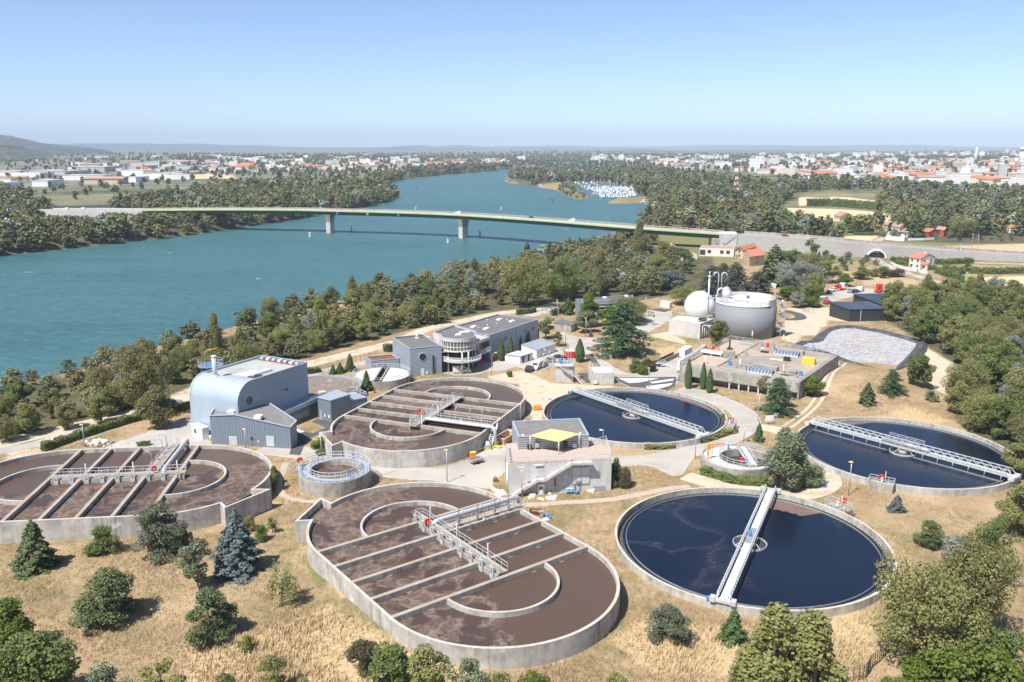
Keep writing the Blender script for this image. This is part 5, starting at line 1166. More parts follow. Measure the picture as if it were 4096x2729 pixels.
def para(a, b, c): return [a, b, c, a+c-b]
a_, b_, c_ = P('B', 1085, 430), P('B', 1212, 467), P('B', 1460, 462); hs = top_of('B', b_, 1212, 390)
t = thing("dark_shed", "low anthracite shed with a shallow two-plane roof next to the lagoon", "shed", (a_+c_)/2); pl = para(a_, b_, c_); ctr = (a_+c_)/2
m = MB(); m.prism([q[:2] for q in pl], -.1, [hs+.7, hs, hs, hs+.7]); m.build("wall", M['dark_clad'], t)
m = MB(); ex = [q+(q-ctr)*.05 for q in pl]; zz = [hs+.78, hs+.06, hs+.06, hs+.78]; m.add([(ex[i].x, ex[i].y, zz[i]) for i in range(4)]+[(ex[i].x, ex[i].y, zz[i]+.15) for i in range(4)], [(3,2,1,0), (4,5,6,7), (0,1,5,4), (1,2,6,5), (2,3,7,6), (3,0,4,7)]); m.build("roof", cladding("slate_blue_sheet", (.10,.125,.16), .5, 'H', .4, .4, .8), t)
panel(t, b_, c_, 4.0, 4.25, 0, hs-.3, "downpipe", 'metal_pale', .15, .15); panel(t, b_, c_, 17.0, 17.25, 0, hs-.3, "downpipe", 'metal_pale', .15, .15)
o_ = P('B', 1340, 360, 0); t = thing("dark_shed", "anthracite shed with a wedge-shaped roof rising behind the low shed", "shed", o_)
w0 = [P('B', 1245, 290, 4.5), P('B', 1440, 362, 4.2), P('B', 1560, 340, 4.2), P('B', 1420, 288, 4.5)]
m = MB(); m.prism([q[:2] for q in w0], -.1, [q.z for q in w0]); m.build("wall", M['dark_clad'], t); m = MB(); cw = sum(w0, Vector())/4; m.add([(q+(q-cw)*.06)+Vector((0,0,.05)) for q in w0]+[(q+(q-cw)*.06)+Vector((0,0,.2)) for q in w0], [(3,2,1,0), (4,5,6,7), (0,1,5,4), (1,2,6,5), (2,3,7,6), (3,0,4,7)]); m.build("roof", M['dark_clad'], t)

hc = 6.2; rp = [P('U', x, y, hc) for x, y in ((690,206), (930,214), (1100,208), (1280,196), (1400,178), (1492,166), (1494,124), (1380,130), (900,162))]
t = thing("curved_office", "curved grey office with sun louvres, half hidden behind the cedar", "office building", (rp[1]+rp[7]).xy.to_3d()/2)
flat_block(t, [q[:2] for q in rp], hc, 'metal_blue')
fr_ = [rp[1], rp[2], rp[3]]; n = Vector((0,-1,0))
for z in (1.7, 3.0, 4.2): m = MB(); m.wall([(q.x, q.y-.6) for q in fr_], .7, z, z+.14); m.build("louvre", M['galv_pale'], t)
m = MB(); m.wall([(q.x, q.y-.12) for q in fr_], .1, 1.0, 5.0); m.build("window_band", M['glass'], t)
lw = [P('U', 597, 180, hc), P('U', 660, 178, hc)]; m = MB(); m.wall([(lw[0].x, lw[0].y), (lw[1].x+1.2, lw[1].y+.2)], .3, -.1, hc); m.build("screen_wall", M['metal_blue'], t)
for x, y in ((1050,152), (1385,128)): skylight(t, P('U', x, y, hc), hc-.3, 1.5, 1.2)

a_, b_, c_ = P('U', 258, 655), P('U', 530, 705), P('U', 632, 652); h = top_of('U', a_, 258, 550)
t = thing("concrete_hut", "low concrete hut with a flat grey roof beside the entrance gate", "hut", (a_+c_)/2); pl = para(a_, b_, c_)
m = MB(); m.prism([q[:2] for q in pl], -.1, h-.12); m.build("wall", M['concrete'], t); m = MB(); cx = (a_+c_)/2; m.prism([(q+(q-cx)*.05)[:2] for q in pl], h-.118, h+.05); m.build("roof", M['roof_felt'], t); panel(t, b_, c_, .8, 2.2, .02, 2.0, "door", 'offwhite')
# screening tower
a_, b_ = P('U', 285, 1490), P('U', 555, 1487); h = top_of('U', a_, 285, 1235); back = Vector((.6, 3.2, 0)); t = thing("screening_tower", "raw concrete screening tower with steel stair and hoist frames", "tower", (a_+b_)/2+back/2)
m = MB(); m.prism([q[:2] for q in (a_, b_, b_+back, a_+back)], -.1, h); m.build("wall", M['concrete_pale'], t)
m = MB(); m.prism([q[:2] for q in (a_+Vector((-.9,-.3,0)), b_+Vector((.05,-.6,0)), b_+back+Vector((.1,.1,0)), a_+back+Vector((-.9,0,0)))], h+.003, h+.15); m.build("platform", M['galv_pale'], t)
m = MB(); m.rail([a_+Vector((-.85,-.2,h+.15)), a_+Vector((-.85,3,h+.15)), b_+back+Vector((0,0,h+.15)), b_+Vector((0,-.4,h+.15))], 1.05, .045); m.build("railing", M['galv_pale'], t)
s0 = a_+Vector((1.1,-.5,h)); s1 = b_+Vector((.1,-.6,h*.42)); s2 = b_+Vector((2.2,-1.6,0)); m = MB()
for A0, B0 in ((s0, s1), (s1+Vector((.4,0,0)), s2)):
 n = 14
 for k in range(n): q = A0.lerp(B0, (k+.5)/n); m.box(q, (.3,.9,.05))
 m.beam(A0+Vector((0,-.45,0)), B0+Vector((0,-.45,0)), .06, .25); m.beam(A0+Vector((0,.45,0)), B0+Vector((0,.45,0)), .06, .25); m.rail([A0+Vector((0,-.45,0)), B0+Vector((0,-.45,0))], 1, .04)
m.build("stair", M['galv_pale'], t)
for x, y, yt in ((372,1165,965), (405,1215,1010)):
 q = P('U', x, y, h+.1); w_ = 1.9; m = MB(); hz = top_of('U', q, x, yt); m.box((q.x,q.y,(h+hz)/2), (.14,.14,hz-h)); m.box((q.x+w_,q.y+.2,(h+hz)/2), (.14,.14,hz-h)); m.beam((q.x-.2,q.y,hz), (q.x+w_+.2,q.y+.2,hz), .18); m.build("hoist_frame", M['metal_pale'], t)
for k in range(4): q = P('U', 310+55*k, 1165+8*(k % 2), h+.6); m = MB(); m.cyl(q, .22, h+.1, h+1.2, 10); m.box((q.x+.3,q.y,h+.5), (.4,.4,.7)); m.build("screen_motor", M['galv'] if k != 1 else M['blue'], t)
# white technical box
a_, b_ = P('U', 850, 1525), P('U', 1200, 1517); h = top_of('U', a_, 845, 1345); k1 = P('U', 1120, 1240, h); k0 = P('U', 797, 1242, h)
t = thing("technical_box", "pale square concrete box with a railed roof near the dark asphalt turning area", "technical building", (a_+b_)/2+Vector((0,2,0))); pl = [a_[:2], b_[:2], (k1.x+.3,k1.y), (k0.x,k0.y)]
flat_block(t, pl, h, 'concrete_pale', 'concrete_pale', .25, None); m = MB(); m.rail([(p[0],p[1],h) for p in pl], .9, .04, 1.2, True); m.build("railing", M['galv_pale'], t)
m = MB(); m.box((a_.x+.9,a_.y-.35,.75), (.95,.5,.75)); m.build("air_unit", M['offwhite'], t); panel(t, (k0.x,k0.y), a_, 1.0, 1.9, .1, 2.1, "door", 'galv_pale')

def cabin(name, label, r, a, b, c, top, cat="cabin", mat='white', roof='white', wins=(), doors=(), ribs=False):
 a_, b_, c_ = P(r, *a), P(r, *b), P(r, *c); h = top_of(r, b_, *top); t = thing(name, label, cat, (a_+c_)/2); pl = para(a_, b_, c_); cx = (a_+c_)/2
 m = MB(); m.prism([q[:2] for q in pl], .05, h-.12); m.build("body", M[mat], t)
 m = MB(); m.prism([(q+(q-cx)*.02)[:2] for q in pl], h-.118, h); m.build("roof", M[roof], t)
 for wl in wins: window(t, (a_, b_, c_)[wl[0]], (a_, b_, c_)[wl[0]+1], *wl[1:])
 for dl in doors: panel(t, (a_, b_, c_)[dl[0]], (a_, b_, c_)[dl[0]+1], *dl[1:], .1, 2.0, "door", 'dark' if mat == 'white' else mat)
 return t, a_, b_, c_, h
t, a_, b_, c_, h = cabin("portable_cabin", "white cabin with black edges and six pale roof panels in the yard", 'R', (1583,728), (1785,760), (1952,705), (1785,665), roof='dark', wins=((1,.4,.9,1.0,1.9),(1,2.0,2.5,1.0,1.9)), doors=((1,1.1,1.8),(1,3.6,4.3)))
for i in range(4):
 for j in range(2): q = a_+(b_-a_)*(j+.5)/2+(c_-b_)*(i+.5)/4; m = MB(); w1 = (b_-a_).length/2-.16; w2 = (c_-b_).length/4-.16; m.box((q.x,q.y,h+.03), (w1,w2,.06), math.atan2((b_-a_).y,(b_-a_).x)); m.build("roof_panel", M['concrete_pale'], t)
t, a_, b_, c_, h = cabin("portable_cabin", "long white cabin with a pale blue ribbed roof in the yard", 'R', (1800,610), (2005,687), (2258,600), (2003,572), roof='metal_pale', doors=())
panel(t, a_, b_, 3.4, 4.2, .1, 2.1, "door", 'offwhite'); panel(t, b_, c_, 2.2, 3.6, .9, 2.0, "shutter", 'offwhite'); panel(t, b_, c_, 5.0, 6.4, .9, 2.0, "shutter", 'offwhite'); panel(t, b_, c_, 2.9, 3.5, .4, .9, "air_unit", 'white', .4, .4); panel(t, b_, c_, 6.1, 6.7, .5, 1.0, "air_unit", 'white', .4, .4)
t, a_, b_, c_, h = cabin("shipping_container", "red shipping container with a white roof beside the lone cypress", 'U', (418,1075), (470,1112), (582,1110), (468,1000), "container", 'red', 'white')
m = MB(); o, dd, nn, L_, rz = wallframe(b_, c_)
for k in range(12): q = o+dd*(.2+k*(L_-.4)/11)+nn*.04; m.box((q.x,q.y,h/2), (.12,.08,h-.4), rz)
m.build("ribs", M['red'], t)
cabin("portable_cabin", "white cabin standing at the left edge of the wide flat concrete building", 'B', (103,692), (143,700), (193,672), (143,655), wins=((1,1.0,1.6,.9,1.6),))
cabin("transformer_kiosk", "cream transformer kiosk beside the black asphalt pad at the plant entrance", 'U', (1924,305), (2070,332), (2108,318), (2070,238), "kiosk", 'offwhite', 'offwhite')
cabin("storage_cabin", "cream box cabin behind the cedars right of the digester", 'V', (1425,880), (1480,897), (1492,885), (1480,852), "cabin", 'offwhite', 'white')
# concrete channel with stair, chamber lids
a_, b_ = P('Q', -60, 1210), P('Q', 200, 1085); t = thing("inlet_channel", "long concrete inlet channel leading to the wide flat building", "channel", a_); m = MB(); sd = Vector((-(b_-a_).y,(b_-a_).x,0)).normalized()
for k in (0, 1): m.beam(a_+sd*k*1.6+Vector((0,0,.6)), b_+sd*k*1.6+Vector((0,0,.6)), .25, 1.2)
m.build("wall", M['concrete'], t); m = MB(); m.beam(a_+sd*.8+Vector((0,0,.25)), b_+sd*.8+Vector((0,0,.25)), 1.3, .1); m.build("water", M['clear_water'], t)
m = MB(); m.rail([a_+Vector((-.4,-1.2,1.1)), a_+Vector((1.6,-1.0,1.1)), a_+Vector((2.8,-1.6,0))], 1, .05); m.box(a_+Vector((.5,-.6,1.05)), (2.4,1.3,.1)); m.build("platform", M['galv_pale'], t)
for lb, x, y, s_ in (("flat concrete chamber lid in the grass near the cedar", 1080, 1090, 2.6), ("concrete chamber lid at the kerb of the entrance road", 1760, 455, 2.0)):
 q = P('U', x, y); t = thing("chamber_lid", lb, "chamber", q); m = LB(); m.box((0,0,.4), (s_*1.5,s_,.8), -.4); m.build("wall", M['concrete'], t); m = LB(); m.box((0,0,.86), (s_*1.55,s_*1.05,.1), -.4); m.build("lid", M['concrete_pale'], t)
# entrance gate frames
for k, (x, y, x2, y2, yt, lb) in enumerate(((72,470,190,520,335,"steel portal frame at the entrance gate, the one nearer the trees"), (210,495,330,515,300,"steel portal frame at the entrance gate, the one beside the concrete hut"))):
 a_, b_ = P('U', x, y), P('U', x2, y2); h = top_of('U', a_, x, yt); t = thing("gate_frame", lb, "gate", (a_+b_)/2)
 for q in (a_, b_): m = MB(); m.box((q.x,q.y,h/2), (.22,.22,h)); m.build("post", M['galv'], t)
 m = MB(); m.beam((a_.x,a_.y,h), (b_.x,b_.y,h), .25); m.build("beam", M['galv'], t)
# lagoon
LG = [P('B', x, y, .8) for x, y in ((862,612), (900,592), (960,588), (1000,572), (1050,525), (1090,503), (1150,490), (1240,489), (1330,503), (1420,517), (1500,537), (1600,562), (1705,595), (1690,640), (1610,712), (1525,775), (1440,778), (1330,752), (1200,712), (1040,650))]
cl = sum(LG, Vector())/len(LG); t = thing("lined_lagoon", "empty lagoon lined with black sheeting and grey dried sludge", "lagoon", (cl.x, cl.y, 0))
n = len(LG); o_ = [q+(q-cl).normalized()*1.6 for q in LG]; i_ = [q-(q-cl).normalized()*2.3 for q in LG]
m = MB(); m.add([(q.x,q.y,-.1) for q in o_]+[(q.x,q.y,.8) for q in LG]+[(q.x,q.y,.06) for q in i_], [(k, (k+1) % n, n+(k+1) % n, n+k) for k in range(n)]+[(n+k, n+(k+1) % n, 2*n+(k+1) % n, 2*n+k) for k in range(n)])
m.build("liner", surf("black_liner", (.045,.048,.056), (.09,.093,.105), .8, .55, c3=(.13,.13,.14), s3=.6), t)
mt, tt, b = nodes("dried_sludge_sheet"); v = coords(tt, (1,1.6,1)); vo = N(tt, "ShaderNodeTexVoronoi", feature='DISTANCE_TO_EDGE', Scale=.5); wv = N(tt, "ShaderNodeVectorMath", operation='ADD'); nn_ = N(tt, "ShaderNodeTexNoise", Scale=.4, Detail=4); tt.links.new(v, nn_.inputs["Vector"]); sc_ = N(tt, "ShaderNodeVectorMath", operation='SCALE'); tt.links.new(nn_.outputs["Color"], sc_.inputs[0]); sc_.inputs["Scale"].default_value = 3; tt.links.new(v, wv.inputs[0]); tt.links.new(sc_.outputs[0], wv.inputs[1]); tt.links.new(wv.outputs[0], vo.inputs["Vector"])
c = mixc(tt, ramp(tt, noise(tt, v, .35, 6, .65), .40, .56), (.34,.37,.43), (.52,.46,.40)); c = mixc(tt, ramp(tt, vo.outputs["Distance"], .02, .09, (1,1,1), (0,0,0)), c, (.22,.235,.27)); tt.links.new(c, b.inputs["Base Color"]); b.inputs["Roughness"].default_value = .7
m = MB(); m.sheet([(q.x,q.y,.10) for q in i_]); m.build("sludge_bed", mt, t)
# ================================================================== BRIDGE, ROAD EMBANKMENT
bp = [(122.5,502.5,9.0), (75.5,524,10.4), (23.5,564,11.2), (-34.5,606,11.6), (-83,628,11.8), (-140,645,11.9), (-164,653,11.8), (-222,665,11.2), (-292,680,9.6)]
M['bridge_green'] = surf("bridge_green_paint", (.30,.52,.20), (.27,.47,.18), .2, .5); M['girder'] = surf("dark_green_girder", (.05,.085,.07), (.042,.07,.058), .15, .5)
M['deck_road'] = surf("bridge_asphalt", (.36,.31,.285), (.30,.26,.24), .15, .9); M['parapet'] = surf("cream_parapet", (.62,.52,.45), (.54,.45,.39), .2, .8)
sp_ = smooth_path(bp, 10); nb_ = len(sp_)
def side(path, off, dz=0.0):
 out = []
 for i, p in enumerate(path):
  d = path[min(i+1, len(path)-1)]-path[max(i-1, 0)]; d.z = 0; d.normalize(); out.append(p+Vector((d.y, -d.x, 0))*off+Vector((0,0,dz)))
 return out
def strip3(m, A, B): m.add(A+B, [(i, i+1, len(A)+i+1, len(A)+i) for i in range(len(A)-1)]); return m
def boxstrip(m, path, o0, o1, z0, z1):
 a, b, c, d = side(path, o0, z0), side(path, o1, z0), side(path, o1, z1), side(path, o0, z1); n = len(a)
 m.add(a+b+c+d, [f for i in range(n-1) for f in ((i, i+1, n+i+1, n+i), (n+i, n+i+1, 2*n+i+1, 2*n+i), (2*n+i, 2*n+i+1, 3*n+i+1, 3*n+i), (3*n+i, 3*n+i+1, i+1, i))]+[(0, n, 2*n, 3*n), (4*n-1, 3*n-1, 2*n-1, n-1)]); return m
WB = 11.5
t = thing("river_bridge", "long green-edged road bridge across the wide river", "bridge", (-34, 610, WZ))
boxstrip(MB(), sp_, 0, WB, -.35, 0).build("deck_slab", M['deck_road'], t)
boxstrip(MB(), sp_, -.25, -.003, -.62, .05).build("green_edge", M['bridge_green'], t); boxstrip(MB(), sp_, WB+.003, WB+.25, -.75, .05).build("green_edge", M['bridge_green'], t)
boxstrip(MB(), sp_, 1.2, WB-1.2, -3.1, -.352).build("girder", M['girder'], t)
boxstrip(MB(), sp_, .05, .35, .004, 1.25).build("parapet", M['parapet'], t)
m = MB(); boxstrip(m, sp_, WB-.35, WB-.1, 1.0, 1.18); boxstrip(m, sp_, WB-.33, WB-.2, .55, .65)
q = side(sp_, WB-.22)
for i in range(len(q)-1):
 for k in range(3): r_ = q[i].lerp(q[i+1], k/3); m.box(r_+Vector((0,0,.55)), (.22,.22,1.1))
m.build("guard_rail", M['parapet'], t)
boxstrip(MB(), sp_, WB/2-.08, WB/2+.08, .004, .012).build("lane_line", M['white'], t)
for i, (x, y, h_) in enumerate(((37,735,8.6), (932,775,8.5), (1962,768,8.0))):
 cl_ = side(sp_, WB/2); ux = nat('K', x, y)[0]; fine = [(a.lerp(b, k/8), i) for i, (a, b) in enumerate(zip(cl_, cl_[1:])) for k in range(8)]; cq, j = min(fine, key=lambda q: abs(q[0].x*FPX/(q[0].y*CP+(CH-0)*SP)+2048-ux)); zt = sp_[j].z-3.1; d = (sp_[min(j+1,nb_-1)]-sp_[j-1]); rz = math.atan2(d.y, d.x)
 m = MB(); n_ = Vector((d.y, -d.x, 0)).normalized(); c = Vector((cq.x, cq.y, 0))
 m.box((c.x, c.y, (WZ-3+2.8)/2), (3.4,7.0,2.8-WZ+3), rz); m.build("pier_foot", M['concrete_pale'], t)
 m = MB(); hz = zt-.003-2.8; x, y, z = 2.0, 3.5, hz; ca, sa = math.cos(rz), math.sin(rz)
 vs = [(c.x+(sx*1.6)*ca-(sy*3.2)*sa, c.y+(sx*1.6)*sa+(sy*3.2)*ca, 2.803) for sx, sy in ((-1,-1),(1,-1),(1,1),(-1,1))]+[(c.x+(sx*2.2)*ca-(sy*4.6)*sa, c.y+(sx*2.2)*sa+(sy*4.6)*ca, zt-.003) for sx, sy in ((-1,-1),(1,-1),(1,1),(-1,1))]
 m.add(vs, [(3,2,1,0),(4,5,6,7),(0,1,5,4),(1,2,6,5),(2,3,7,6),(3,0,4,7)]); m.build("pier", M['concrete'], t)
for s_, mt in ((.60, 'blue'), (.545, 'orange'), (.50, 'blue')):   # navigation boards on the girder
 j = int(nb_*s_); q = sp_[j]+Vector((0,-.3,-1.6)); m = MB(); m.add([q+Vector((-1.1,0,0)), q+Vector((0,0,-1.1)), q+Vector((1.1,0,0)), q+Vector((0,0,1.1))]+[q+Vector((-1.1,.1,0)), q+Vector((0,.1,-1.1)), q+Vector((1.1,.1,0)), q+Vector((0,.1,1.1))], [(0,1,2,3), (7,6,5,4), (0,4,5,1), (1,5,6,2), (2,6,7,3), (3,7,4,0)]); m.build("navigation_board", M[mt], t)
# abutment
a_ = P('L', 262, 838); b_ = P('L', 415, 838); t = thing("bridge_abutment", "pale concrete bridge abutment with a stepped stair and painted scribbles", "abutment", b_)
m = MB(); m.prism([(121.5,500.5), (131.7,500.2), (134,514), (124,515)], -.1, 9.3); m.build("wall", M['concrete_pale'], t)
m = MB(); m.prism([(117.5,500.8), (121.4,500.3), (123.9,515), (119,516)], -.1, 6.2); m.prism([(117.2,497.6), (131.5,497.4), (131.6,500.1), (117.3,500.5)], -.1, 2.6); m.build("stepped_base", M['concrete'], t)
m = MB()
for k in range(9): m.beam((124+.8*k, 500.1-.002*k, 3+.6*k), (124.9+.8*k, 500.1-.002*k, 3+.6*k), .25, .2)
m.build("stair_edge", M['concrete'], t)
for x, z, w_, mt in ((119.5,4.2,2.2,'metal_pale'), (119.5,1.5,3.4,'white'), (126,1.2,4.0,'rust'), (129.5,2.2,2.4,'metal_pale'), (123.5,3.6,1.2,'red')):
 m = MB(); r_ = random.Random(int(x*7)); yy = 500.06 if z > 2.6 else 497.4
 for k in range(7): m.beam((x+w_*k/7-.2, yy-.06, z+r_.uniform(-.5,.5)), (x+w_*(k+1)/7, yy-.06, z+r_.uniform(-.5,.5)), .05, .22)
 m.build("scribble", M[mt], t)
# gabion wall with the road on top
def gabion():
 m, t, b = nodes("gabion_stone"); v = coords(t, (1,1,1)); vo = N(t, "ShaderNodeTexVoronoi", Scale=1.1); t.links.new(v, vo.inputs["Vector"]); sx = t.nodes.new("ShaderNodeSeparateXYZ"); t.links.new(v, sx.inputs[0])
 c = mixc(t, ramp(t, noise(t, v, 1.2, 6, .75), .35, .65), (.50,.495,.48), (.26,.255,.25)); c = mixc(t, ramp(t, vo.outputs["Color"], .3, .8), c, (.40,.37,.33))
 mu = N_scale(t, sx.outputs["Z"], 6.2832); si = N(t, "ShaderNodeMath", operation='SINE'); t.links.new(mu, si.inputs[0]); c = mixc(t, ramp(t, si.outputs[0], .92, .99), c, (.22,.21,.2))
 t.links.new(c, b.inputs["Base Color"]); b.inputs["Roughness"].default_value = .95; return m
ep = [Vector(q) for q in ((131.8,501.4,9.0), (172.6,473.5,8.6), (192.3,466.1,7.3), (238.9,456.7,4.4), (269.2,447.0,3.2), (330,424,1.2), (420,385,.3))]; es = smooth_path(ep, 6)
t = thing("road_embankment", "long grey gabion wall carrying the main road away from the bridge", "retaining wall", (192, 466, 0))
m = MB(); m.wall([q.xy for q in es], .8, -.5, [q.z for q in es]); m.build("gabion_wall", gabion(), t); fs_ = side(es, -12.4)
m = MB(); m.wall([q.xy for q in fs_], .8, -.5, [q.z+.9 for q in fs_]); m.build("gabion_wall", M['concrete'], t)
m = MB(); strip3(m, side(es, -.4, -.35), side(es, -12.0, -.35)); o = m.build("main_road", M['deck_road'], t)
for off in (-3.0, -6.2, -9.6): m = MB(); strip3(m, side(es, off, -.342), side(es, off-.18, -.342)); m.build("lane_line", M['white'], t)
c = P('L', 1331, 880); a = c.copy(); t = thing("tunnel_portal", "white arched tunnel mouth in the gabion wall", "tunnel", (c.x, c.y, 0))
d = (es[16]-es[10]); d.z = 0; d.normalize(); n_ = Vector((d.y, -d.x, 0)); n_ = -n_ if n_.y > 0 else n_
j = min(range(len(es)), key=lambda k: (es[k].xy-c.xy).length); cc = Vector((es[j].x, es[j].y, 0))+n_*.45
rad = 5.1
def portal(rr0, rr1, y0, y1, nm, mt):
 m = MB(); vs = []; n = 24
 for i in range(n+1):
  th = math.pi*i/n
  for rr, yy in ((rr0,y0), (rr1,y0), (rr1,y1), (rr0,y1)): q = cc+d*(rr*math.cos(th))+n_*yy+Vector((0,0,rr*math.sin(th)*.92)); vs.append(q)
 m.add(vs, [(4*i+k, 4*i+(k+1) % 4, 4*i+4+(k+1) % 4, 4*i+4+k) for i in range(n) for k in range(4)]+[(0,1,2,3), (4*n+3,4*n+2,4*n+1,4*n)]); m.build(nm, mt, t)
portal(rad-.75, rad, 0, 1.5, "arch_ring", M['white'])
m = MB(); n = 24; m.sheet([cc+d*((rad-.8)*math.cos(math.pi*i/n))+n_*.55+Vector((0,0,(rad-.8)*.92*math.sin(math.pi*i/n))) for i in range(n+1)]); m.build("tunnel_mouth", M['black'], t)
m = MB(); m.box(cc+n_*.7+Vector((0,0,3.4)), (rad*1.4,.25,1.4), math.atan2(d.y, d.x)); m.build("tunnel_lining", M['concrete'], t)
# road on the far side, left of the bridge, on a low arched wall
lp = smooth_path([Vector((-292,680,9.4)), Vector((-330,690,9.0)), Vector((-372,700,8.2)), Vector((-405,722,7.4)), Vector((-415,760,6.5)), Vector((-385,800,5.5)), Vector((-350,830,5))], 6)
t = thing("approach_ramp", "curving approach road on a pale arched wall at the far end of the bridge", "ramp", (-350, 695, 0))
m = MB(); strip3(m, side(lp, 0), side(lp, 12)); m.build("road", M['deck_road'], t); m = MB(); m.wall([q.xy for q in lp], .6, -1, [q.z+.8 for q in lp]); m.build("wall", M['concrete_pale'], t); q = side(lp, 12); m = MB(); m.wall([p.xy for p in q], .6, -1, [p.z+.9 for p in q]); m.build("wall", M['concrete_pale'], t)
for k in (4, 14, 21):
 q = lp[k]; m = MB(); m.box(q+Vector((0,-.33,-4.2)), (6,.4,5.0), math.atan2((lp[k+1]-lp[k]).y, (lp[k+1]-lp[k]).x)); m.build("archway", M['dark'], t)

# ================================================================== VEHICLES
M['silver_paint'] = surf("silver_car_paint", (.42,.43,.45), None, 1, .3, .4); M['navy_paint'] = surf("dark_car_paint", (.03,.035,.05), None, 1, .25, .2); M['red_paint'] = surf("red_car_paint", (.45,.03,.03), None, 1, .3); M['white_paint'] = surf("white_car_paint", (.78,.78,.78), None, 1, .3)
def vehicle(kind, label, p, rz, mat, group="parked and passing vehicles", logo=False):
 t = thing("van" if kind == 'van' else "lorry" if kind == 'lorry' else "car", label, "van" if kind == 'van' else "lorry" if kind == 'lorry' else "car", p, rz, group)
 if kind == 'car': L, Wd, prof, gl = 4.2, 1.75, [(-2.1,.3),(-2.1,.85),(-1.85,.98),(-1.35,1.42),(.25,1.46),(.95,1.0),(1.95,.82),(2.1,.6),(2.1,.3)], [(-1.75,1.0),(-1.3,1.37),(.22,1.41),(.85,1.0)]
 elif kind == 'van': L, Wd, prof, gl = 4.9, 1.9, [(-2.45,.35),(-2.45,1.9),(-2.3,2.0),(.55,2.0),(.85,1.9),(1.5,1.2),(2.3,1.02),(2.45,.75),(2.45,.35)], [(.2,1.2),(.2,1.82),(.8,1.82),(1.35,1.2)]
 else: L, Wd, prof, gl = 7.5, 2.4, [(1.6,.6),(1.6,2.9),(3.3,2.9),(3.75,1.7),(3.75,.6)], [(1.9,1.8),(1.9,2.7),(3.2,2.7),(3.55,1.8)]
 def ex(m, pr, w_): n = len(pr); m.add([(x, -w_/2, z) for x, z in pr]+[(x, w_/2, z) for x, z in pr], [list(range(n)), list(range(n, 2*n))[::-1]]+[(k, n+k, n+(k+1) % n, (k+1) % n) for k in range(n)]); return m
 ex(LB(), prof, Wd).build("body", M[mat], t)
 g = ex(LB(), gl, Wd+.03)
 if kind == 'car': g.add([(.93,-.72,1.03), (.93,.72,1.03), (.32,.66,1.44), (.32,-.66,1.44)], [(0,1,2,3)]); g.add([(-1.83,.7,1.03), (-1.83,-.7,1.03), (-1.42,-.64,1.42), (-1.42,.64,1.42)], [(0,1,2,3)])
 elif kind == 'van': g.add([(1.47,-.8,1.26), (1.47,.8,1.26), (.90,.75,1.87), (.90,-.75,1.87)], [(0,1,2,3)])
 g.build("windows", M['glass'], t)
 for x in (-L/2+.85, L/2-.85):
  for y in (-1, 1): m = LB(); m.tube([(x, y*(Wd/2-.2), .33), (x, y*(Wd/2+.02), .33)], .33, 14); o = m.build("wheel", M['black'], t); h = LB(); h.tube([(x, y*(Wd/2+.0), .33), (x, y*(Wd/2+.035), .33)], .19, 10); h.build("rim", M['galv_pale'], o)
 for y in (-1, 1): m = LB(); m.box((L/2-.03, y*(Wd/2-.3), .72 if kind != 'lorry' else .95), (.1,.35,.16)); m.build("headlight", M['white'], t)
 if kind == 'lorry': m = LB(); m.box((-1.1,0,.75), (5.2,2.3,.35)); m.box((-1.1,0,1.5), (4.6,.5,1.1)); m.beam((-3,0,2.0), (.8,0,2.6), .4, .4); m.build("crane_bed", M['red'], t)
 if logo:
  m = LB()
  for k in range(9):
   a0, a1 = R(60+k*30), R(90+k*30); m.beam((-.55+.52*math.cos(a0), -Wd/2-.02, 1.15+.52*math.sin(a0)), (-.55+.52*math.cos(a1), -Wd/2-.02, 1.15+.52*math.sin(a1)), .03, .14)
  m.build("round_emblem", M['red'], t)
  m = LB(); m.box((.35,-Wd/2-.02,1.0), (.5,.03,.12)); m.box((.35,-Wd/2-.02,1.25), (.3,.03,.12)); m.build("lettering", M['navy_paint'], t)
 return t
vehicle('van', "white van with a red ring emblem parked under the rotunda columns", P('R', 1000, 880), .12, 'white_paint', logo=True)
vehicle('car', "black car, leftmost of the group parked by the cabins", P('R', 1920, 855), R(68), 'navy_paint'); vehicle('van', "white van parked between the black car and the grey car by the cabins", P('R', 2005, 825), R(-112), 'white_paint', logo=True); vehicle('car', "grey estate car right of the white van by the cabins", P('R', 2085, 795), R(68), 'silver_paint')
vehicle('car', "silver car parked behind the screening tower", P('R', 2225, 735), R(15), 'silver_paint'); vehicle('car', "dark grey car behind the silver car at the screening tower", P('R', 2320, 705), R(25), 'navy_paint')
vehicle('car', "white car parked under the great cedar by the entrance road", P('U', 1600, 515), R(20), 'white_paint'); vehicle('car', "pale car parked in the riverside trees left of the metal hall", P('E', 1120, 868), R(40), 'silver_paint')
def on_path(f, off, path, dz=.0):
 k = f*(len(path)-1); i = int(k); sp2 = side(path, off, dz); q = sp2[i].lerp(sp2[min(i+1, len(path)-1)], k-i); d = path[min(i+1, len(path)-1)]-path[i]; return q, math.atan2(d.y, d.x)
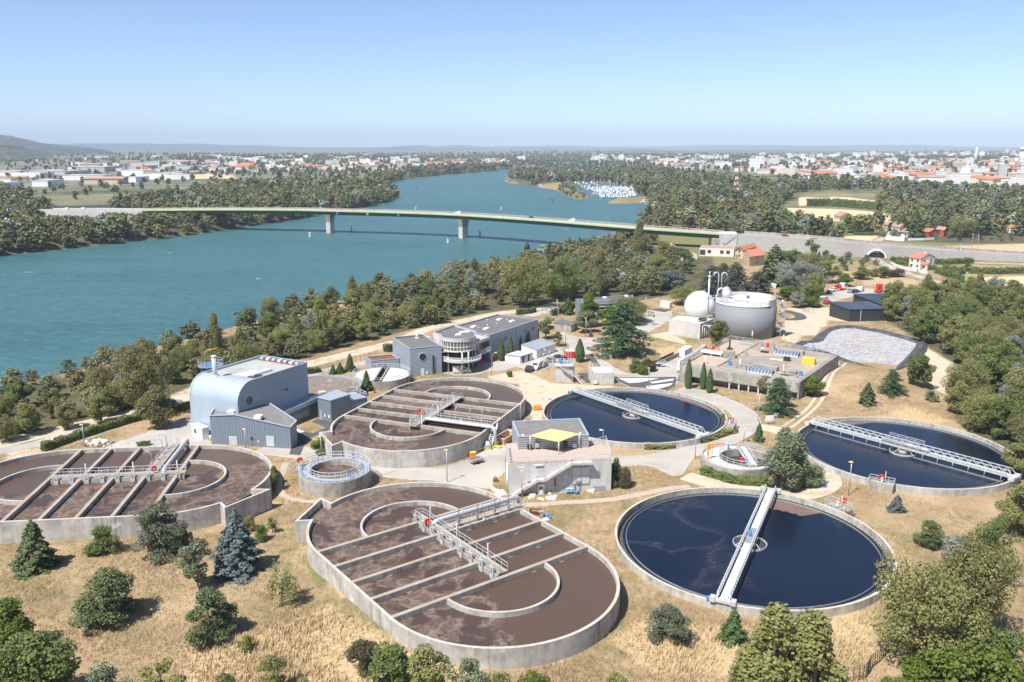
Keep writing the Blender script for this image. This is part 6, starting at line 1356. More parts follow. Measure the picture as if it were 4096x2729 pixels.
for f, off, kind, mat, rev, lb in ((.60, 3, 'car', 'silver_paint', 1, "silver car on the bridge above the left river pier"), (.395, 8.3, 'van', 'white_paint', 0, "white van on the bridge above the middle pier"), (.285, 8.3, 'car', 'navy_paint', 0, "black car on the bridge between the two white vans"), (.225, 8.3, 'van', 'white_paint', 0, "white van on the bridge near its right-hand pier"), (.165, 3, 'car', 'white_paint', 1, "white car in the near lane at the right part of the bridge"), (.075, 8.3, 'car', 'silver_paint', 0, "silver car on the far lane at the right end of the bridge"), (.05, 3, 'car', 'white_paint', 1, "white car half hidden by the parapet at the right end of the bridge")):
 q, a = on_path(f, off, sp_, .012); vehicle(kind, lb, q, a+(math.pi if rev else 0), mat)
q, a = on_path(.09, -8, es, -.34); vehicle('car', "dark red car on the main road just past the abutment", q, a, 'red_paint'); q, a = on_path(.70, -4, es, -.34); vehicle('van', "white van on the main road at the right edge", q, a+math.pi, 'white_paint')
for f, lb in ((.30, "white lorry-like van on the far approach ramp"), (.24, "small white van behind the one on the approach ramp")): q, a = on_path(f, 4, lp, .02); vehicle('van', lb, q, a, 'white_paint')
vehicle('car', "small dark car on the curving approach ramp", on_path(.5, 5, lp, .02)[0], .8, 'navy_paint')
for x, y, kind, mat, lb in ((1120,268,'car','white_paint',"white car nearest the trees in the visitors car park"), (1085,285,'car','navy_paint',"dark car at the corner of the visitors car park"), (1150,262,'lorry','white_paint',"white lorry with a red crane bed in the visitors car park"), (1222,275,'car','silver_paint',"silver car right of the lorry in the visitors car park"), (1258,278,'car','navy_paint',"navy car right of the silver car in the visitors car park"), (1290,268,'van','white_paint',"small white van at the fence of the visitors car park"), (1405,272,'lorry','red_paint',"red truck parked by the wedge-roofed shed"), (1048,335,'van','white_paint',"white van in the trees at the gravel yard"), (1072,350,'car','red_paint',"red car in the trees at the gravel yard")): vehicle(kind, lb, P('B', x, y, .04), R(25+(x*7) % 40), mat)

# ================================================================== HOUSES
M['roof_tile'] = surf("terracotta_tiles", (.52,.20,.11), (.40,.155,.09), 1.2, .9, stretch=(1,4,1), bmp=.3); M['roof_pink'] = surf("faded_tiles", (.42,.27,.20), (.34,.22,.165), 1.0, .9); M['render_tan'] = surf("tan_render", (.60,.47,.35), (.54,.42,.31), .4, .9); M['render_red'] = surf("red_render", (.52,.13,.10), None, .4, .9)
def house(name, label, r, a, b, c, eave, rise, wall='white', roof='roof_tile', wins=2, axis=0, group="houses near the main road"):
 a_, b_, c_ = P(r, *a), P(r, *b), P(r, *c); t = thing(name, label, "house", (a_+c_)/2, 0, group); pl = [q.xy for q in para(a_, b_, c_)]; cx = (pl[0]+pl[2])/2
 if axis: pl = pl[1:]+pl[:1]
 m = MB(); m.prism([tuple(q) for q in pl], -.2, eave); mid1, mid2 = (pl[0]+pl[3])/2, (pl[1]+pl[2])/2
 m.add([(*pl[0], eave), (*pl[3], eave), (*mid1, eave+rise*.97)], [(0,1,2)]); m.add([(*pl[1], eave), (*pl[2], eave), (*mid2, eave+rise*.97)], [(0,1,2)]); m.build("wall", M[wall], t)
 m = MB(); ex = [cx+(q-cx)*1.07 for q in pl]; e1, e2 = (ex[0]+ex[3])/2, (ex[1]+ex[2])/2; zt = eave+rise
 for p0, p1 in ((ex[0], ex[1]), (ex[3], ex[2])): m.add([(*p0, eave-.1), (*p1, eave-.1), (*e2, zt), (*e1, zt), (*p0, eave+.12), (*p1, eave+.12), (*e2, zt+.22), (*e1, zt+.22)], [(3,2,1,0), (4,5,6,7), (0,1,5,4), (2,3,7,6), (1,2,6,5), (3,0,4,7)])
 ro = m.build("roof", M[roof], t); m = MB(); q = e1.lerp(e2, .7); m.box((q.x, q.y, zt+.5), (.6,.6,1.2)); m.build("chimney", M[wall], ro)
 for (p0, p1) in ((a_, b_), (b_, c_)):
  Ln = (p1-p0).length; k_ = max(1, min(wins, int(Ln/2.6)))
  for k in range(k_):
   s_ = Ln*(k+.5)/k_
   for z0 in ([.9] if eave < 4.2 else [.9, 3.4]): window(t, p0, p1, s_-.5, s_+.5, z0, z0+1.25, 'wood' if wall != 'white' else 'metal_blue')
 o, d, nn, Ln, rz = wallframe(a_, b_); panel(t, a_, b_, Ln*.08, Ln*.08+.95, .05, 2.1, "door", 'wood')
 return t
house("house", "cream two-storey house with an orange hipped roof and dark skylights by the lane", 'W', (565,375), (640,385), (735,372), 5.2, 2.0, 'offwhite'); house("house_porch", "small tiled porch building joined to the cream house by the lane", 'W', (640,388), (690,390), (718,380), 2.6, .8, 'offwhite', wins=1)
house("house", "tan house with a red roof beside the abutment, the nearer one", 'V', (1090,560), (1165,640), (1340,615), 5.0, 1.6, 'render_tan', 'roof_tile', 1, 1); house("house", "tan house with a long red roof right behind the nearer tan house", 'V', (1000,540), (1095,545), (1250,500), 4.6, 1.6, 'render_tan', 'roof_tile', 2, 1)
house("cottage", "small white cottage with an orange roof left of the umbrella pine", 'V', (150,480), (185,520), (320,505), 4.0, 1.6, 'white', 'roof_tile', 1); house("cottage", "little pink-roofed cottage half hidden by trees left of the blue cedar", 'V', (320,610), (375,690), (412,680), 3.2, 1.2, 'render_tan', 'roof_pink', 1)
house("garden_shed", "pinkish gabled shed in the trees before the gabion wall", 'V', (1655,540), (1690,545), (1720,535), 2.9, 1.2, 'render_tan', 'roof_pink', 1)
a_, b_, c_ = P('V', 580,510), P('V', 985,525), P('V', 1000,490); t = thing("villa", "flat-roofed white villa with dark windows below the abutment", "house", (a_+c_)/2, 0, "houses near the main road"); flat_block(t, [q[:2] for q in para(a_, b_, c_)], 4.4, 'offwhite', 'roof_pink', .1, None)
for s0, s1 in ((.3,3.2), (4.4,6.2), (11.2,13), (14.5,16.4)): window(t, a_, b_, s0, s1, 1.6 if s0 > 1 else .6, 3.4, 'dark')
house("house", "white house with a pink roof behind a white garden wall beyond the road", 'W', (445,150), (500,165), (545,150), 6, 1.8, 'white', 'roof_pink', 2); house("house", "low wide white house with a pink roof right of the white walled house", 'W', (490,165), (560,170), (635,150), 3.4, 1.6, 'white', 'roof_pink', 2); house("house", "red house with an orange roof beyond the main road", 'W', (650,160), (700,168), (770,158), 3.4, 1.5, 'render_red', 'roof_tile', 2); house("house", "red house with a faded roof, right of the other red house", 'W', (745,155), (800,165), (832,155), 4.2, 1.5, 'render_red', 'roof_pink', 1); house("house", "white house with an orange roof near the right edge beyond the road", 'W', (1225,135), (1280,140), (1325,132), 3.4, 1.6, 'white', 'roof_tile', 2); house("house", "small orange-roofed house left of the right-edge white house", 'W', (1170,140), (1205,143), (1225,136), 2.8, 1.2, 'render_tan', 'roof_tile', 1); house("house", "tan house half hidden by the umbrella-shaped pine beyond the road", 'W', (392,122), (420,128), (448,118), 4.4, 1.4, 'render_tan', 'roof_pink', 1)
house("barn", "long pink-roofed barn between field and trees", 'W', (60,45), (100,58), (180,45), 3.4, 2.4, 'render_tan', 'roof_pink', 1)
a_ = P('W', 1000,110); t = thing("red_building", "red and white framed modern building among the dark trees", "building", a_, 0, "houses near the main road"); m = LB(); m.box((9,4,4.5), (18,8,9)); m.build("wall", M['render_red'], t)
for k in range(5): m = LB(); m.box((1+k*4,-.12,4.5), (.6,.3,9)); m.build("frame_post", M['white'], t)
m = LB(); m.box((9,4,9.3), (19,9,.6)); m.build("roof", M['metal_pale'], t)
# garden walls, hedges, fences
def hedge(label, r, pts, wd, ht, mat='lf_green', n=60, size=.34, name="hedge"):
 pp = [PG(r, x, y) for x, y in pts]; pp = smooth_path(pp, 6); c = sum(pp, Vector())/len(pp); c.z = 0; C_ = []; seg = np.array([[p.x, p.y, p.z] for p in pp]); ln = np.linalg.norm(np.diff(seg, axis=0), axis=1); tot = ln.sum(); r_ = np.random.default_rng(int(abs(pts[0][0]))+3)
 k = int(n*tot*(wd+2*ht)/3); s_ = r_.uniform(0, tot, k); cum = np.concatenate([[0], np.cumsum(ln)]); i = np.clip(np.searchsorted(cum, s_)-1, 0, len(ln)-1); f = (s_-cum[i])/ln[i]; base = seg[i]+(seg[i+1]-seg[i])*f[:, None]; d = unit(seg[i+1]-seg[i]); nrm = np.stack([d[:,1], -d[:,0], 0*d[:,0]], 1)
 u_ = r_.uniform(-1, 1, k); hh_ = ht*(1+.12*np.sin(s_*1.7)+.08*np.sin(s_*.63+1)); v_ = r_.uniform(.05, 1, k); top = r_.uniform(0,1,k) < wd/(wd+2*ht); off = np.where(top, u_*wd/2, np.sign(u_)*wd/2*r_.uniform(.85,1.08,k)); z = np.where(top, hh_*r_.uniform(.9,1.03,k), v_*hh_)
 pos = base+nrm*off[:, None]; pos[:, 2] += z; nn = unit(nrm*np.where(top, .2, np.sign(off))[:, None]+np.stack([0*z,0*z,np.where(top,1,.3)],1)+r_.normal(size=(k,3))*.4)
 q = quads(pos, nn, np.full(k, size), 1.0, None, r_)-np.array([c.x,c.y,0]); t = thing(name, label, "hedge", c); o = D.objects.new("foliage", qmesh("foliage", q, M[mat])); COL.objects.link(o); o.parent = t
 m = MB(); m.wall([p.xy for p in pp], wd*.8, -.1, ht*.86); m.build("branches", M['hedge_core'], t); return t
# ================================================================== TREES AND PLANTS
rng = np.random.default_rng(7)
L_ = leafmat
M['lf_olive'] = L_("olive_foliage", (0.189,0.196,0.073), (0.387,0.365,0.155), (0.221,0.250,0.069))
M['lf_green'] = L_("green_foliage", (0.140,0.194,0.057), (0.293,0.346,0.109))
M['lf_bright'] = L_("bright_foliage", (0.145,0.206,0.034), (0.254,0.315,0.067))
M['lf_silver'] = L_("silver_foliage", (0.264,0.286,0.237), (0.462,0.484,0.418), (0.176,0.198,0.143))
M['lf_sage'] = L_("sage_foliage", (0.220,0.259,0.138), (0.396,0.429,0.264))
M['lf_pine'] = L_("pine_needles", (0.082,0.118,0.047), (0.194,0.222,0.086), None, .1)
M['lf_cedar'] = L_("cedar_needles", (0.061,0.113,0.049), (0.142,0.227,0.095), None, .1)
M['lf_bluecedar'] = L_("blue_cedar_needles", (.115,.142,.135), (.205,.235,.22), None, .1)
M['lf_greycedar'] = L_("grey_cedar_needles", (0.086,0.100,0.075), (0.172,0.179,0.136), None, .1)
M['lf_cypress'] = L_("cypress_foliage", (0.068,0.117,0.037), (0.146,0.207,0.070), None, .1)
M['lf_brown'] = L_("brownish_foliage", (.13,.105,.055), (.21,.175,.10))
M['lf_pinepale'] = L_("pale_pine_needles", (.10,.125,.075), (.19,.21,.13), None, .1)

def unit(v): return v/np.maximum(np.linalg.norm(v, axis=-1, keepdims=True), 1e-9)

def quads(c, nrm, size, asp=1.0, axis=None, r=rng):
 """one leaf quad per centre -> (verts, n)"""
 n = len(c); a = unit(np.cross(nrm, r.normal(size=(n,3)) if axis is None else axis)); b = np.cross(nrm, a)
 s = (size*r.uniform(.7, 1.35, n))[:, None]; a = a*s*.5; b = b*s*.5*asp
 k = r.uniform(.25, .6, (n,1))
 return np.stack([c-a-b*.9, c+a*k-b, c+a+b*.9, c-a*k+b], 1)

def clump_leaves(cs, rs, n, size, r, flat=1.0, out=.6, up=.35, jit=.45):
 w_ = rs**2/np.sum(rs**2); idx = r.choice(len(cs), n, p=w_)
 d = unit(r.normal(size=(n,3))); rad = rs[idx]*r.uniform(.45, 1.08, n)**.6
 sc = np.array([1,1,flat]); pos = cs[idx]+d*rad[:, None]*sc
 nrm = unit(d*out+np.array([0,0,up])+r.normal(size=(n,3))*jit)
 return quads(pos, nrm, np.full(n, size), 1.0, None, r), idx

def shape(kind, n, size, r, jit=.45):
 """unit-height crown of a kind: list of leaf quads, clump centres for limbs"""
 if kind in ('broad', 'wide', 'bush', 'airy'):
  k = dict(broad=44, wide=52, bush=30, airy=20)[kind]; zc, zr, xr = dict(broad=(.53,.44,.27), wide=(.50,.44,.40), bush=(.43,.44,.40), airy=(.55,.40,.24))[kind]
  d = unit(r.normal(size=(k,3))); rad = r.uniform(.15, 1, k)**.42
  cs = d*rad[:, None]*np.array([xr, xr, zr])+np.array([0,0,zc]); cs[:, 2] = np.maximum(cs[:, 2], .07)
  cs[:, :2] *= (1+.25*np.sin(3*np.arctan2(d[:, 1], d[:, 0])+r.uniform(0, 6)))[:, None]
  cs[0] = (r.uniform(-.05,.05), r.uniform(-.05,.05), zc+zr*.85)
  rs = r.uniform(.06, .13, k)*dict(wide=1.35, bush=1.75, airy=1.0, broad=1.1)[kind]
  q, _ = clump_leaves(cs, rs, n, size, r, .85, .55+(.45-jit), .45, jit); return q, cs
 if kind == 'poplar':
  k = 30; z = r.uniform(.10, .95, k); rad = .17*np.sin(np.clip((z+.12)*1.02, 0, 1)*math.pi)**.6
  a = r.uniform(0, 2*math.pi, k); cs = np.stack([np.cos(a)*rad*.8, np.sin(a)*rad*.8, z], 1); rs = r.uniform(.055, .10, k)
  q, _ = clump_leaves(cs, rs, n, size, r, 1.7); return q, cs
 if kind == 'cypress':
  z = r.beta(1.15, 1.25, n); a = r.uniform(0, 2*math.pi, n); w_ = .085*np.sin(np.clip(z*.93+.07, 0, 1)**.75*math.pi)**.75*r.uniform(.7, 1.12, n)
  pos = np.stack([np.cos(a)*w_, np.sin(a)*w_, z], 1); nrm = unit(np.stack([np.cos(a), np.sin(a), np.full(n, .25)], 1)+r.normal(size=(n,3))*.35)
  return quads(pos, nrm, np.full(n, size), 1.8, None, r), np.array([[0,0,.5]])
 if kind in ('spruce', 'cone'):
  z = 1-r.power(1.75, n)*.96; lv = np.round(z*15+r.uniform(-.25,.25,n))/15; z = np.clip(.5*z+.5*lv, .03, .995)
  R0 = .30 if kind == 'spruce' else .35; a = r.uniform(0, 2*math.pi, n); br = np.sin(a*7+z*40)*.5+.5
  w_ = R0*(1-z)**.72*(.5+.5*np.sqrt(r.uniform(0,1,n)))*(.70+.36*br)*(1+.22*np.sin(2*a+9*z+1)+.16*np.sin(5*a-14*z)); z2 = z-w_*.22
  pos = np.stack([np.cos(a)*w_, np.sin(a)*w_, np.maximum(z2, .01)], 1); nrm = unit(np.stack([np.cos(a)*.5, np.sin(a)*.5, np.full(n, .8)], 1)+r.normal(size=(n,3))*.4)
  return quads(pos, nrm, np.full(n, size), 1.6, None, r), np.array([[0,0,.6]])
 if kind == 'cedar':
  k = 52; cs = []; 
  for i in range(k):
   z = .12+.84*(i/k)**.95; L0 = (.44*(1-z)**.62+.03)*r.uniform(.6, 1.1); a = i*2.4+r.uniform(-.4,.4)
   for f in (.45, .72, 1.0): cs.append((math.cos(a)*L0*f, math.sin(a)*L0*f, z-.02*f-.05*f*f, L0))
  cs = np.array(cs); rs = .045+.16*cs[:, 3]; q, _ = clump_leaves(cs[:, :3], rs, n, size, r, .28, .25, .8); return q, cs[2::9, :3]
 if kind == 'pine':
  k = 46; z = r.uniform(.08, .95, k); w_ = .38*np.sin(np.clip(.25+z*.75, 0, 1)*math.pi)**.7*r.uniform(.35, 1.05, k); a = r.uniform(0, 6.28, k); cs = np.stack([np.cos(a)*w_, np.sin(a)*w_, z-.05*w_], 1); rs = r.uniform(.09,.17,k)
  q, _ = clump_leaves(cs, rs, n, size, r, .7, .45, .5); return q, cs
 if kind == 'weeping':
  k = 14; a = r.uniform(0, 2*math.pi, k); rad = r.uniform(.05,.28,k); cs = np.stack([np.cos(a)*rad, np.sin(a)*rad, r.uniform(.5,.95,k)], 1)
  idx = r.integers(0, k, n); dz = r.uniform(0,1,n)**1.3*.42; pos = cs[idx]+r.normal(size=(n,3))*.035-np.stack([0*dz,0*dz,dz],1); pos[:,2] = np.maximum(pos[:,2],.05)
  return quads(pos, unit(r.normal(size=(n,3))), np.full(n, size), .6, None, r), cs

def qmesh(name, q, mat, tone=None):
 n = len(q); me = D.meshes.new(name); me.vertices.add(4*n); me.vertices.foreach_set("co", q.reshape(-1).astype(np.float32))
 me.loops.add(4*n); me.loops.foreach_set("vertex_index", np.arange(4*n, dtype=np.int32)); me.polygons.add(n)
 me.polygons.foreach_set("loop_start", np.arange(0, 4*n, 4, dtype=np.int32)); me.polygons.foreach_set("loop_total", np.full(n, 4, np.int32)); me.update()
 at = me.attributes.new("leaf", 'FLOAT', 'FACE'); at.data.foreach_set("value", rng.uniform(0, 1, n).astype(np.float32))
 if tone is not None:
  at = me.attributes.new("tint", 'FLOAT_COLOR', 'FACE'); a4 = np.ones((n, 4), np.float32); a4[:, :3] = tone; at.data.foreach_set("color", a4.ravel())
 me.materials.append(mat); return me

def trunk_mesh(cs, seed, r0=.022, bare=False):
 m = LB(); r = random.Random(seed); lean = (r.uniform(-.04,.04), r.uniform(-.04,.04)); top = .62
 m.tube([(0,0,-.03), (lean[0]*.4,lean[1]*.4,.25), (lean[0],lean[1],top), (lean[0],lean[1],.85)], [r0, r0*.8, r0*.45, r0*.15], 7)
 for c in list(cs)[:14]:
  z = max(.08, min(c[2]*.7, .6)); f = z/top
  a = Vector((lean[0]*f, lean[1]*f, z)); b = Vector(c); m.tube([a, a.lerp(b, .5)+Vector((0,0,.02)), b], [r0*.42, r0*.28, r0*.1], 5, False)
 me = D.meshes.new("trunk"); me.from_pydata([tuple(v) for v in m.v], [], m.f); me.update(); return me

SPEC = {  # kind: crown shape, nominal width, leaf material, bark, leaves, leaf size
'olive': ('broad', .70, 'lf_olive', 'bark', 8000, 0.026), 'green': ('broad', .70, 'lf_green', 'bark', 8000, 0.026), 'bright': ('broad', .72, 'lf_bright', 'bark', 7000, 0.028),
'silver': ('broad', .70, 'lf_silver', 'bark_pale', 7500, 0.025), 'widesilver': ('wide', .95, 'lf_silver', 'bark_pale', 14000, 0.0185), 'wideolive': ('wide', .95, 'lf_olive', 'bark', 14000, 0.0185), 'widegreen': ('wide', .95, 'lf_green', 'bark', 14000, 0.0185),
'bush': ('bush', 1.05, 'lf_green', 'bark', 6000, 0.038), 'brightbush': ('bush', 1.05, 'lf_bright', 'bark', 6000, 0.038), 'brownbush': ('bush', 1.05, 'lf_brown', 'bark', 5000, 0.036), 'olivebush': ('bush', 1.05, 'lf_olive', 'bark', 6000, 0.038), 'sagebush': ('bush', 1.05, 'lf_sage', 'bark_pale', 5000, 0.036),
'sage': ('airy', .62, 'lf_sage', 'bark_pale', 4200, 0.026), 'airy': ('airy', .62, 'lf_olive', 'bark', 3400, 0.026), 'poplar': ('poplar', .36, 'lf_olive', 'bark', 10000, 0.0185), 'palepoplar': ('poplar', .36, 'lf_sage', 'bark', 12000, 0.017),
'cypress': ('cypress', .18, 'lf_cypress', 'bark', 6000, 0.022), 'spruce': ('spruce', .56, 'lf_pine', 'bark', 9000, 0.024), 'greencone': ('cone', .66, 'lf_cypress', 'bark', 8000, 0.028), 'bluecone': ('cone', .68, 'lf_bluecedar', 'bark', 11000, 0.024),
'cedar': ('cedar', .86, 'lf_cedar', 'bark', 14000, 0.019), 'greycedar': ('cedar', .86, 'lf_greycedar', 'bark', 10000, 0.021), 'bluecedar': ('pine', .80, 'lf_bluecedar', 'bark', 10000, 0.023), 'pine': ('pine', .80, 'lf_pine', 'bark', 10000, 0.024), 'palepine': ('pine', .80, 'lf_pinepale', 'bark', 10000, 0.022), 'weeping': ('weeping', .62, 'lf_olive', 'bark_pale', 1500, .034)}
PROTO = {}
def proto(kind, var):
 if (kind, var) not in PROTO:
  sh, wn, lm, bk, n, sz = SPEC[kind]; r = np.random.default_rng(100+var*17+sum(map(ord, kind))); q, cs = shape(sh, n, sz, r)
  tm = trunk_mesh(cs if sh not in ('cypress','spruce','cone') else [], var, .03 if sh in ('broad','wide','pine') else .024); tm.materials.append(M[bk])
  PROTO[(kind, var)] = (qmesh("crown", q, M[lm]), tm)
 return PROTO[(kind, var)]

NAMES = {'bush':'bush', 'brightbush':'bush', 'brownbush':'bush', 'olivebush':'bush', 'sagebush':'bush', 'cypress':'cypress_tree', 'spruce':'spruce_tree', 'greencone':'conifer_tree', 'bluecone':'blue_cedar', 'cedar':'cedar_tree', 'greycedar':'cedar_tree', 'bluecedar':'blue_cedar', 'pine':'pine_tree', 'palepine':'pine_tree', 'poplar':'poplar_tree', 'palepoplar':'poplar_tree', 'weeping':'birch_tree'}
NT = [0]
def plant(kind, p, hgt, wid, label, group=None, var=None):
 NT[0] += 1; var = (NT[0] % 3) if var is None else var
 cm, tm = proto(kind, var); nm = NAMES.get(kind, 'broadleaf_tree')
 r = random.Random(NT[0]*7+1); t = thing(nm, label, 'bush' if nm == 'bush' else 'tree', p, r.uniform(0, 6.28), group); s = wid/SPEC[kind][1]; t.scale = (s, s*r.uniform(.92, 1.08), hgt)
 for n_, me_ in (("crown", cm), ("trunk", tm)):
  o = D.objects.new(n_, me_); COL.objects.link(o); o.parent = t
 return t

def tree_px(kind, u, vb, vt, wpx, label, group=None):
 """tree standing at photo pixel (u, vb), top at row vt, crown wpx wide"""
 p = PG('N', u, vb); p.z = gz(p.x, p.y); fw = p.y*CP+(CH-p.z)*SP
 plant(kind, p, top_of('N', p, u, vt)-p.z, wpx*1.7408/FPX*fw, label, group)

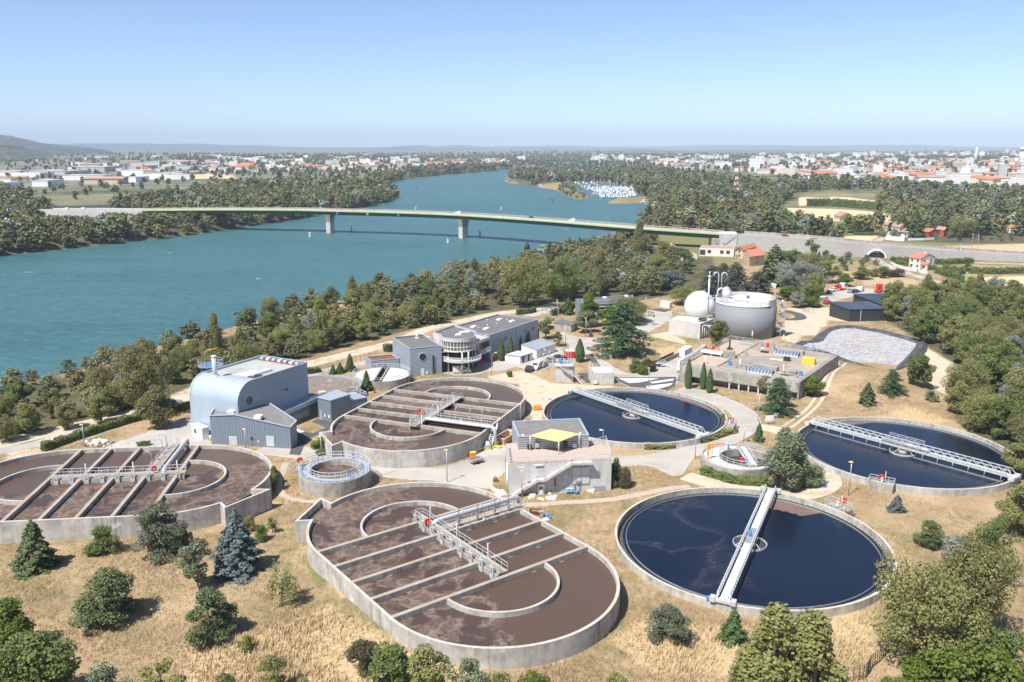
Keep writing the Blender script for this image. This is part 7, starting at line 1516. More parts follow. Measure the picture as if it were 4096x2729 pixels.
for a in (
('spruce',85,1306,1195,88,"dark spruce beside the wall of the basin cut by the left edge"), ('bush',238,1268,1205,78,"round dark green shrub below the wall of the left-edge basin"),
('palepine',372,1278,1156,112,"grey-green layered pine hiding part of the left-edge basin wall"), ('olivebush',425,1256,1212,38,"little conifer shrub tucked right of the grey-green layered pine"),
('bluecone',548,1314,1170,112,"blue-grey cedar near the outlet box of the left-edge basin"), ('sage',455,1352,1242,82,"slim pale green young tree between the grey-green pine and the blue cedar"),
('weeping',648,1390,1295,88,"sparse weeping birch with a fallen pale branch on the dry slope"), ('pine',242,1426,1312,135,"wide dark pine alone on the dry slope, left of the pale young tree"),
('pine',487,1468,1355,112,"compact dark green pine on the dry slope below the pale young tree"), ('bright',22,1500,1378,120,"bright green broadleaf tree at the left edge of the slope"),
('green',100,1640,1455,190,"big dark green broadleaf tree in the lower left corner"), ('green',20,1660,1500,120,"dark broadleaf tree cut off by the lower left corner"), ('sagebush',240,1640,1520,120,"pale silver shrub at the bottom edge beside the corner tree"),
('airy',385,1630,1508,120,"loose olive shrub tree at the bottom edge in the straw"), ('airy',633,1600,1508,72,"thin olive sapling at the bottom edge below the birch"), ('olivebush',566,1497,1458,38,"tiny green shrub on the slope right of the compact pine"),
('olivebush',577,1218,1183,36,"small olive shrub right behind the blue-grey cedar"), ('brightbush',603,1242,1206,36,"small yellow-green shrub right of the blue-grey cedar"), ('airy',626,1224,1188,28,"wispy sapling between the yellow-green shrub and the nearest basin"),
('brownbush',845,1540,1462,96,"reddish grey bush in front of the nearest basin wall"), ('green',900,1610,1490,120,"green shrub tree in front of the nearest basin, right of the reddish bush"), ('airy',985,1625,1478,110,"loose olive tree in the bottom thicket below the nearest basin"),
('sage',1075,1650,1512,100,"pale green sapling in the bottom thicket under the nearest basin"), ('olivebush',1150,1640,1540,90,"olive bush at the bottom edge under the nearest basin"), ('brightbush',1228,1640,1540,80,"bright green bush at the bottom edge under the nearest basin"), ('olivebush',515,1640,1545,80,"olive bush at the bottom edge left of the thin sapling"), ('airy',700,1665,1560,70,"thin shrub at the bottom edge in tall straw"), ('olivebush',1420,1660,1545,90,"green bush at the bottom edge between the two big tanks"),
('palepine',1540,1475,1392,94,"spreading grey-green pine in the straw below the nearest clarifier"), ('greencone',1684,1472,1400,62,"small fresh green conifer touching the nearest clarifier wall"),
('poplar',1768,1650,1415,150,"tall wind-swept poplar in front of the nearest clarifier, left of its twin"), ('poplar',1850,1650,1425,150,"wind-swept poplar in front of the nearest clarifier, right of its twin"), ('olive',1715,1640,1520,110,"low olive tree at the foot of the twin poplars"),
('wideolive',2105,1535,1290,230,"huge olive-green tree at the lower right beside the wire fence"), ('wideolive',2215,1470,1212,190,"huge olive-green tree behind the lower right giant"), ('silver',2190,1330,1225,80,"silvery poplar crown poking out behind the lower right giant trees"), ('widegreen',2280,1330,1180,110,"dark tree at the right edge beyond the lower right giants"), ('olive',2335,1230,1120,90,"olive tree cut off by the right edge near the right clarifier"),
('brightbush',2130,1580,1500,150,"bright green bramble bush in front of the lower right giant"), ('brightbush',2235,1640,1470,190,"big bright green bramble mass in the lower right corner"), ('bush',2300,1580,1440,150,"dark green bramble mass at the right edge below the giant trees"), ('brightbush',2060,1640,1560,110,"bright bramble at the bottom edge by the wire fence"),
('pine',2135,1256,1198,60,"small dark pine on the grass right of the nearest clarifier"), ('bluecone',2060,1174,1138,42,"tiny silver-blue cedar on the grass between two clarifiers"),
('palepoplar',1822,1116,1002,62,"smaller pale willow-like tree leaning on the tall pale one"), ('palepoplar',1795,1125,985,72,"tall pale willow-like tree between the crane tank and the right clarifier"), ('sagebush',1866,1117,1062,62,"pale bush right of the tall pale tree by the sandy path"), ('olivebush',1830,1120,1075,60,"low green bush at the foot of the tall pale tree"),
('cedar',1786,952,862,84,"young dark green cedar by the lamp behind the far clarifier"), ('greencone',1743,1014,970,24,"small pointed conifer on the verge between the service road and sandy path"), ('spruce',1992,928,878,42,"dark conifer alone on the dry mound"), ('cedar',2048,906,846,56,"layered young cedar on the dry mound near the lagoon"), ('green',2110,889,808,62,"dark broadleaf tree at the near corner of the lagoon"), ('sagebush',2140,922,895,34,"small grey-green shrub on the mound right of the lagoon"),
('airy',1758,905,862,52,"bare-looking thin tree at the corner of the wide flat concrete building"), ('green',1800,898,858,62,"dark round tree behind the young cedar"), ('bush',1830,905,862,44,"dark yellowish round shrub at the front of the flat concrete building"), ('brightbush',1866,910,864,56,"light green round shrub at the right corner of the flat concrete building"), ('spruce',1846,908,872,24,"narrow dark shrub between the two round shrubs"),
('cypress',1581,893,826,16,"leftmost of three cypresses before the storage bays"), ('cypress',1615,894,834,15,"middle cypress of three before the storage bays"), ('cypress',1630,903,848,15,"shortest cypress of three before the storage bays"),
('cypress',1152,829,778,15,"cypress nearest the rotunda along the office wall"), ('cypress',1174,824,775,14,"second cypress from the rotunda, with a side shoot"), ('cypress',1191,803,757,13,"third cypress from the rotunda along the office wall"), ('cypress',1210,797,755,17,"fourth cypress from the rotunda along the office wall"), ('cypress',1229,787,738,18,"tallest cypress at the far end of the office wall"), ('cypress',1332,832,780,20,"lone fat cypress beside the red container"),
('cedar',1428,815,688,128,"great dark cedar in the middle of the plant yard"), ('bright',1352,752,672,52,"bright green tree in front of the curved office"), ('wideolive',1448,742,678,100,"spreading yellow-green tree behind the great cedar"), ('bright',1400,760,700,60,"yellow-green tree squeezed between the bright tree and the great cedar"), ('sage',1346,764,716,54,"silvery airy tree on the lawn near the concrete hut"), ('sage',1254,778,724,50,"thin pale tree at the end of the office building"), ('airy',1281,796,762,28,"small thin tree between the cabins and the gate road"), ('greencone',1306,722,684,34,"conical pale tree beside the gate hedge"),
('bush',1462,855,824,38,"green shrub on the lawn by the inlet channel"), ('brownbush',1490,852,820,40,"yellowish shrub on the lawn by the inlet channel"), ('bush',1478,860,838,34,"low dark shrub in front of the yellowish shrub"), ('brightbush',1171,866,850,16,"little yellow-green shrub beside the middle basin and the lamp"),
('greencone',805,852,812,26,"conifer left of the flat round tank, the tallest of the trio"), ('greencone',782,858,832,20,"middle small conifer of the trio by the river track"), ('greencone',766,860,838,18,"smallest conifer of the trio by the river track"), ('greencone',843,898,850,28,"dense conifer between the half-round basin and the flat round tank"),
('olive',362,984,884,76,"pale olive tree left of the rolled metal hall"), ('bush',737,1042,1004,44,"dark shrub between the small round thickener and the middle basin"), ('olivebush',630,1128,1066,28,"narrow shrub against the rounded end of the left-edge basin"), ('brightbush',632,1112,1072,24,"bright shrub climbing the end wall of the left-edge basin"),
('bush',1413,1105,1052,40,"dark shrub against the side of the canopy building"), ('brownbush',1436,1118,1068,46,"yellow-flecked round shrub right of the canopy building"), ('bush',1410,1120,1098,24,"small blue-green shrub at the foot of the canopy building"), ('brownbush',1030,1050,1030,60,"dry grey brush pile of twigs under the middle basin wall"), ('bush',330,1026,1012,36,"small green shrub behind the left-edge basin near the white debris"), ('olivebush',1664,965,950,20,"small shrub beside the clarifier outlet and service road"), ('green',1648,795,734,50,"leafy tree between the concrete block and the digester"),
('wideolive',338,955,768,128,"biggest olive-green riverside tree, left of the rolled metal hall"), ('airy',742,805,676,44,"tallest gappy tree of the riverside belt, behind the metal hall"), ('poplar',500,850,728,30,"slim upright tree on the bank behind the blue silo"), ('wideolive',1210,705,570,105,"broad tall tree of the bank where the grove widens"), ('widegreen',1290,690,590,100,"broad dark tree beside the broad tall bank tree"), ('silver',1083,690,618,36,"silvery round tree on the bank above the office building"),
# gardens and belt between the plant and the embankment
('widesilver',1832,678,596,118,"big silvery tree behind the digester and car park"), ('poplar',1468,606,510,36,"tall lombardy poplar by the bridge"), ('bluecedar',1540,664,622,86,"broad blue cedar left of the gas holder"), ('greycedar',1635,690,604,92,"grey cedar behind the gas holder, left in the cedar grove"), ('greycedar',1688,694,598,96,"grey cedar in the middle of the cedar grove behind the digester"), ('greycedar',1738,688,620,92,"grey cedar at the right of the cedar grove behind the digester"), ('greycedar',1660,672,600,70,"far grey cedar of the grove behind the digester"),
('spruce',1778,655,562,84,"tall dark conifer beside the tan house"), ('green',1868,585,546,42,"dark round tree in front of the gabion wall"), ('wideolive',1862,632,575,70,"olive tree left of the tunnel mouth in front of the wall"), ('green',1820,618,570,60,"green tree between the tan house and the tunnel"), ('olive',1900,650,600,58,"olive tree in the garden below the tunnel"), ('airy',1910,585,560,24,"slim tree against the gabion wall"), ('bright',1860,705,655,60,"yellow-green tree at the left edge of the visitors car park"), ('olive',1870,690,630,44,"dark olive tree over the visitors car park"), ('silver',1830,708,668,34,"small silvery tree behind the gravel yard"), ('bright',1810,690,658,60,"yellow-green bush tree behind the digester"), ('wideolive',1570,700,655,78,"low spreading olive tree beside the gas holder"), ('bright',1942,658,628,38,"yellow-green tree at the car park entrance"), ('olive',1980,642,612,44,"orchard tree on the lawn below the tunnel road"), ('green',2030,640,610,24,"narrow green tree on the lawn below the tunnel road"), ('brownbush',2060,636,614,50,"brownish bushes along the lane below the house"), ('olivebush',2010,636,615,30,"olive shrub in the orchard below the tunnel road"),
('green',1562,590,568,44,"umbrella pine behind the white cottage"), ('green',1575,612,578,46,"umbrella pine in front of the white cottage"), ('wideolive',1505,640,580,70,"olive tree left of the cottages by the bridge"), ('olive',1520,600,555,50,"olive tree under the bridge end"), ('silver',1490,660,618,40,"silver-green tree left of the blue cedar"), ('cypress',1881,598,578,8,"tiny cypress before the gabion wall"), ('wideolive',2210,545,497,68,"big round olive tree among the houses beyond the road"), ('silver',2165,520,490,66,"silver tree in the park beyond the road"), ('spruce',2100,545,480,44,"dark conifer beside the white house beyond the road"), ('spruce',2070,540,490,38,"dark conifer left of the white house beyond the road"), ('cedar',2260,540,480,44,"dark cedar near the red building"), ('widesilver',1718,535,487,78,"silvery willow beside the road end of the bridge"), ('bluecone',1990,535,508,14,"slim blue spruce by the road hedge"), ('widegreen',1960,535,495,50,"dark round tree beyond the road hedge"), ('green',2000,535,512,36,"umbrella-shaped pine left of the white house"), ('brownbush',2223,614,606,18,"pink flowering bush by the long hedge"), ('bush',2240,620,612,20,"dwarf palm-like bush by the long hedge")): tree_px(*a)

# ---- belts of trees: every one that shows large is its own tree, the far rest is one mass
FORM = dict(olive="olive-green broad tree", green="dark green broad tree", silver="silvery grey tree", wideolive="spreading olive tree", widegreen="spreading dark tree", bright="yellow-green tree", airy="thin airy tree", poplar="narrow upright tree", pine="dark pine", bush="dark shrub", olivebush="olive shrub", spruce="dark conifer", widesilver="spreading silvery tree")
def belt(poly, gap, hr, kinds, seed, r='N', keep=None, shore=3):
 """points spread over the ground seen inside a photo outline"""
 w_ = W2(poly, 0, r); r_ = random.Random(seed); x0, y0 = w_.min(0); x1, y1 = w_.max(0); cell = {}; out = []
 n = int((x1-x0)*(y1-y0)/(gap*gap)*2.2); xs = np.array([r_.uniform(x0, x1) for _ in range(n)]); ys = np.array([r_.uniform(y0, y1) for _ in range(n)])
 ok = inside(w_, xs, ys); ok &= sdist(RIVER, xs, ys) > shore
 for x, y in zip(xs[ok], ys[ok]):
  i, j = int(x//gap), int(y//gap)
  if any((x-a)**2+(y-b)**2 < gap*gap for di in (-1,0,1) for dj in (-1,0,1) for a, b in cell.get((i+di, j+dj), ())): continue
  if keep and not keep(x, y): continue
  cell.setdefault((i, j), []).append((x, y)); k = r_.choices(list(kinds), list(kinds.values()))[0]
  out.append((x, y, r_.uniform(*hr)*(1.2 if k in ('poplar',) else .45 if 'bush' in k else 1), k))
 return out
def bank_section(x):
 return "left of the tall metal hall" if x < -92 else "behind the tall metal hall" if x < -52 else "behind the half-round basin" if x < -38 else "behind the office building" if x < -12 else "near the entrance gate" if x < 40 else "near the bridge end"
ITEMS = []
mix1 = dict(olive=5, wideolive=3, green=2.2, silver=.5, airy=.8, poplar=1, olivebush=1.2, bush=.8)
nb = belt([(-60,905),(0,882),(140,858),(430,782),(600,738),(800,690),(1000,650),(1200,606),(1380,566),(1480,545),(1490,600),(1500,660),(1330,682),(1180,698),(1100,712),(900,758),(650,822),(450,872),(330,925),(140,985),(0,1012),(-60,1030)], 5.8, (5.2, 10.2), mix1, 3)
nb += belt([(-60,1034),(0,1028),(140,1002),(330,944),(330,915),(140,965),(0,990),(-60,1000)], 4.4, (5.2, 8.2), dict(olive=3, wideolive=3, green=2, olivebush=1), 61)+belt([(450,888),(650,833),(900,768),(1110,716),(1110,700),(900,745),(650,802),(450,855)], 4.8, (5.2, 8.4), dict(olive=3, wideolive=3, green=2, olivebush=1), 67)
for x, y, h_, k in nb:
 s_ = float(sdist(RIVER, np.array([x]), np.array([y]))[0])
 if s_ < 11 and k not in ('bush','olivebush'): h_ *= .42
 if x < -88: h_ *= .78
 ITEMS.append((x, y, h_, k, "in the riverside belt "+bank_section(x), "trees of the near river bank"))
for x, y, h_, k in belt([(2035,700),(2120,690),(2353,700),(2620,720),(2620,1130),(2353,1062),(2262,1012),(2185,960),(2232,862),(2140,800),(2040,735)], 5.2, (7, 12), dict(olive=5, green=3, silver=1.0, wideolive=2, poplar=1), 11): ITEMS.append((x, y, h_, k, "in the wood right of the lagoon" if y > 205 else "in the wood above the right-edge clarifier", "trees of the wood right of the lagoon"))
for x, y, h_, k in belt([(2318,1060),(2400,1040),(2400,1300),(2318,1250)], 5.5, (4, 7), dict(olive=4, green=3, silver=.6), 13): ITEMS.append((x, y, h_, k, "at the right edge beside the right-edge clarifier", "trees of the wood right of the lagoon"))
for x, y, h_, k in belt([(1330,645),(1480,610),(1550,615),(1590,625),(1560,650),(1500,680),(1360,690)], 6.5, (6, 10), mix1, 17): ITEMS.append((x, y, h_, k, "in the grove between the curved office and the bridge", "trees of the grove by the bridge"))
for x, y, h_, k in belt([(1880,640),(2060,610),(2080,600),(1900,595),(1850,610)], 8, (3.5, 6.5), dict(olive=3, green=3, olivebush=3, airy=1), 19): ITEMS.append((x, y, h_, k, "in the orchard below the gabion wall", "orchard trees below the road wall"))
for x, y, h_, k in belt([(2010,548),(2353,556),(2353,540),(2100,532),(2010,540)], 7, (3, 6), dict(bush=2, green=2, olive=3), 23): ITEMS.append((x, y, h_, k, "along the gardens beyond the main road", "trees of the gardens beyond the road"))
far1 = dict(olive=5, green=4, silver=.9, wideolive=2, bright=.3, poplar=.8)
for sd_, poly, gap in ((71, [(1296,424),(1348,446),(1352,457),(1318,457),(1290,444),(1274,434)], 8), (73, [(1398,467),(1478,465),(1474,460),(1400,463)], 8), (29, [(-120,660),(0,590),(150,574),(300,560),(440,545),(535,533),(700,510),(840,482),(910,462),(912,445),(870,430),(740,425),(560,432),(450,450),(330,470),(230,492),(110,500),(100,462),(0,442),(-120,440)], 7.6), (31, [(1480,505),(1515,528),(1560,534),(1660,540),(1800,552),(1930,560),(1900,540),(1780,505),(1800,475),(1830,440),(1700,418),(1530,400),(1290,392),(1195,398),(1172,408),(1230,420),(1300,416),(1455,422),(1480,450),(1502,480)], 10),
 (37, [(1870,540),(2060,522),(2080,515),(2020,470),(2060,435),(2353,448),(2450,470),(2450,540),(2230,545),(2100,530)], 9.5), (41, [(870,440),(905,418),(1020,398),(1190,388),(1190,383),(1000,390),(860,410),(840,425)], 13), (43, [(1380,565),(1440,545),(1500,500),(1530,510),(1500,560),(1430,580)], 7), (47, [(1785,420),(2070,424),(2060,440),(1900,441),(1830,445),(1795,440)], 11)):
 for x, y, h_, k in belt(poly, gap, (9, 15.5), far1, sd_, shore=.4, keep=lambda x, y: not any(inside(f, np.array([x]), np.array([y]))[0] for f in FIELDS)): ITEMS.append((x, y, h_*(1.15 if gap > 12 else .42 if gap == 8 else .5 if gap == 7 else 1), k, None, None))
# bigger picture size first; keep the nearest ones as single trees
SPECIAL = [(P('K', x, y, 0), w_) for x, y, w_ in ((2305,560,9), (2180,470,8), (390,410,12))]
ROADX = [(W2([(60,460),(150,455),(110,470),(70,485),(230,490),(330,485),(330,505),(90,500),(40,475)], 0), 0)]
ITEMS = [i for i in ITEMS if all((i[0]-s.x)**2+(i[1]-s.y)**2 > w_*w_ for s, w_ in SPECIAL) and not inside(ROADX[0][0], np.array([i[0]]), np.array([i[1]]))[0]]
def cap(i):   # the ramp and the left end of the bridge stay in view over the far-bank trees
 x, y, h_, k, a, b = i; fw = y*CP+CH*SP; u = (x/fw*FPX+2048)*.57446; row = lambda z: (1364.5-((z-CH)*CP+y*SP)/(y*CP-(z-CH)*SP)*FPX)*.57446
 lim = 494 if 90 < u < 235 else 487 if 235 <= u < 440 else None
 if a or lim is None or row(0) < lim+8: return i
 while h_ > 2.5 and row(h_) < lim: h_ -= .5
 return (x, y, h_, k, a, b)
ITEMS = [cap(i) for i in ITEMS]
ITEMS.sort(key=lambda i: -i[2]/math.hypot(i[0], i[1])*(1 if i[4] else .0001)); NSINGLE = 205
near, rest = [i for i in ITEMS if i[4]][:NSINGLE], [i for i in ITEMS if i[4]][NSINGLE:]+[i for i in ITEMS if not i[4]]
for x, y, h_, k, where, grp in near:
 size_ = "tall " if h_ > 10.2 else "low " if h_ < 5 else ""
 plant(k, (x, y, gz(x, y)-.1), h_, h_*SPEC[k][1]*(1.0 if 'wide' in k else 1.15), size_+FORM[k]+" "+where, grp)

def mass(name, items, label_kind="stuff"):
 tones = {'olive': (.165,.165,.075), 'green': (.105,.13,.055), 'silver': (.27,.29,.245), 'widesilver': (.27,.29,.245), 'wideolive': (.18,.175,.08), 'widegreen': (.105,.13,.055), 'bright': (.14,.18,.045), 'airy': (.13,.13,.065), 'poplar': (.12,.13,.06), 'bush': (.055,.075,.03), 'olivebush': (.12,.125,.055), 'spruce': (.035,.05,.025), 'pine': (.04,.06,.03)}
 lods = {}
 for nm, sh in (('b','broad'), ('w','wide'), ('p','poplar'), ('s','bush')):
  for v in range(4):
   for lv, (n, sz) in enumerate(((1000, .052), (420, .08), (150, .14))): lods[(nm, v, lv)] = shape(sh, n, sz, np.random.default_rng(v*31+lv+len(sh)), .2)[0]
 Q = []; Tn = []
 xs = np.array([i[0] for i in items]); ys = np.array([i[1] for i in items]); zs = gz_np(xs, ys); r_ = random.Random(5)
 for (x, y, h_, k, *_), z in zip(items, zs):
  d_ = math.hypot(x, y); lv = 0 if d_ < 520 else 1 if d_ < 1100 else 2
  s = 'p' if k == 'poplar' else 'w' if 'wide' in k else 's' if 'bush' in k else 'b'
  q = lods[(s, r_.randrange(4), lv)]; wd_ = h_*r_.uniform(1.05, 1.5)*(1.0 if s != 'p' else .9)
  a = r_.uniform(0, 6.28); ca, sa = math.cos(a), math.sin(a); q2 = np.empty_like(q)
  q2[..., 0] = (q[..., 0]*ca-q[..., 1]*sa)*wd_+x; q2[..., 1] = (q[..., 0]*sa+q[..., 1]*ca)*wd_+y; q2[..., 2] = q[..., 2]*h_+z
  Q.append(q2); t_ = np.array(tones[k])*r_.uniform(.7, 1.25)*np.array([r_.uniform(.88,1.15), 1, r_.uniform(.9,1.1)]); Tn.append(np.tile(t_, (len(q), 1)))
 Q = np.concatenate(Q); Tn = np.concatenate(Tn)*rng.uniform(.9, 1.1, (len(Q), 1))
 m, t, b = nodes("woodland_foliage"); b.inputs["Roughness"].default_value = .7; b.inputs["Specular IOR Level"].default_value = .15
 a = N(t, "ShaderNodeAttribute", attribute_name="tint"); t.links.new(a.outputs["Color"], b.inputs["Base Color"])
 o = D.objects.new(name, qmesh(name, Q, m, Tn)); COL.objects.link(o); o["kind"] = "stuff"; return o
mass("woods", rest)
# sparse trees among the distant town and plain
PL = []
for sd_, poly, gap, hr in ((51, [(400,362),(1500,356),(2353,360),(2353,428),(1850,408),(1500,388),(1200,384),(900,398),(760,420),(450,400)], 30, (8, 13)), (53, [(-60,370),(450,366),(560,430),(250,470),(-60,440)], 44, (7, 12)), (57, [(-60,356),(2400,352),(2400,362),(-60,366)], 95, (12, 20))):
 PL += [(x, y, h_, k, None, None) for x, y, h_, k in belt(poly, gap, hr, dict(olive=4, green=5, poplar=.6, spruce=.5), sd_)]
# ================================================================== HEDGES, LAMPS, RIVER MARKS, BOATS, TOWN, SMALL THINGS
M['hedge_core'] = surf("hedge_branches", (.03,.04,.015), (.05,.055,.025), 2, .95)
hedge("long green hedge along the riverside road left of the metal hall", 'E', [(290,1185),(500,1110),(700,1045),(900,985),(1010,960),(1310,890)], 1.6, 1.5)
hedge("clipped hedge at the river side of the metal hall's rear corner", 'C', [(1240,345),(1300,335),(1358,322)], 1.6, 1.3); hedge("clipped hedge beside the low annex of the offices", 'R', [(-20,600),(70,570)], 2.2, 1.9)
hedge("green hedge along the gate road behind the offices", 'U', [(-320,430),(-150,410),(-40,385)], 1.6, 1.8, n=50); hedge("dark hedge beside the entrance gate and curved office", 'U', [(232,445),(330,400),(430,360),(590,310)], 1.8, 1.9)
hedge("low green hedge curving round the foot of the crane tank", 'Z', [(270,720),(420,760),(620,820),(800,880),(1000,910),(1250,930),(1500,940)], 2.0, 1.1, n=70); hedge("low shrub bed in front of the clarifier behind the canopy building", 'c', [(1245,768),(1330,770),(1420,768),(1560,762)], 1.8, .9, 'lf_olive'); hedge("olive shrub bed between that clarifier and the service road", 'c', [(1810,705),(1950,665),(2080,620),(2190,590)], 2.4, .9, 'lf_olive')
hedge("tall trimmed hedge running towards the lime-green sign", 'W', [(715,395),(760,410),(860,445),(960,480),(1040,498)], 3.2, 2.6, n=26, size=.5); hedge("tall dark hedge bordering the pale field at the right edge", 'W', [(800,395),(950,410),(1100,415),(1380,410)], 3.2, 2.6, n=26, size=.5); hedge("hedge behind the cream house along the gabion wall", 'W', [(735,350),(860,350),(990,342)], 3, 2.6, n=22, size=.5); hedge("hedge left of the cream house along the lane", 'W', [(445,335),(560,335)], 3, 2.4, n=22, size=.5); hedge("bright hedge in front of the cream house", 'W', [(480,350),(540,358),(590,362)], 3, 1.8, 'lf_bright', n=22, size=.5)
hedge("straight field hedge beyond the main road", 'W', [(190,152),(280,153),(370,152)], 2.5, 1.8, n=16, size=.6); hedge("bushy hedgerow dividing the two pale fields", 'L', [(910,548),(1050,545),(1200,558),(1380,572)], 9, 6.5, 'lf_green', n=7, size=1.1, name="hedgerow")
def yardwall(label, r, pts, h_, mat='white'): t = thing("garden_wall", label, "wall", P(r, *pts[0])); m = MB(); m.wall([P(r, x, y).xy for x, y in pts], .3, -.1, h_); m.build("wall", M[mat], t); return t
yardwall("white garden wall below the white house beyond the road", 'W', [(410,185),(470,190),(535,195)], 2.6); yardwall("low white wall along the red houses' garden", 'W', [(560,190),(660,188),(755,182)], 1.3); yardwall("white wall along the lane at the cream house", 'W', [(442,345),(470,362),(540,385),(620,400)], 1.2); yardwall("white wall by the flat-roofed villa's drive", 'V', [(503,520),(550,555)], 2.2); yardwall("short white wall below the cream house porch", 'W', [(635,405),(690,418),(735,412)], 1.4)
# lime-green totem sign and tall grey sign by the road
p = P('W', 948, 500); t = thing("totem_sign", "lime-green sign mast at the end of the trimmed hedge", "sign", p); m = LB(); m.box((0,0,3.2), (1.0,.35,6.4)); m.build("mast", M['bridge_green'], t); m = LB(); m.box((-1.2,0,6.0), (3.6,.3,1.3)); m.build("panel", M['dark'], t)
p = P('W', 905, 315); t = thing("totem_sign", "tall grey-white sign panel against the gabion wall", "sign", p); m = LB(); m.box((0,0,4.4), (.9,.3,8.8)); m.build("panel", M['metal_blue'], t); m = LB(); m.box((.3,-.17,4), (.35,.06,7)); m.build("stripe", M['white'], t)

def lamp(label, r, x, y, yt, style=0, rz=0.0):
 p = PG(r, x, y); h = top_of(r, p, x, yt)-p.z; t = thing("street_lamp", label, "street lamp", p, rz, "street lamps of the plant" if style < 2 else "tall road lamps"); m = LB()
 if style == 1: m.tube([(0,0,0), (0,0,h*.75), (-.15,0,h*.9), (-.6,0,h*.985), (-1.0,0,h)], [.09,.07,.06,.05,.05], 8)
 else: m.tube([(0,0,0), (0,0,h)], [.10,.06], 8)
 m.build("post", M['galv'], t); ox = -1.1 if style == 1 else -.12; m = LB(); m.box((ox,0,h+.06), (.75,.34,.16), 0, .8); m.build("lamp_head", M['offwhite'] if style == 2 else M['lamp_yellow'], t); m = LB(); m.box((ox,0,h-.06), (.6,.26,.06)); m.build("lens", M['white'], t)
M['lamp_yellow'] = surf("yellowed_lamp_shell", (.80,.62,.22), None, 1, .4)
for lb, *a in (("lamp post standing before the clarifier with the bench-like outlet at right", 'H', 1380, 253, 68), ("lamp post between the plaza and the nearest basin", 'D', 209, 893, 592), ("lamp post in front of the canopy building's stair", 'D', 911, 1040, 758), ("lamp post beside the straight wall of the middle basin", 'D', 898, 332, 160), ("lamp post in front of the ribbed shed", 'C', 668, 1045, 865), ("lamp post behind the small round thickener", 'S', 790, 370, -80), ("lamp post at the crane tank by the service road", 'Z', 142, 445, -20), ("lamp post on the verge behind the crane tank", 'Z', 1055, 160, -170), ("tall lamp post on the grass by the young cedar", 'B', 622, 1118, 945), ("lamp post on the bend of the dark asphalt area", 'U', 1740, 1570, 1268), ("lamp post at the left-edge hedge by the white debris", 'E', 570, 1158, 1008), ("lamp post on the lawn between silver tree and cedar", 'U', 755, 768, 482), ("lamp post on the verge by the concrete hut", 'U', 440, 900, 600), ("lamp post at the gate hedge", 'U', 308, 450, 200), ("lamp post at the corner of the entrance road", 'U', 1702, 340, 165), ("lamp post behind the curved office roof", 'U', 962, 160, 85), ("lamp post on the river track behind the conifer trio", 'Y', 310, 175, 100)): lamp(lb, *a)
lamp("curved-arm lamp post in front of the rotunda", 'R', 1403, 925, 610, 1, math.pi); lamp("curved-arm lamp post at the parked cars", 'R', 2165, 870, 568, 1); lamp("curved-arm lamp post at the plaza before the cypress", 'U', 645, 860, 770, 1)
for k, (x, y, yt) in enumerate(((444,725,590), (470,725,600), (945,758,655), (1460,800,700), (2000,845,735), (2036,860,740))): lamp(("tall lamp post above the abutment, left of its twin", "tall lamp post above the abutment, right of its twin", "tall lamp post on the wall by the dark round tree", "tall lamp post above the tunnel mouth", "tall lamp post above the cream house hedge, left of its twin", "tall lamp post above the cream house hedge, right of its twin")[k], 'L', x, y, yt, 2)

# ---- river marks
M['mark_white'] = surf("white_banded_paint", (.8,.8,.78), None, 1, .5); M['mark_red'] = surf("red_mark_paint", (.45,.10,.05), None, 1, .5); M['mark_green'] = surf("green_mark_paint", (.03,.30,.12), None, 1, .5)
for x, y, yt, c, lb in ((178,715,676,'red',"red-topped river mark left of the middle pier"), (828,798,756,'green',"green-topped river mark in front of the middle pier"), (1042,750,711,'green',"green-topped river mark right of the middle pier"), (612,570,542,'red',"red-topped river mark seen over the bridge, left"), (1186,575,547,'green',"green-topped river mark seen over the bridge, right"), (613,430,410,'red',"red post far up the river before the left bank"), (651,362,350,'red',"reddish post farthest up the river"), (1512,502,483,'red',"tall red post off the marina spit"), (1530,515,494,'red',"shorter red post off the marina spit"), (472,388,370,'green',"dark post at the grassy tip of the left bank")):
 p = P('K', x, y, WZ); h = top_of('K', p, x, yt)-WZ; t = thing("river_mark", lb, "buoy", p, 0, "navigation marks in the river"); m = LB(); m.cyl((0,0), .55, -1, h*.86, 10)
 for k in range(4): m.cyl((0,0), .95, h*(.08+.2*k), h*(.17+.2*k), 10)
 m.build("banded_post", M['mark_white'] if h > 3.5 and y > 540 else M['mark_'+c], t); m = LB(); m.tube([(0,0,h*.86), (0,0,h)], [.8, .15], 10); m.build("topmark", M['mark_'+c], t)
p = P('J', 2086, 842, WZ); h = top_of('J', p, 2086, 797)-WZ; t = thing("river_mark", "red-topped river mark left of the left pier", "buoy", p, 0, "navigation marks in the river"); m = LB(); m.cyl((0,0), .55, -1, h*.86, 10)
for k in range(4): m.cyl((0,0), .95, h*(.08+.2*k), h*(.17+.2*k), 10)
m.build("banded_post", M['mark_white'], t); m = LB(); m.tube([(0,0,h*.86), (0,0,h)], [.8,.15], 10); m.build("topmark", M['mark_red'], t)

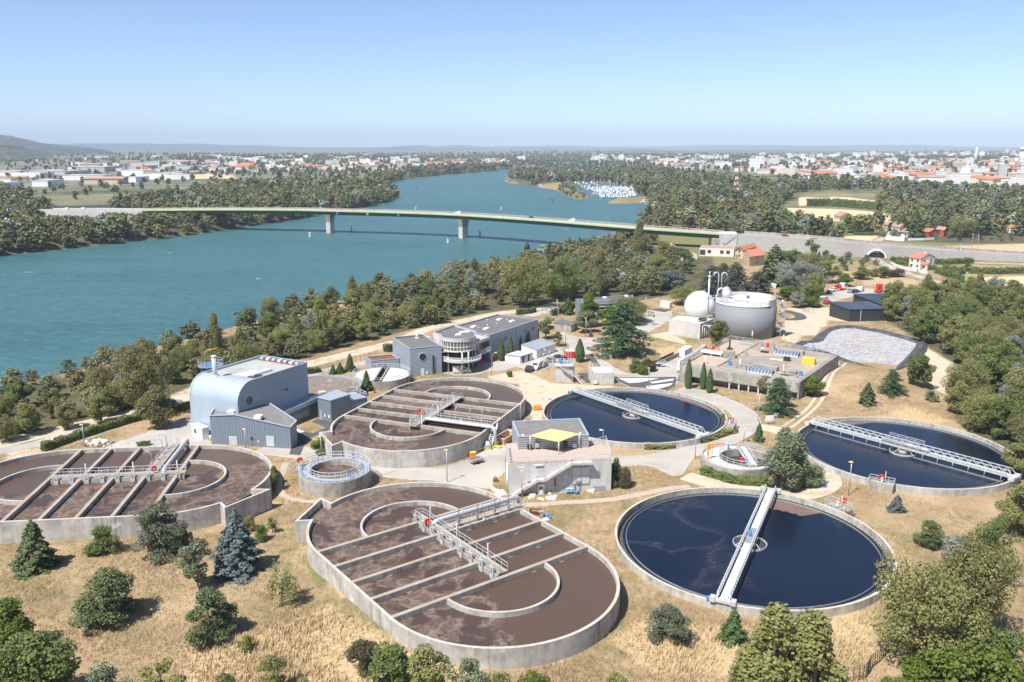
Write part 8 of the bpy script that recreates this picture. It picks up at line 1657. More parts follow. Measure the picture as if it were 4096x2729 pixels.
# ---- lattice pylons
def pylon(label, r, x, y, yt, w0):
 p = P(r, x, y); h = top_of(r, p, x, yt); t = thing("lattice_mast", label, "mast", p, 0, "red and white lattice masts"); n = 8
 for k in range(n):
  z0, z1 = h*k/n, h*(k+1)/n; a, b = w0*(1-.78*k/n)/2, w0*(1-.78*(k+1)/n)/2; m = LB(); th = .06*w0
  cs0 = [(-a,-a,z0),(a,-a,z0),(a,a,z0),(-a,a,z0)]; cs1 = [(-b,-b,z1),(b,-b,z1),(b,b,z1),(-b,b,z1)]
  for i in range(4): m.beam(cs0[i], cs1[i], th); m.beam(cs0[i], cs1[(i+1) % 4], th*.7); m.beam(cs1[i], cs1[(i+1) % 4], th*.7)
  m.build("mast_section", M['mark_red' if k % 2 == 0 else 'mark_white'], t)
pylon("red and white lattice mast in the right-hand wood", 'L', 413, 500, 348, 8); pylon("red and white lattice mast in the left-hand wood", 'J', 2172, 490, 405, 8)
p = P('J', 988, 432); t = thing("tower_crane", "orange construction crane near the far-left industrial sheds", "crane", p); h = top_of('J', p, 988, 372); m = LB(); m.box((0,0,h/2), (2.6,2.6,h)); m.build("mast", M['orange'], t); m = LB(); m.beam((4,0,h), (-26,6,h+3), 1.6, 1.8); m.build("jib", M['orange'], t)

# ---- marina
BV = [("white motor cruiser", 0), ("white sailing boat with a bare mast", 1), ("white cabin boat with a blue cover", 2), ("cream houseboat", 3)]
M['boat_white'] = surf("boat_gelcoat", (.60,.60,.59), (.5,.5,.5), .7, .5); M['boat_blue'] = surf("blue_boat_cover", (.05,.2,.45), None, 1, .6)
def boat(k, label, p, rz, s):
 t = thing("boat", label, "boat", p, rz, "boats moored in the marina"); t.scale = (s, s, s); m = LB(); L, Wd = 8.0, 2.8
 dk = [(-L/2,-Wd*.42),(L*.15,-Wd/2),(L*.38,-Wd*.3),(L/2,0),(L*.38,Wd*.3),(L*.15,Wd/2),(-L/2,Wd*.42)]; n = len(dk)
 m.add([(x*.92, y*.75, -.2) for x, y in dk]+[(x, y, 1.0) for x, y in dk], [list(range(n))[::-1], list(range(n, 2*n))]+[(i, (i+1) % n, n+(i+1) % n, n+i) for i in range(n)]); m.build("hull", M['boat_white'] if k != 3 else M['offwhite'], t)
 m = LB(); m.box((-.4,0,1.55), (4.2,2.0,1.1), 0, .82); m.build("cabin", M['boat_blue'] if k == 2 else M['boat_white'], t)
 if k == 0: m = LB(); m.box((-1.0,0,2.45), (2.4,1.7,.7), 0, .85); m.build("flybridge", M['boat_white'], t)
 if k == 1: m = LB(); m.tube([(.5,0,1), (.5,0,11)], .09, 6); m.beam((.5,0,2.3), (-3.2,0,2.3), .22); m.build("mast", M['galv_pale'], t)
 m = LB(); m.box((-.4,0,1.6), (3.2,2.04,.3)); m.build("window_band", M['glass'], t)
r_ = random.Random(4); rows = [(336,(90,470)), (348,(120,780)), (360,(130,790)), (372,(150,790)), (384,(240,770)), (396,(250,740)), (410,(255,800)), (424,(300,815)), (440,(310,820)), (458,(320,830)), (474,(350,700))]; ROWN = ["rear", "second", "third", "fourth", "fifth", "sixth", "seventh", "eighth", "ninth", "tenth", "front"]
for ri, (y, (x0, x1)) in enumerate(rows):
 n = int((x1-x0)/31)
 for i in range(n):
  x = x0+(x1-x0)*(i+.5)/n+r_.uniform(-5,5); k = r_.choices((0,1,2,3), (5,2.5,1.5,1))[0]; p = P('X', x, y, WZ)
  boat(k, BV[k][0]+" in the "+ROWN[ri]+" row of the packed marina", p, R(90*(i % 2)*2+r_.uniform(-14,14)+80), r_.uniform(.9,1.3))
boat(2, "dark barge-like boat with a blue cover beside the second grassy spit", P('X', 868, 490, WZ), .2, 1.5); boat(3, "old cream houseboat moored at the wooded bank by the marina", P('X', 965, 545, WZ), .3, 1.9); boat(3, "small cream boat at the outer edge of the marina", P('X', 285, 432, WZ), .1, 1.6); boat(0, "white boat moored off the wooded island before the marina", P('K', 1455, 420, WZ), .1, 1.7)
for i in range(9): boat(i % 3, BV[i % 3][0]+" drawn up in the yard behind the marina", P('X', 10+35*i, 285+(i % 3)*9, 0.1), R(80+20*(i % 3)), 1.3)

# ---- distant town
def facade(name, c, band):
 m, t, b = nodes(name); b.inputs["Roughness"].default_value = .85; v = coords(t); br = N(t, "ShaderNodeTexBrick", Scale=1.0); br.offset = 0; br.inputs["Brick Width"].default_value = 3.4; br.inputs["Row Height"].default_value = 3.0; br.inputs["Mortar Size"].default_value = .85; br.inputs["Mortar Smooth"].default_value = 0
 sx = t.nodes.new("ShaderNodeSeparateXYZ"); t.links.new(v, sx.inputs[0]); ad = N(t, "ShaderNodeMath", operation='ADD'); t.links.new(sx.outputs["X"], ad.inputs[0]); t.links.new(sx.outputs["Y"], ad.inputs[1]); cb = t.nodes.new("ShaderNodeCombineXYZ"); t.links.new(ad.outputs[0], cb.inputs[0]); t.links.new(sx.outputs["Z"], cb.inputs[1]); t.links.new(cb.outputs[0], br.inputs["Vector"])
 g = t.nodes.new("ShaderNodeNewGeometry"); s2 = t.nodes.new("ShaderNodeSeparateXYZ"); t.links.new(g.outputs["Normal"], s2.inputs[0]); oi = t.nodes.new("ShaderNodeObjectInfo"); hs = N(t, "ShaderNodeHueSaturation"); mr = N(t, "ShaderNodeMapRange"); t.links.new(oi.outputs["Random"], mr.inputs[0]); mr.inputs[3].default_value = .85; mr.inputs[4].default_value = 1.1; t.links.new(mr.outputs[0], hs.inputs["Value"]); hs.inputs["Color"].default_value = (*c, 1)
 br.inputs["Color1"].default_value = (*band, 1); br.inputs["Color2"].default_value = tuple(q*1.3 for q in band)+(1,); t.links.new(hs.outputs[0], br.inputs["Mortar"])
 t.links.new(mixc(t, ramp(t, s2.outputs["Z"], .5, .6), br.outputs["Color"], hs.outputs[0]), b.inputs["Base Color"]); return m
FAC = {'white': facade("white_facade", (.86,.85,.83), (.20,.21,.23)), 'cream': facade("cream_facade", (.76,.66,.55), (.26,.22,.19)), 'grey': facade("grey_facade", (.50,.50,.50), (.15,.16,.18)), 'plain': M['white'], 'tan': M['render_tan']}
def boxmesh(name, mt, roofed):
 m = LB(); m.box((0,0,.5), (1,1,1)); me = D.meshes.new(name); me.from_pydata(m.v, [], m.f); me.update(); me.materials.append(mt); return me
def mesh_of(name, m, mt): me = D.meshes.new(name); me.from_pydata([tuple(q) for q in m.v], [], m.f); me.update(); me.materials.append(mt); return me
gm = LB(); gm.add([(-.54,-.55,0),(.54,-.55,0),(.54,.55,0),(-.54,.55,0),(-.54,0,1),(.54,0,1)], [(0,1,5,4),(2,3,4,5),(1,2,5),(3,0,4),(3,2,1,0)])
GABLE = {k: mesh_of("roof", gm, M[k]) for k in ('roof_tile', 'roof_pink')}
fm_ = LB(); fm_.box((0,0,.5), (1.02,1.02,1)); FLATR = mesh_of("roof", fm_, surf("pale_flat_roof", (.52,.50,.47), (.44,.42,.40), .05, .9))
TB = []
def town(poly, n, kinds, seed, r='N', minh=0):
 w_ = W2(poly, 0, r); r_ = random.Random(seed); k = 0; tries = 0; px = [nat(r, x, y) for x, y in poly]; xs = [p[0] for p in px]; ys = [p[1] for p in px]; pa = np.array(px)
 while k < n and tries < n*30:
  tries += 1; u, v = r_.uniform(min(xs), max(xs)), r_.uniform(min(ys), max(ys))
  if not inside(pa, np.array([u]), np.array([v]))[0]: continue
  p = P('N', u*.57446, v*.57446); kd = r_.choices(list(kinds), list(kinds.values()))[0]
  w1, w2_, h = dict(house=((8,15),(7,10),(3,6)), row=((22,48),(9,12),(6,10)), block=((18,40),(11,14),(10,19)), tower=((13,19),(12,15),(20,31)), shed=((45,110),(25,60),(7,12)), hall=((30,60),(15,25),(6,10)))[kd]
  s_ = (r_.uniform(*w1), r_.uniform(*w2_), r_.uniform(*h)); 
  if any(abs(p.x-b[0].x) < (s_[0]+b[2][0])*.42 and abs(p.y-b[0].y) < (s_[0]+b[2][0])*.34 for b in TB): continue
  TB.append((p, kd, s_, r_.choice((0,0,.35,-.3,1.57,1.2)), r_.random(), seed)); k += 1
town([(1520,392),(1700,398),(1800,408),(1990,428),(2353,432),(2420,432),(2420,372),(1500,368)], 330, dict(house=5, row=7, block=4.5, tower=.7, hall=.5), 1)
town([(1780,402),(1880,412),(2000,426),(1990,415),(1850,402)], 22, dict(house=8, row=2), 2); town([(450,395),(900,394),(1000,384),(1190,381),(1190,373),(480,378)], 190, dict(house=7, row=3, block=.8, hall=.6), 3); town([(500,378),(1200,373),(1200,365),(500,368)], 36, dict(row=2, block=1.4, hall=1.5, shed=.7), 4)
town([(-60,400),(180,392),(420,392),(430,412),(200,428),(-60,432)], 24, dict(shed=4, hall=3, row=1), 5); town([(180,380),(500,376),(480,390),(180,392)], 22, dict(shed=4, hall=3), 6); town([(1350,372),(2353,366),(2420,366),(2420,352),(1350,360)], 220, dict(row=3, block=3, tower=.8, hall=1.5, house=2), 7); town([(0,372),(500,366),(1300,362),(1300,357),(0,362)], 50, dict(row=3, hall=2, house=3, shed=.5), 8)
TB.sort(key=lambda b: -b[2][2]*b[2][0]**.5/b[0].y); NTOWN = 285
WH = {1: "in the white town at right", 2: "at the right-hand town's near edge", 3: "in the left bank suburb", 4: "on the plain behind the left bank suburb", 5: "in the far-left industrial estate", 6: "behind the far-left industrial estate", 7: "on the horizon side of the right-hand town", 8: "on the hazy plain far left"}
def dress(kd, f): return dict(house=('cream','roof_tile'), row=('cream' if f < .5 else 'white', 'roof_tile' if f < .6 else 'roof_pink'), block=('white' if f < .7 else 'cream', None), tower=('white' if f < .7 else 'grey', None), shed=('plain' if f < .7 else 'grey', None), hall=('plain' if f < .6 else 'tan', None if f < .6 else 'roof_pink'))[kd]
WALLM = {k: mesh_of("wall", (lambda m: m.box((0,0,.5), (1,1,1)))(LB()), FAC[k]) for k in FAC}
BOXC = {}
for (p, kd, s_, rz, f, sd) in TB[:NTOWN]:
 wm, rm = dress(kd, f); big = "large " if s_[0] > 34 or s_[2] > 24 else "small " if s_[0] < 11 else ""
 t = thing({'house':"house",'row':"terrace_house",'block':"apartment_block",'tower':"tower_block",'shed':"warehouse",'hall':"hall"}[kd], big+{'white':"white ",'cream':"cream ",'grey':"grey ",'plain':"white ",'tan':"tan "}[wm]+{'house':"house",'row':"long house",'block':"apartment block",'tower':"tower block",'shed':"warehouse",'hall':"hall"}[kd]+{None:", flat-roofed,",'roof_tile':", red-roofed,",'roof_pink':", pink-roofed,"}[rm]+" "+WH[sd], "building", (p.x, p.y, gz(p.x, p.y)-.3), rz, "distant town buildings "+("right of the river" if sd in (1,2,7) else "left of the river"))
 key = (wm, round(s_[0]/6), round(s_[1]/4), round(s_[2]/3))
 if key not in BOXC: m = LB(); L0, W0, H0 = max(6, key[1]*6), max(6, key[2]*4), max(3, key[3]*3); m.box((0,0,H0/2), (L0,W0,H0)); BOXC[key] = (mesh_of("wall", m, FAC[wm]), L0, W0, H0)
 me_, L0, W0, H0 = BOXC[key]; o = D.objects.new("wall", me_); COL.objects.link(o); o.parent = t
 ro = D.objects.new("roof", GABLE[rm] if rm else FLATR); COL.objects.link(ro); ro.parent = t; ro.location = (0,0,H0+.002); ro.scale = (L0, W0, min(W0*.28, 3.2) if rm else .6)
 if kd in ('block','tower'):
  q = D.objects.new("stair_head", WALLM['plain']); COL.objects.link(q); q.parent = t; q.location = (L0*.2, 0, H0+.6); q.scale = (L0*.22, W0*.4, 2.2)
def rest_town():
 by = {}
 for (p, kd, s_, rz, f, sd) in TB[NTOWN:]:
  wm, rm = dress(kd, f); m = by.setdefault('w', MB()); m.box((p.x,p.y,gz(p.x,p.y)+s_[2]/2), s_, rz); mr = by.setdefault(rm or 'flat', MB()); mr.box((p.x,p.y,gz(p.x,p.y)+s_[2]+.8), (s_[0],s_[1],1.6), rz, .6)
 for k, m in by.items(): o = m.build("distant_houses", {'w': M['offwhite'], 'flat': M['white']}.get(k, M.get(k))); o["kind"] = "stuff"
if len(TB) > NTOWN: rest_town()
# landmarks of the skyline
p = atY('N', 2352, 350, 2600); p.z = 0; t = thing("water_tower", "cream round water tower at the right edge of the skyline", "water tower", p); h = top_of('N', p, 2352, 338); m = LB(); m.cyl((0,0), 8, 0, h-9, 20); m.cyl((0,0), 11, h-9, h, 24); m.build("tower", M['offwhite'], t)
p = atY('L', 2033, 195, 2900); p.z = 0; t = thing("factory_chimney", "slim white chimney on the right-hand skyline", "chimney", p); h = top_of('L', p, 2033, 152); m = LB(); m.tube([(0,0,0), (0,0,h)], [4,2.6], 12); m.build("stack", M['white'], t)
wt = [i for i in PL if not any((i[0]-b[0].x)**2+(i[1]-b[0].y)**2 < 120 for b in TB)]; mass("town_trees", wt)
# shadows of far woods on the plain: low tree lines between the fields
# ---- people
def person(label, p, rz, top, legs, stride=.28):
 t = thing("person", label, "person", p, rz); me = D.meshes.new("body")
 J = [(0,0,.95), (0,0,1.2), (0,0,1.45), (0,0,1.55), (.02,0,1.68), (0,.10,.9), (stride,.10,.48), (stride*.7,.10,.06), (stride*.7+.16,.10,.04), (0,-.10,.9), (-stride*.3,-.10,.48), (-stride,-.10,.08), (-stride+.14,-.10,.04), (0,.2,1.42), (-.08,.25,1.15), (.05,.26,.9), (0,-.2,1.42), (.1,-.25,1.15), (.2,-.26,.93)]
 E_ = [(0,1),(1,2),(2,3),(3,4),(0,5),(5,6),(6,7),(7,8),(0,9),(9,10),(10,11),(11,12),(2,13),(13,14),(14,15),(2,16),(16,17),(17,18)]; rr = [.15,.14,.16,.06,.105,.1,.07,.05,.04,.1,.07,.05,.04,.07,.045,.035,.07,.045,.035]
 me.from_pydata(J, E_, []); me.update(); o = D.objects.new("body", me); COL.objects.link(o); o.parent = t; o.modifiers.new("skin", 'SKIN'); sv = me.skin_vertices[0].data
 for i, q in enumerate(rr): sv[i].radius = (q, q)
 sv[0].use_root = True; sb = o.modifiers.new("sub", 'SUBSURF'); sb.levels = 1; sb.render_levels = 1
 m_, tt, b = nodes("clothes_and_skin"); sx = t_sep = tt.nodes.new("ShaderNodeSeparateXYZ"); tt.links.new(coords(tt), sx.inputs[0]); c = mixc(tt, ramp(tt, sx.outputs["Z"], .94, .96), legs, top); c = mixc(tt, ramp(tt, N_scale(tt, sx.outputs["Z"], .5), .765, .768), c, (.42,.26,.18)); tt.links.new(c, b.inputs["Base Color"]); me.materials.append(m_)
 m = LB(); m.tube([(0,0,1.70), (0,0,1.78), (0,0,1.815)], [.11,.10,.03], 10); m.build("hair", M['dark'], t)
person("person in a dark top and pale blue trousers walking on the plaza", P('U', 950, 862, .035), R(200), (.03,.03,.035), (.35,.42,.5)); person("person in a red top and dark trousers walking on the plaza", P('U', 1003, 865, .035), R(170), (.6,.04,.03), (.05,.04,.04))
# ---- plaza clutter and machines
t = thing("skip_container", "tan open skip heaped with scrap by the middle basin stair", "skip", P('D', 765, 500, .03), R(62)); m = LB(); m.add([(-2.6,-1,0),(2.2,-1,0),(2.2,1,0),(-2.6,1,0),(-2.9,-1.15,1.4),(2.9,-1.15,1.4),(2.9,1.15,1.4),(-2.9,1.15,1.4)], [(3,2,1,0),(0,1,5,4),(1,2,6,5),(2,3,7,6),(3,0,4,7)]); m.build("tub", surf("tan_steel", (.62,.42,.24), (.5,.33,.19), 1, .7), t)
m = LB(); m.wall([(-2.9,-1.15),(2.9,-1.15),(2.9,1.15),(-2.9,1.15)], .16, 1.3, 1.46, True); m.build("rim", M['offwhite'], t); m = LB(); rr_ = random.Random(2)
for k in range(26): m.box((rr_.uniform(-2.3,2.3), rr_.uniform(-.8,.8), rr_.uniform(.9,1.35)), (rr_.uniform(.2,.8), rr_.uniform(.1,.5), .25), rr_.uniform(0,3), .6)
m.build("scrap", M['rust'], t)
t = thing("trailer", "small open trailer with a red band beside the brush pile", "trailer", P('D', 480, 712, .03), R(35)); m = LB(); m.box((0,0,.5), (2.5,1.4,.1))
m.wall([(-1.25,-.7),(1.25,-.7),(1.25,.7),(-1.25,.7)], .06, .55, 1.0, True); m.build("tub", M['galv'], t); m = LB(); m.box((0,-.74,.66), (2.4,.03,.16)); m.build("band", M['red'], t)
for y in (-.78,.78): m = LB(); m.tube([(0,y-.08,.3), (0,y+.08,.3)], .3, 12); m.build("wheel", M['black'], t)
m = LB(); m.beam((1.25,0,.5), (2.2,0,.45), .08); m.build("drawbar", M['galv'], t)
t = thing("machine_cabinet", "orange machine cabinet behind the small trailer", "machine", P('D', 452, 668, .03), .3); m = LB(); m.box((0,0,.6), (1.1,.9,1.2)); m.build("body", M['orange'], t); m = LB(); m.box((0,0,1.25), (1.2,1,.1)); m.build("lid", M['yellow'], t)
t = thing("yellow_pipe", "bent yellow suction pipe lying between basin and plaza", "pipe", P('D', 470, 610, .03)); m = LB(); m.tube([(-1.2,-1.2,.2), (-.6,-.3,.9), (.4,.1,1.0), (1.0,.8,.5), (1.8,1.5,.35)], .22, 10); m.build("pipe", M['yellow'], t); m = LB(); m.tube([(1.4,1.3,.45), (2.3,1.9,.4)], .32, 10); m.build("coupling", M['galv'], t)
t = thing("pallet_tank", "grey plastic bin on a yellow pallet with white bags on top", "bin", P('D', 585, 580, .03), .2); m = LB(); m.box((0,0,.12), (1.5,1.2,.22)); m.build("pallet", M['yellow'], t); m = LB(); m.box((0,0,.62), (1.2,1,.75), 0, 1.08); m.build("bin", M['galv'], t)
m = LB(); m.box((.1,.1,1.3), (.8,.7,.6), .3, .5); m.build("bags", M['white'], t)
t = thing("yellow_pallet", "flat yellow machine frame lying on the plaza", "machine", P('D', 675, 565, .03), .1); m = LB(); m.box((0,0,.25), (1.7,.5,.3), .1, .7); m.box((.5,-.2,.15), (1.0,.9,.2), .5); m.build("frame", M['yellow'], t); m = LB(); m.tube([(-.5,-.3,.12), (-.5,.3,.12)], .14, 8); m.build("roller", M['dark'], t)
t = thing("excavator_bucket", "small orange excavator bucket left of the canopy building", "bucket", P('D', 663, 885, .05)); m = LB(); m.box((0,0,.35), (.9,.6,.7), .2, .8); m.build("bucket", M['rust'], t); m = LB(); m.box((0,.1,.85), (.3,.3,.4)); m.build("hitch", M['orange'], t)
for k, (x, y) in enumerate(((1348,1000), (1378,1000))): t = thing("blue_drum", "blue plastic drum under the shuttered wall, "+("left one" if k == 0 else "right one"), "drum", P('D', x, y, 0)); m = LB(); m.cyl((0,0), .3, 0, .95, 16); m.build("drum", M['blue'], t); m = LB(); m.cyl((0,0), .31, .45, .52, 16); m.cyl((0,0), .27, .952, .99, 16); m.build("hoop", M['white'], t)
t = thing("blue_drum", "blue drum lying on its side right of the standing blue drums", "drum", P('D', 1428, 1003, 0), .5); m = LB(); m.tube([(-.4,0,.3), (.4,0,.3)], .3, 16); m.build("drum", M['blue'], t); m = LB(); m.tube([(-.42,0,.3), (-.405,0,.3)], .18, 12); m.build("bung_end", M['dark'], t)
t = thing("steel_rack", "white steel rack standing in weeds below the outside stair", "rack", P('D', 1092, 1012, 0)); m = LB()
for x in (-.5,.5):
 for y in (-.4,.4): m.box((x,y,.95), (.09,.09,1.9))
m.box((0,-.4,1.9), (1.1,.1,.1)); m.box((0,.4,1.9), (1.1,.1,.1)); m.build("frame", M['galv_pale'], t); m = LB(); m.box((0,0,.5), (.7,.6,.8), .3, .7); m.build("machine", M['offwhite'], t)
t = thing("rusty_stand", "rusty pole stand with a grey box below the shutters", "stand", P('D', 1430, 985, 0)); m = LB(); m.box((-.35,0,.9), (.08,.08,1.9)); m.box((.5,0,1.0), (.08,.08,2.1)); m.box((0,0,1.9), (1.7,.07,.07)); m.build("pole", M['rust'], t); m = LB(); m.box((.15,0,2.1), (.9,.5,.35), .2); m.build("box", M['galv'], t)
def junk(name, label, r, x, y, n, spread, mats, seed, cat="debris"):
 p = PG(r, x, y); t = thing(name, label, cat, p); rr_ = random.Random(seed)
 for k in range(n):
  s_ = rr_.uniform(.35,1.0); m = LB(); q = (rr_.gauss(0,spread), rr_.gauss(0,spread*.5), s_*.22); m.box(q, (s_*rr_.uniform(.8,2.2), s_*.7, s_*.45), rr_.uniform(0,3), rr_.uniform(.5,.9)); m.build(rr_.choice(("sheet","board","offcut")), M[rr_.choice(mats)], t)
junk("scrap_heap", "heap of pale boards and sheets before the ribbed shed's forecourt hedge", 'E', 690, 1135, 26, 2.6, ('white','offwhite','wood','concrete_pale'), 1); junk("scrap_heap", "scatter of white scrap under the canopy building wall", 'D', 1530, 965, 9, .8, ('white','galv','offwhite'), 2); junk("scrap_heap", "white tube offcuts lying in front of the canopy building lamp", 'D', 1060, 1035, 8, 1.6, ('white','offwhite'), 3); junk("scrap_heap", "white plastic pieces by the footpath at the canopy building", 'D', 1195, 1055, 5, .5, ('white',), 4); junk("rubble_bags", "row of white rubble sacks along the nearest basin rim", 'D', 690, 1000, 12, 1.3, ('white',), 5); junk("scrap_heap", "pipes and rusty bits stored in the bays of the flat concrete building", 'B', 440, 885, 12, 2.0, ('galv_pale','rust','white'), 6); junk("scrap_heap", "small scrap beside the blue pump on the grass", 'D', 1150, 1245, 4, .5, ('white','blue'), 7)
t = thing("steel_tank_trough", "dark beam and sheets leaning below the canopy building", "debris", P('D', 1235, 975, 0)); m = LB(); m.box((0,0,.45), (3.6,.4,.25)); m.build("beam", M['dark'], t); m = LB(); m.box((-.5,-.6,.25), (1.2,.8,.4), .3, .7); m.build("casing", M['galv'], t)
t = thing("scrap_tub", "rusty brown tub on the grass beside the nearest basin's straight wall", "tub", P('D', 1040, 1195, 0), -.2); m = LB(); m.add([(-.7,-.4,0),(.7,-.4,0),(.7,.4,0),(-.7,.4,0),(-.95,-.6,.8),(.95,-.6,.8),(.95,.6,.8),(-.95,.6,.8)], [(3,2,1,0),(0,1,5,4),(1,2,6,5),(2,3,7,6),(3,0,4,7)]); m.build("tub", M['rust'], t); m = LB(); m.box((0,0,.5), (1.5,.8,.1)); m.build("fill", M['wood'], t)
t = thing("pump_unit", "blue pump unit beside the rusty tub near the nearest basin", "pump", P('D', 1148, 1235, 0)); m = LB(); m.cyl((0,0), .3, 0, .9, 12); m.box((.3,-.2,.25), (.6,.5,.4)); m.build("pump", M['blue'], t); m = LB(); m.box((-.9,.5,.5), (.6,.6,1.0)); m.box((-.9,.5,1.05), (.9,.8,.1)); m.build("stand", M['galv'], t)
t = thing("orange_frame", "orange tangled barrier frame on the grass between basin and clarifier", "barrier", P('c', 128, 365, 0)); m = LB()
for k in range(5): m.rail([(-1+.1*k,-.7+.35*k,0), (1.0,-.6+.3*k,.1)], .8, .05, 1)
m.build("frame", M['orange'], t)
t = thing("manhole_ring", "white concrete ring on the bare soil near the clarifier rim", "ring", P('c', 260, 260, 0)); m = LB(); m.ring((0,0), .9, .55, 0, .2, 24); m.build("ring", M['concrete_pale'], t); m = LB(); m.disc((0,0), .54, .08, 20); m.build("lid", M['dark'], t)
t = thing("concrete_drum", "round concrete well cover on the dry grass by the tyre tracks", "well", PG('B', 740, 1088)); m = LB(); m.cyl((0,0), .75, 0, .8, 20); m.build("wall", M['concrete'], t); m = LB(); m.cyl((0,0), .8, .802, .9, 20); m.build("lid", M['concrete_pale'], t)
t = thing("notice_board", "white notice board on two legs by the sandy path", "sign", PG('B', 695, 1135), .25); m = LB(); m.box((-.9,0,.5), (.07,.07,1.0)); m.box((.9,0,.5), (.07,.07,1.0)); m.build("leg", M['galv'], t); m = LB(); m.box((0,0,1.4), (2.1,.06,1.3)); m.build("panel", M['white'], t)
def roadsign(label, r, x, y, yt, shp): p = PG(r, x, y); h = top_of(r, p, x, yt)-p.z; t = thing("road_sign", label, "sign", p); m = LB(); m.tube([(0,0,0), (0,0,h)], .04, 6); m.build("post", M['galv'], t); m = LB(); c = [(.38*math.cos(2*math.pi*k/shp+math.pi/2), -.05, h-.3+.38*math.sin(2*math.pi*k/shp+math.pi/2)) for k in range(shp)]; m.sheet(c); m.add([(x_, -.02, z_) for x_, y_, z_ in c], [list(range(shp))[::-1]]); m.build("border", M['red'], t); m = LB(); m.sheet([(x_*.68, -.06, h-.3+(z_-h+.3)*.68) for x_, y_, z_ in c]); m.build("face", M['white'], t)
roadsign("round red-bordered speed sign on the plaza kerb", 'U', 878, 1005, 890, 20); roadsign("triangular warning sign at the service road bend", 'I', 1076, 345, 313, 3)
t = thing("fire_hydrant", "red hydrant on the verge before the office wall cypress", "hydrant", P('R', 1428, 730, 0)); m = LB(); m.cyl((0,0), .22, 0, .75, 10); m.build("body", M['red'], t); m = LB(); m.tube([(0,0,.75), (0,0,.9)], [.25,.1], 10); m.build("cap", M['red'], t)
t = thing("fire_hydrant", "red hydrant by the conifer beside the flat round tank", "hydrant", P('Y', 762, 440, 0)); m = LB(); m.cyl((0,0), .22, 0, .75, 10); m.build("body", M['red'], t); m = LB(); m.tube([(0,0,.75), (0,0,.9)], [.25,.1], 10); m.build("cap", M['red'], t)
t = thing("sculpture", "dark bronze-like statue on the lawn beside the plaza", "statue", P('U', 835, 770, 0)); m = LB(); m.cyl((0,0), .8, 0, .5, 12, .7); m.build("plinth", M['dark'], t); m = LB(); m.tube([(0,0,.5), (-.1,0,1.3), (.05,0,2.0), (0,0,2.7)], [.55,.42,.3,.12], 10); m.build("figure", M['dark'], t)
t = thing("red_machinery", "red machines stored in the shade under the rotunda terrace", "machine", P('R', 1305, 700, .05)); m = LB(); m.box((0,0,.6), (1.6,1,1.0)); m.build("engine", M['red'], t); m = LB(); m.box((-.9,.4,.4), (.7,.7,.8)); m.build("tank", M['dark'], t)
def fence(label, r, pts, h_=1.9, mat='dark_green'):
 pp = smooth_path([PG(r, x, y) for x, y in pts], 5); t = thing("wire_fence", label, "fence", pp[0]); m = MB()
 for a, b in zip(pp, pp[1:]):
  n = max(1, int((b-a).length/2.6))
  for k in range(n): q = a.lerp(b, k/n); m.box((q.x,q.y,q.z+h_/2), (.07,.07,h_))
 m.build("posts", M[mat], t); m = MB()
 for a, b in zip(pp, pp[1:]):
  for z in (.1,.55,1.0,1.45,h_-.08): m.beam(a+Vector((0,0,z)), b+Vector((0,0,z)), .018)
 m.build("wires", M[mat], t)
M['dark_green'] = surf("dark_green_coating", (.03,.06,.04), None, 1, .6)
fence("dark wire fence in the straw at the bottom right", 'H', [(1320,1289),(1460,1275),(1500,1220),(1560,1170),(1605,1110)]); fence("wire fence along the wood right of the lagoon", 'B', [(1250,468),(1440,480),(1560,520),(1780,590),(1960,650),(2080,690)]); fence("wire fence at the foot of the wood above the right-edge clarifier", 'd', [(1930,190),(2060,260),(2200,340),(2354,440)]); fence("wire fence between the riverside road and the flat round tank", 'Y', [(190,245),(330,205),(620,120),(800,60)]); fence("wire fence round the gravel yard behind the spiral stair", 'B', [(780,385),(860,378),(1000,415)])

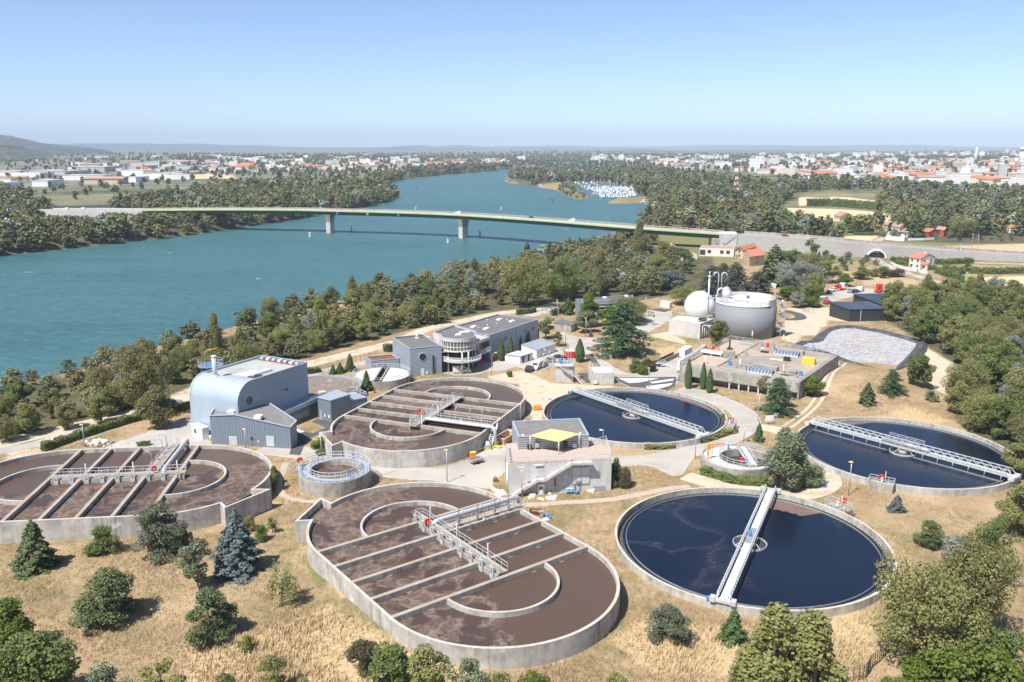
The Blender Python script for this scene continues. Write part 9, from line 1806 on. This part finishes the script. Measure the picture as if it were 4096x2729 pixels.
# ================================================================== DRY GRASS, HAZE
def grass():
 r_ = np.random.default_rng(12); n = 300000; y = 70+240*r_.random(n)**1.9; x = (r_.random(n)-.5)*2*(y*.66+8)
 def insm(poly): return inside(W2(poly), x, y)
 ok = np.ones(n, bool)
 for (cx, cy, an) in ((-8.44,112.74,126.6), (-17.19,179.15,248.4), (-69.6,138.98,6.2)):
  a = math.radians(an); dx, dy = x-cx, y-cy; u = dx*math.cos(a)+dy*math.sin(a); v = -dx*math.sin(a)+dy*math.cos(a); u = u-np.clip(u, -10.8, 10.8); ok &= np.hypot(u, v) > 16.5; u2 = dx*math.cos(a)+dy*math.sin(a); ok &= ~((u2 > 18) & (u2 < 29) & (np.abs(v) < 16))
 for c in (c1, c2, c3): ok &= np.hypot(x-c[0], y-c[1]) > 21.3
 ok &= np.hypot(x+32.1, y-145.4) > 7; ok &= np.hypot(x-cz.x, y-cz.y) > 8
 for o in COL.objects:
  if o.get("kind") == "structure" and o.type == 'MESH' and o.name.split('.')[0] in ("sandy_track","riverside_road","forecourt","service_road","plaza","junction","car_park","entrance_road","dark_asphalt","sandy_path","footpath","tyre_track","gravel_yard","access_road","pale_concrete_slab"):
   me = o.data; co = np.array([v.co[:] for v in me.vertices]); 
   for p in me.polygons: ok &= ~inside(co[list(p.vertices), :2], x, y)
 for pts in ([(-62,166),(-44,162),(-33,188),(-37,202),(-58,206),(-72,176)], [(-1.5,139.5),(18.5,141),(18.5,158),(-1.5,158)], [(42,207),(72,190),(86,218),(62,238)], [(-35,231),(-27,217),(-8,222),(8,257),(-6,268)]): ok &= ~inside(np.array(pts), x, y)
 dn = np.array([mnoise.noise(Vector((a*.09, b*.09, 3.0))) for a, b in zip(x, y)]); ok &= r_.random(n) < np.clip(.6+dn*1.3, .12, 1)
 bare = soft_xy([(1110,866),(1200,850),(1270,880),(1420,888),(1330,905),(1262,935),(1235,985),(1212,940),(1190,885)], x, y)+soft_xy([(2105,800),(2170,795),(2330,850),(2330,900),(2240,920),(2150,905),(2120,860)], x, y); ok &= bare < .5
 x, y, dn = x[ok], y[ok], dn[ok]; z = gz_np(x, y); okz = z > -.5; x, y, z, dn = x[okz], y[okz], z[okz], dn[okz]; n = len(x)
 tall = np.maximum.reduce([soft_xy(p, x, y) for p in ([(400,1600),(430,1500),(600,1460),(760,1400),(900,1490),(1100,1540),(1150,1700),(400,1700)], [(1400,1480),(1480,1420),(1560,1440),(1750,1440),(2010,1400),(2020,1500),(1900,1560),(1500,1560)], [(1960,1190),(2050,1230),(2100,1300),(2080,1330),(2010,1230)], [(1990,960),(2080,930),(2200,970),(2100,990)], [(700,1180),(690,1260),(730,1330),(650,1300),(640,1230)])])
 h = (.16+.24*np.clip(dn+.3, 0, 1)+.42*tall*r_.uniform(.5,1.2,n))*r_.uniform(.6,1.3,n); B = 2; Q = []; T = []
 for k in range(B):
  a = r_.uniform(0, 6.28, n); wd_ = .07+.05*tall; ox, oy = r_.normal(size=n)*.16, r_.normal(size=n)*.16; lean = np.stack([r_.normal(size=n)*.16+.14, r_.normal(size=n)*.16+.1], 1)*h[:, None]
  bx, by = x+ox, y+oy; cx_, cy_ = np.cos(a)*wd_/2, np.sin(a)*wd_/2
  q = np.empty((n,4,3)); q[:,0] = np.stack([bx-cx_,by-cy_,z-.02],1); q[:,1] = np.stack([bx+cx_,by+cy_,z-.02],1); q[:,2] = np.stack([bx+lean[:,0]+cx_*.35,by+lean[:,1]+cy_*.35,z+h],1); q[:,3] = np.stack([bx+lean[:,0]-cx_*.35,by+lean[:,1]-cy_*.35,z+h*.93],1); Q.append(q)
  f = r_.random(n)[:, None]; g = np.clip(tall[:, None]*.7+f*.5, 0, 1); base = np.array([.31,.22,.125])*(1-g)+np.array([.57,.445,.265])*g; gr = (r_.random(n) < np.clip(.10-dn*.35, 0, .4)*(1-tall))[:, None]; T.append(np.where(gr, np.array([.20,.19,.075]), base)*r_.uniform(.8,1.15,(n,1)))
 m, t, b = nodes("dry_grass_blades"); b.inputs["Roughness"].default_value = .9; b.inputs["Specular IOR Level"].default_value = .1; a = N(t, "ShaderNodeAttribute", attribute_name="tint"); t.links.new(a.outputs["Color"], b.inputs["Base Color"])
 o = D.objects.new("dry_grass", qmesh("dry_grass", np.concatenate(Q), m, np.concatenate(T))); COL.objects.link(o); o["kind"] = "stuff"
def soft_xy(pts, x, y): return 1-sm(-3, 3, sdist(W2(pts), x, y))
grass()
hz = LB(); hz.box((0, 11000, 139), (44000, 24000, 410)); hm = D.materials.new("haze_air"); hm.use_nodes = True; ht_ = hm.node_tree; ht_.nodes.clear(); out = ht_.nodes.new("ShaderNodeOutputMaterial"); pv = ht_.nodes.new("ShaderNodeVolumePrincipled"); pv.inputs["Color"].default_value = (.70,.84,1,1); pv.inputs["Density"].default_value = 8.5e-5; pv.inputs["Anisotropy"].default_value = -.15; ht_.links.new(pv.outputs[0], out.inputs["Volume"])
ho = hz.build("haze", hm); ho["kind"] = "stuff"; ho.visible_shadow = True
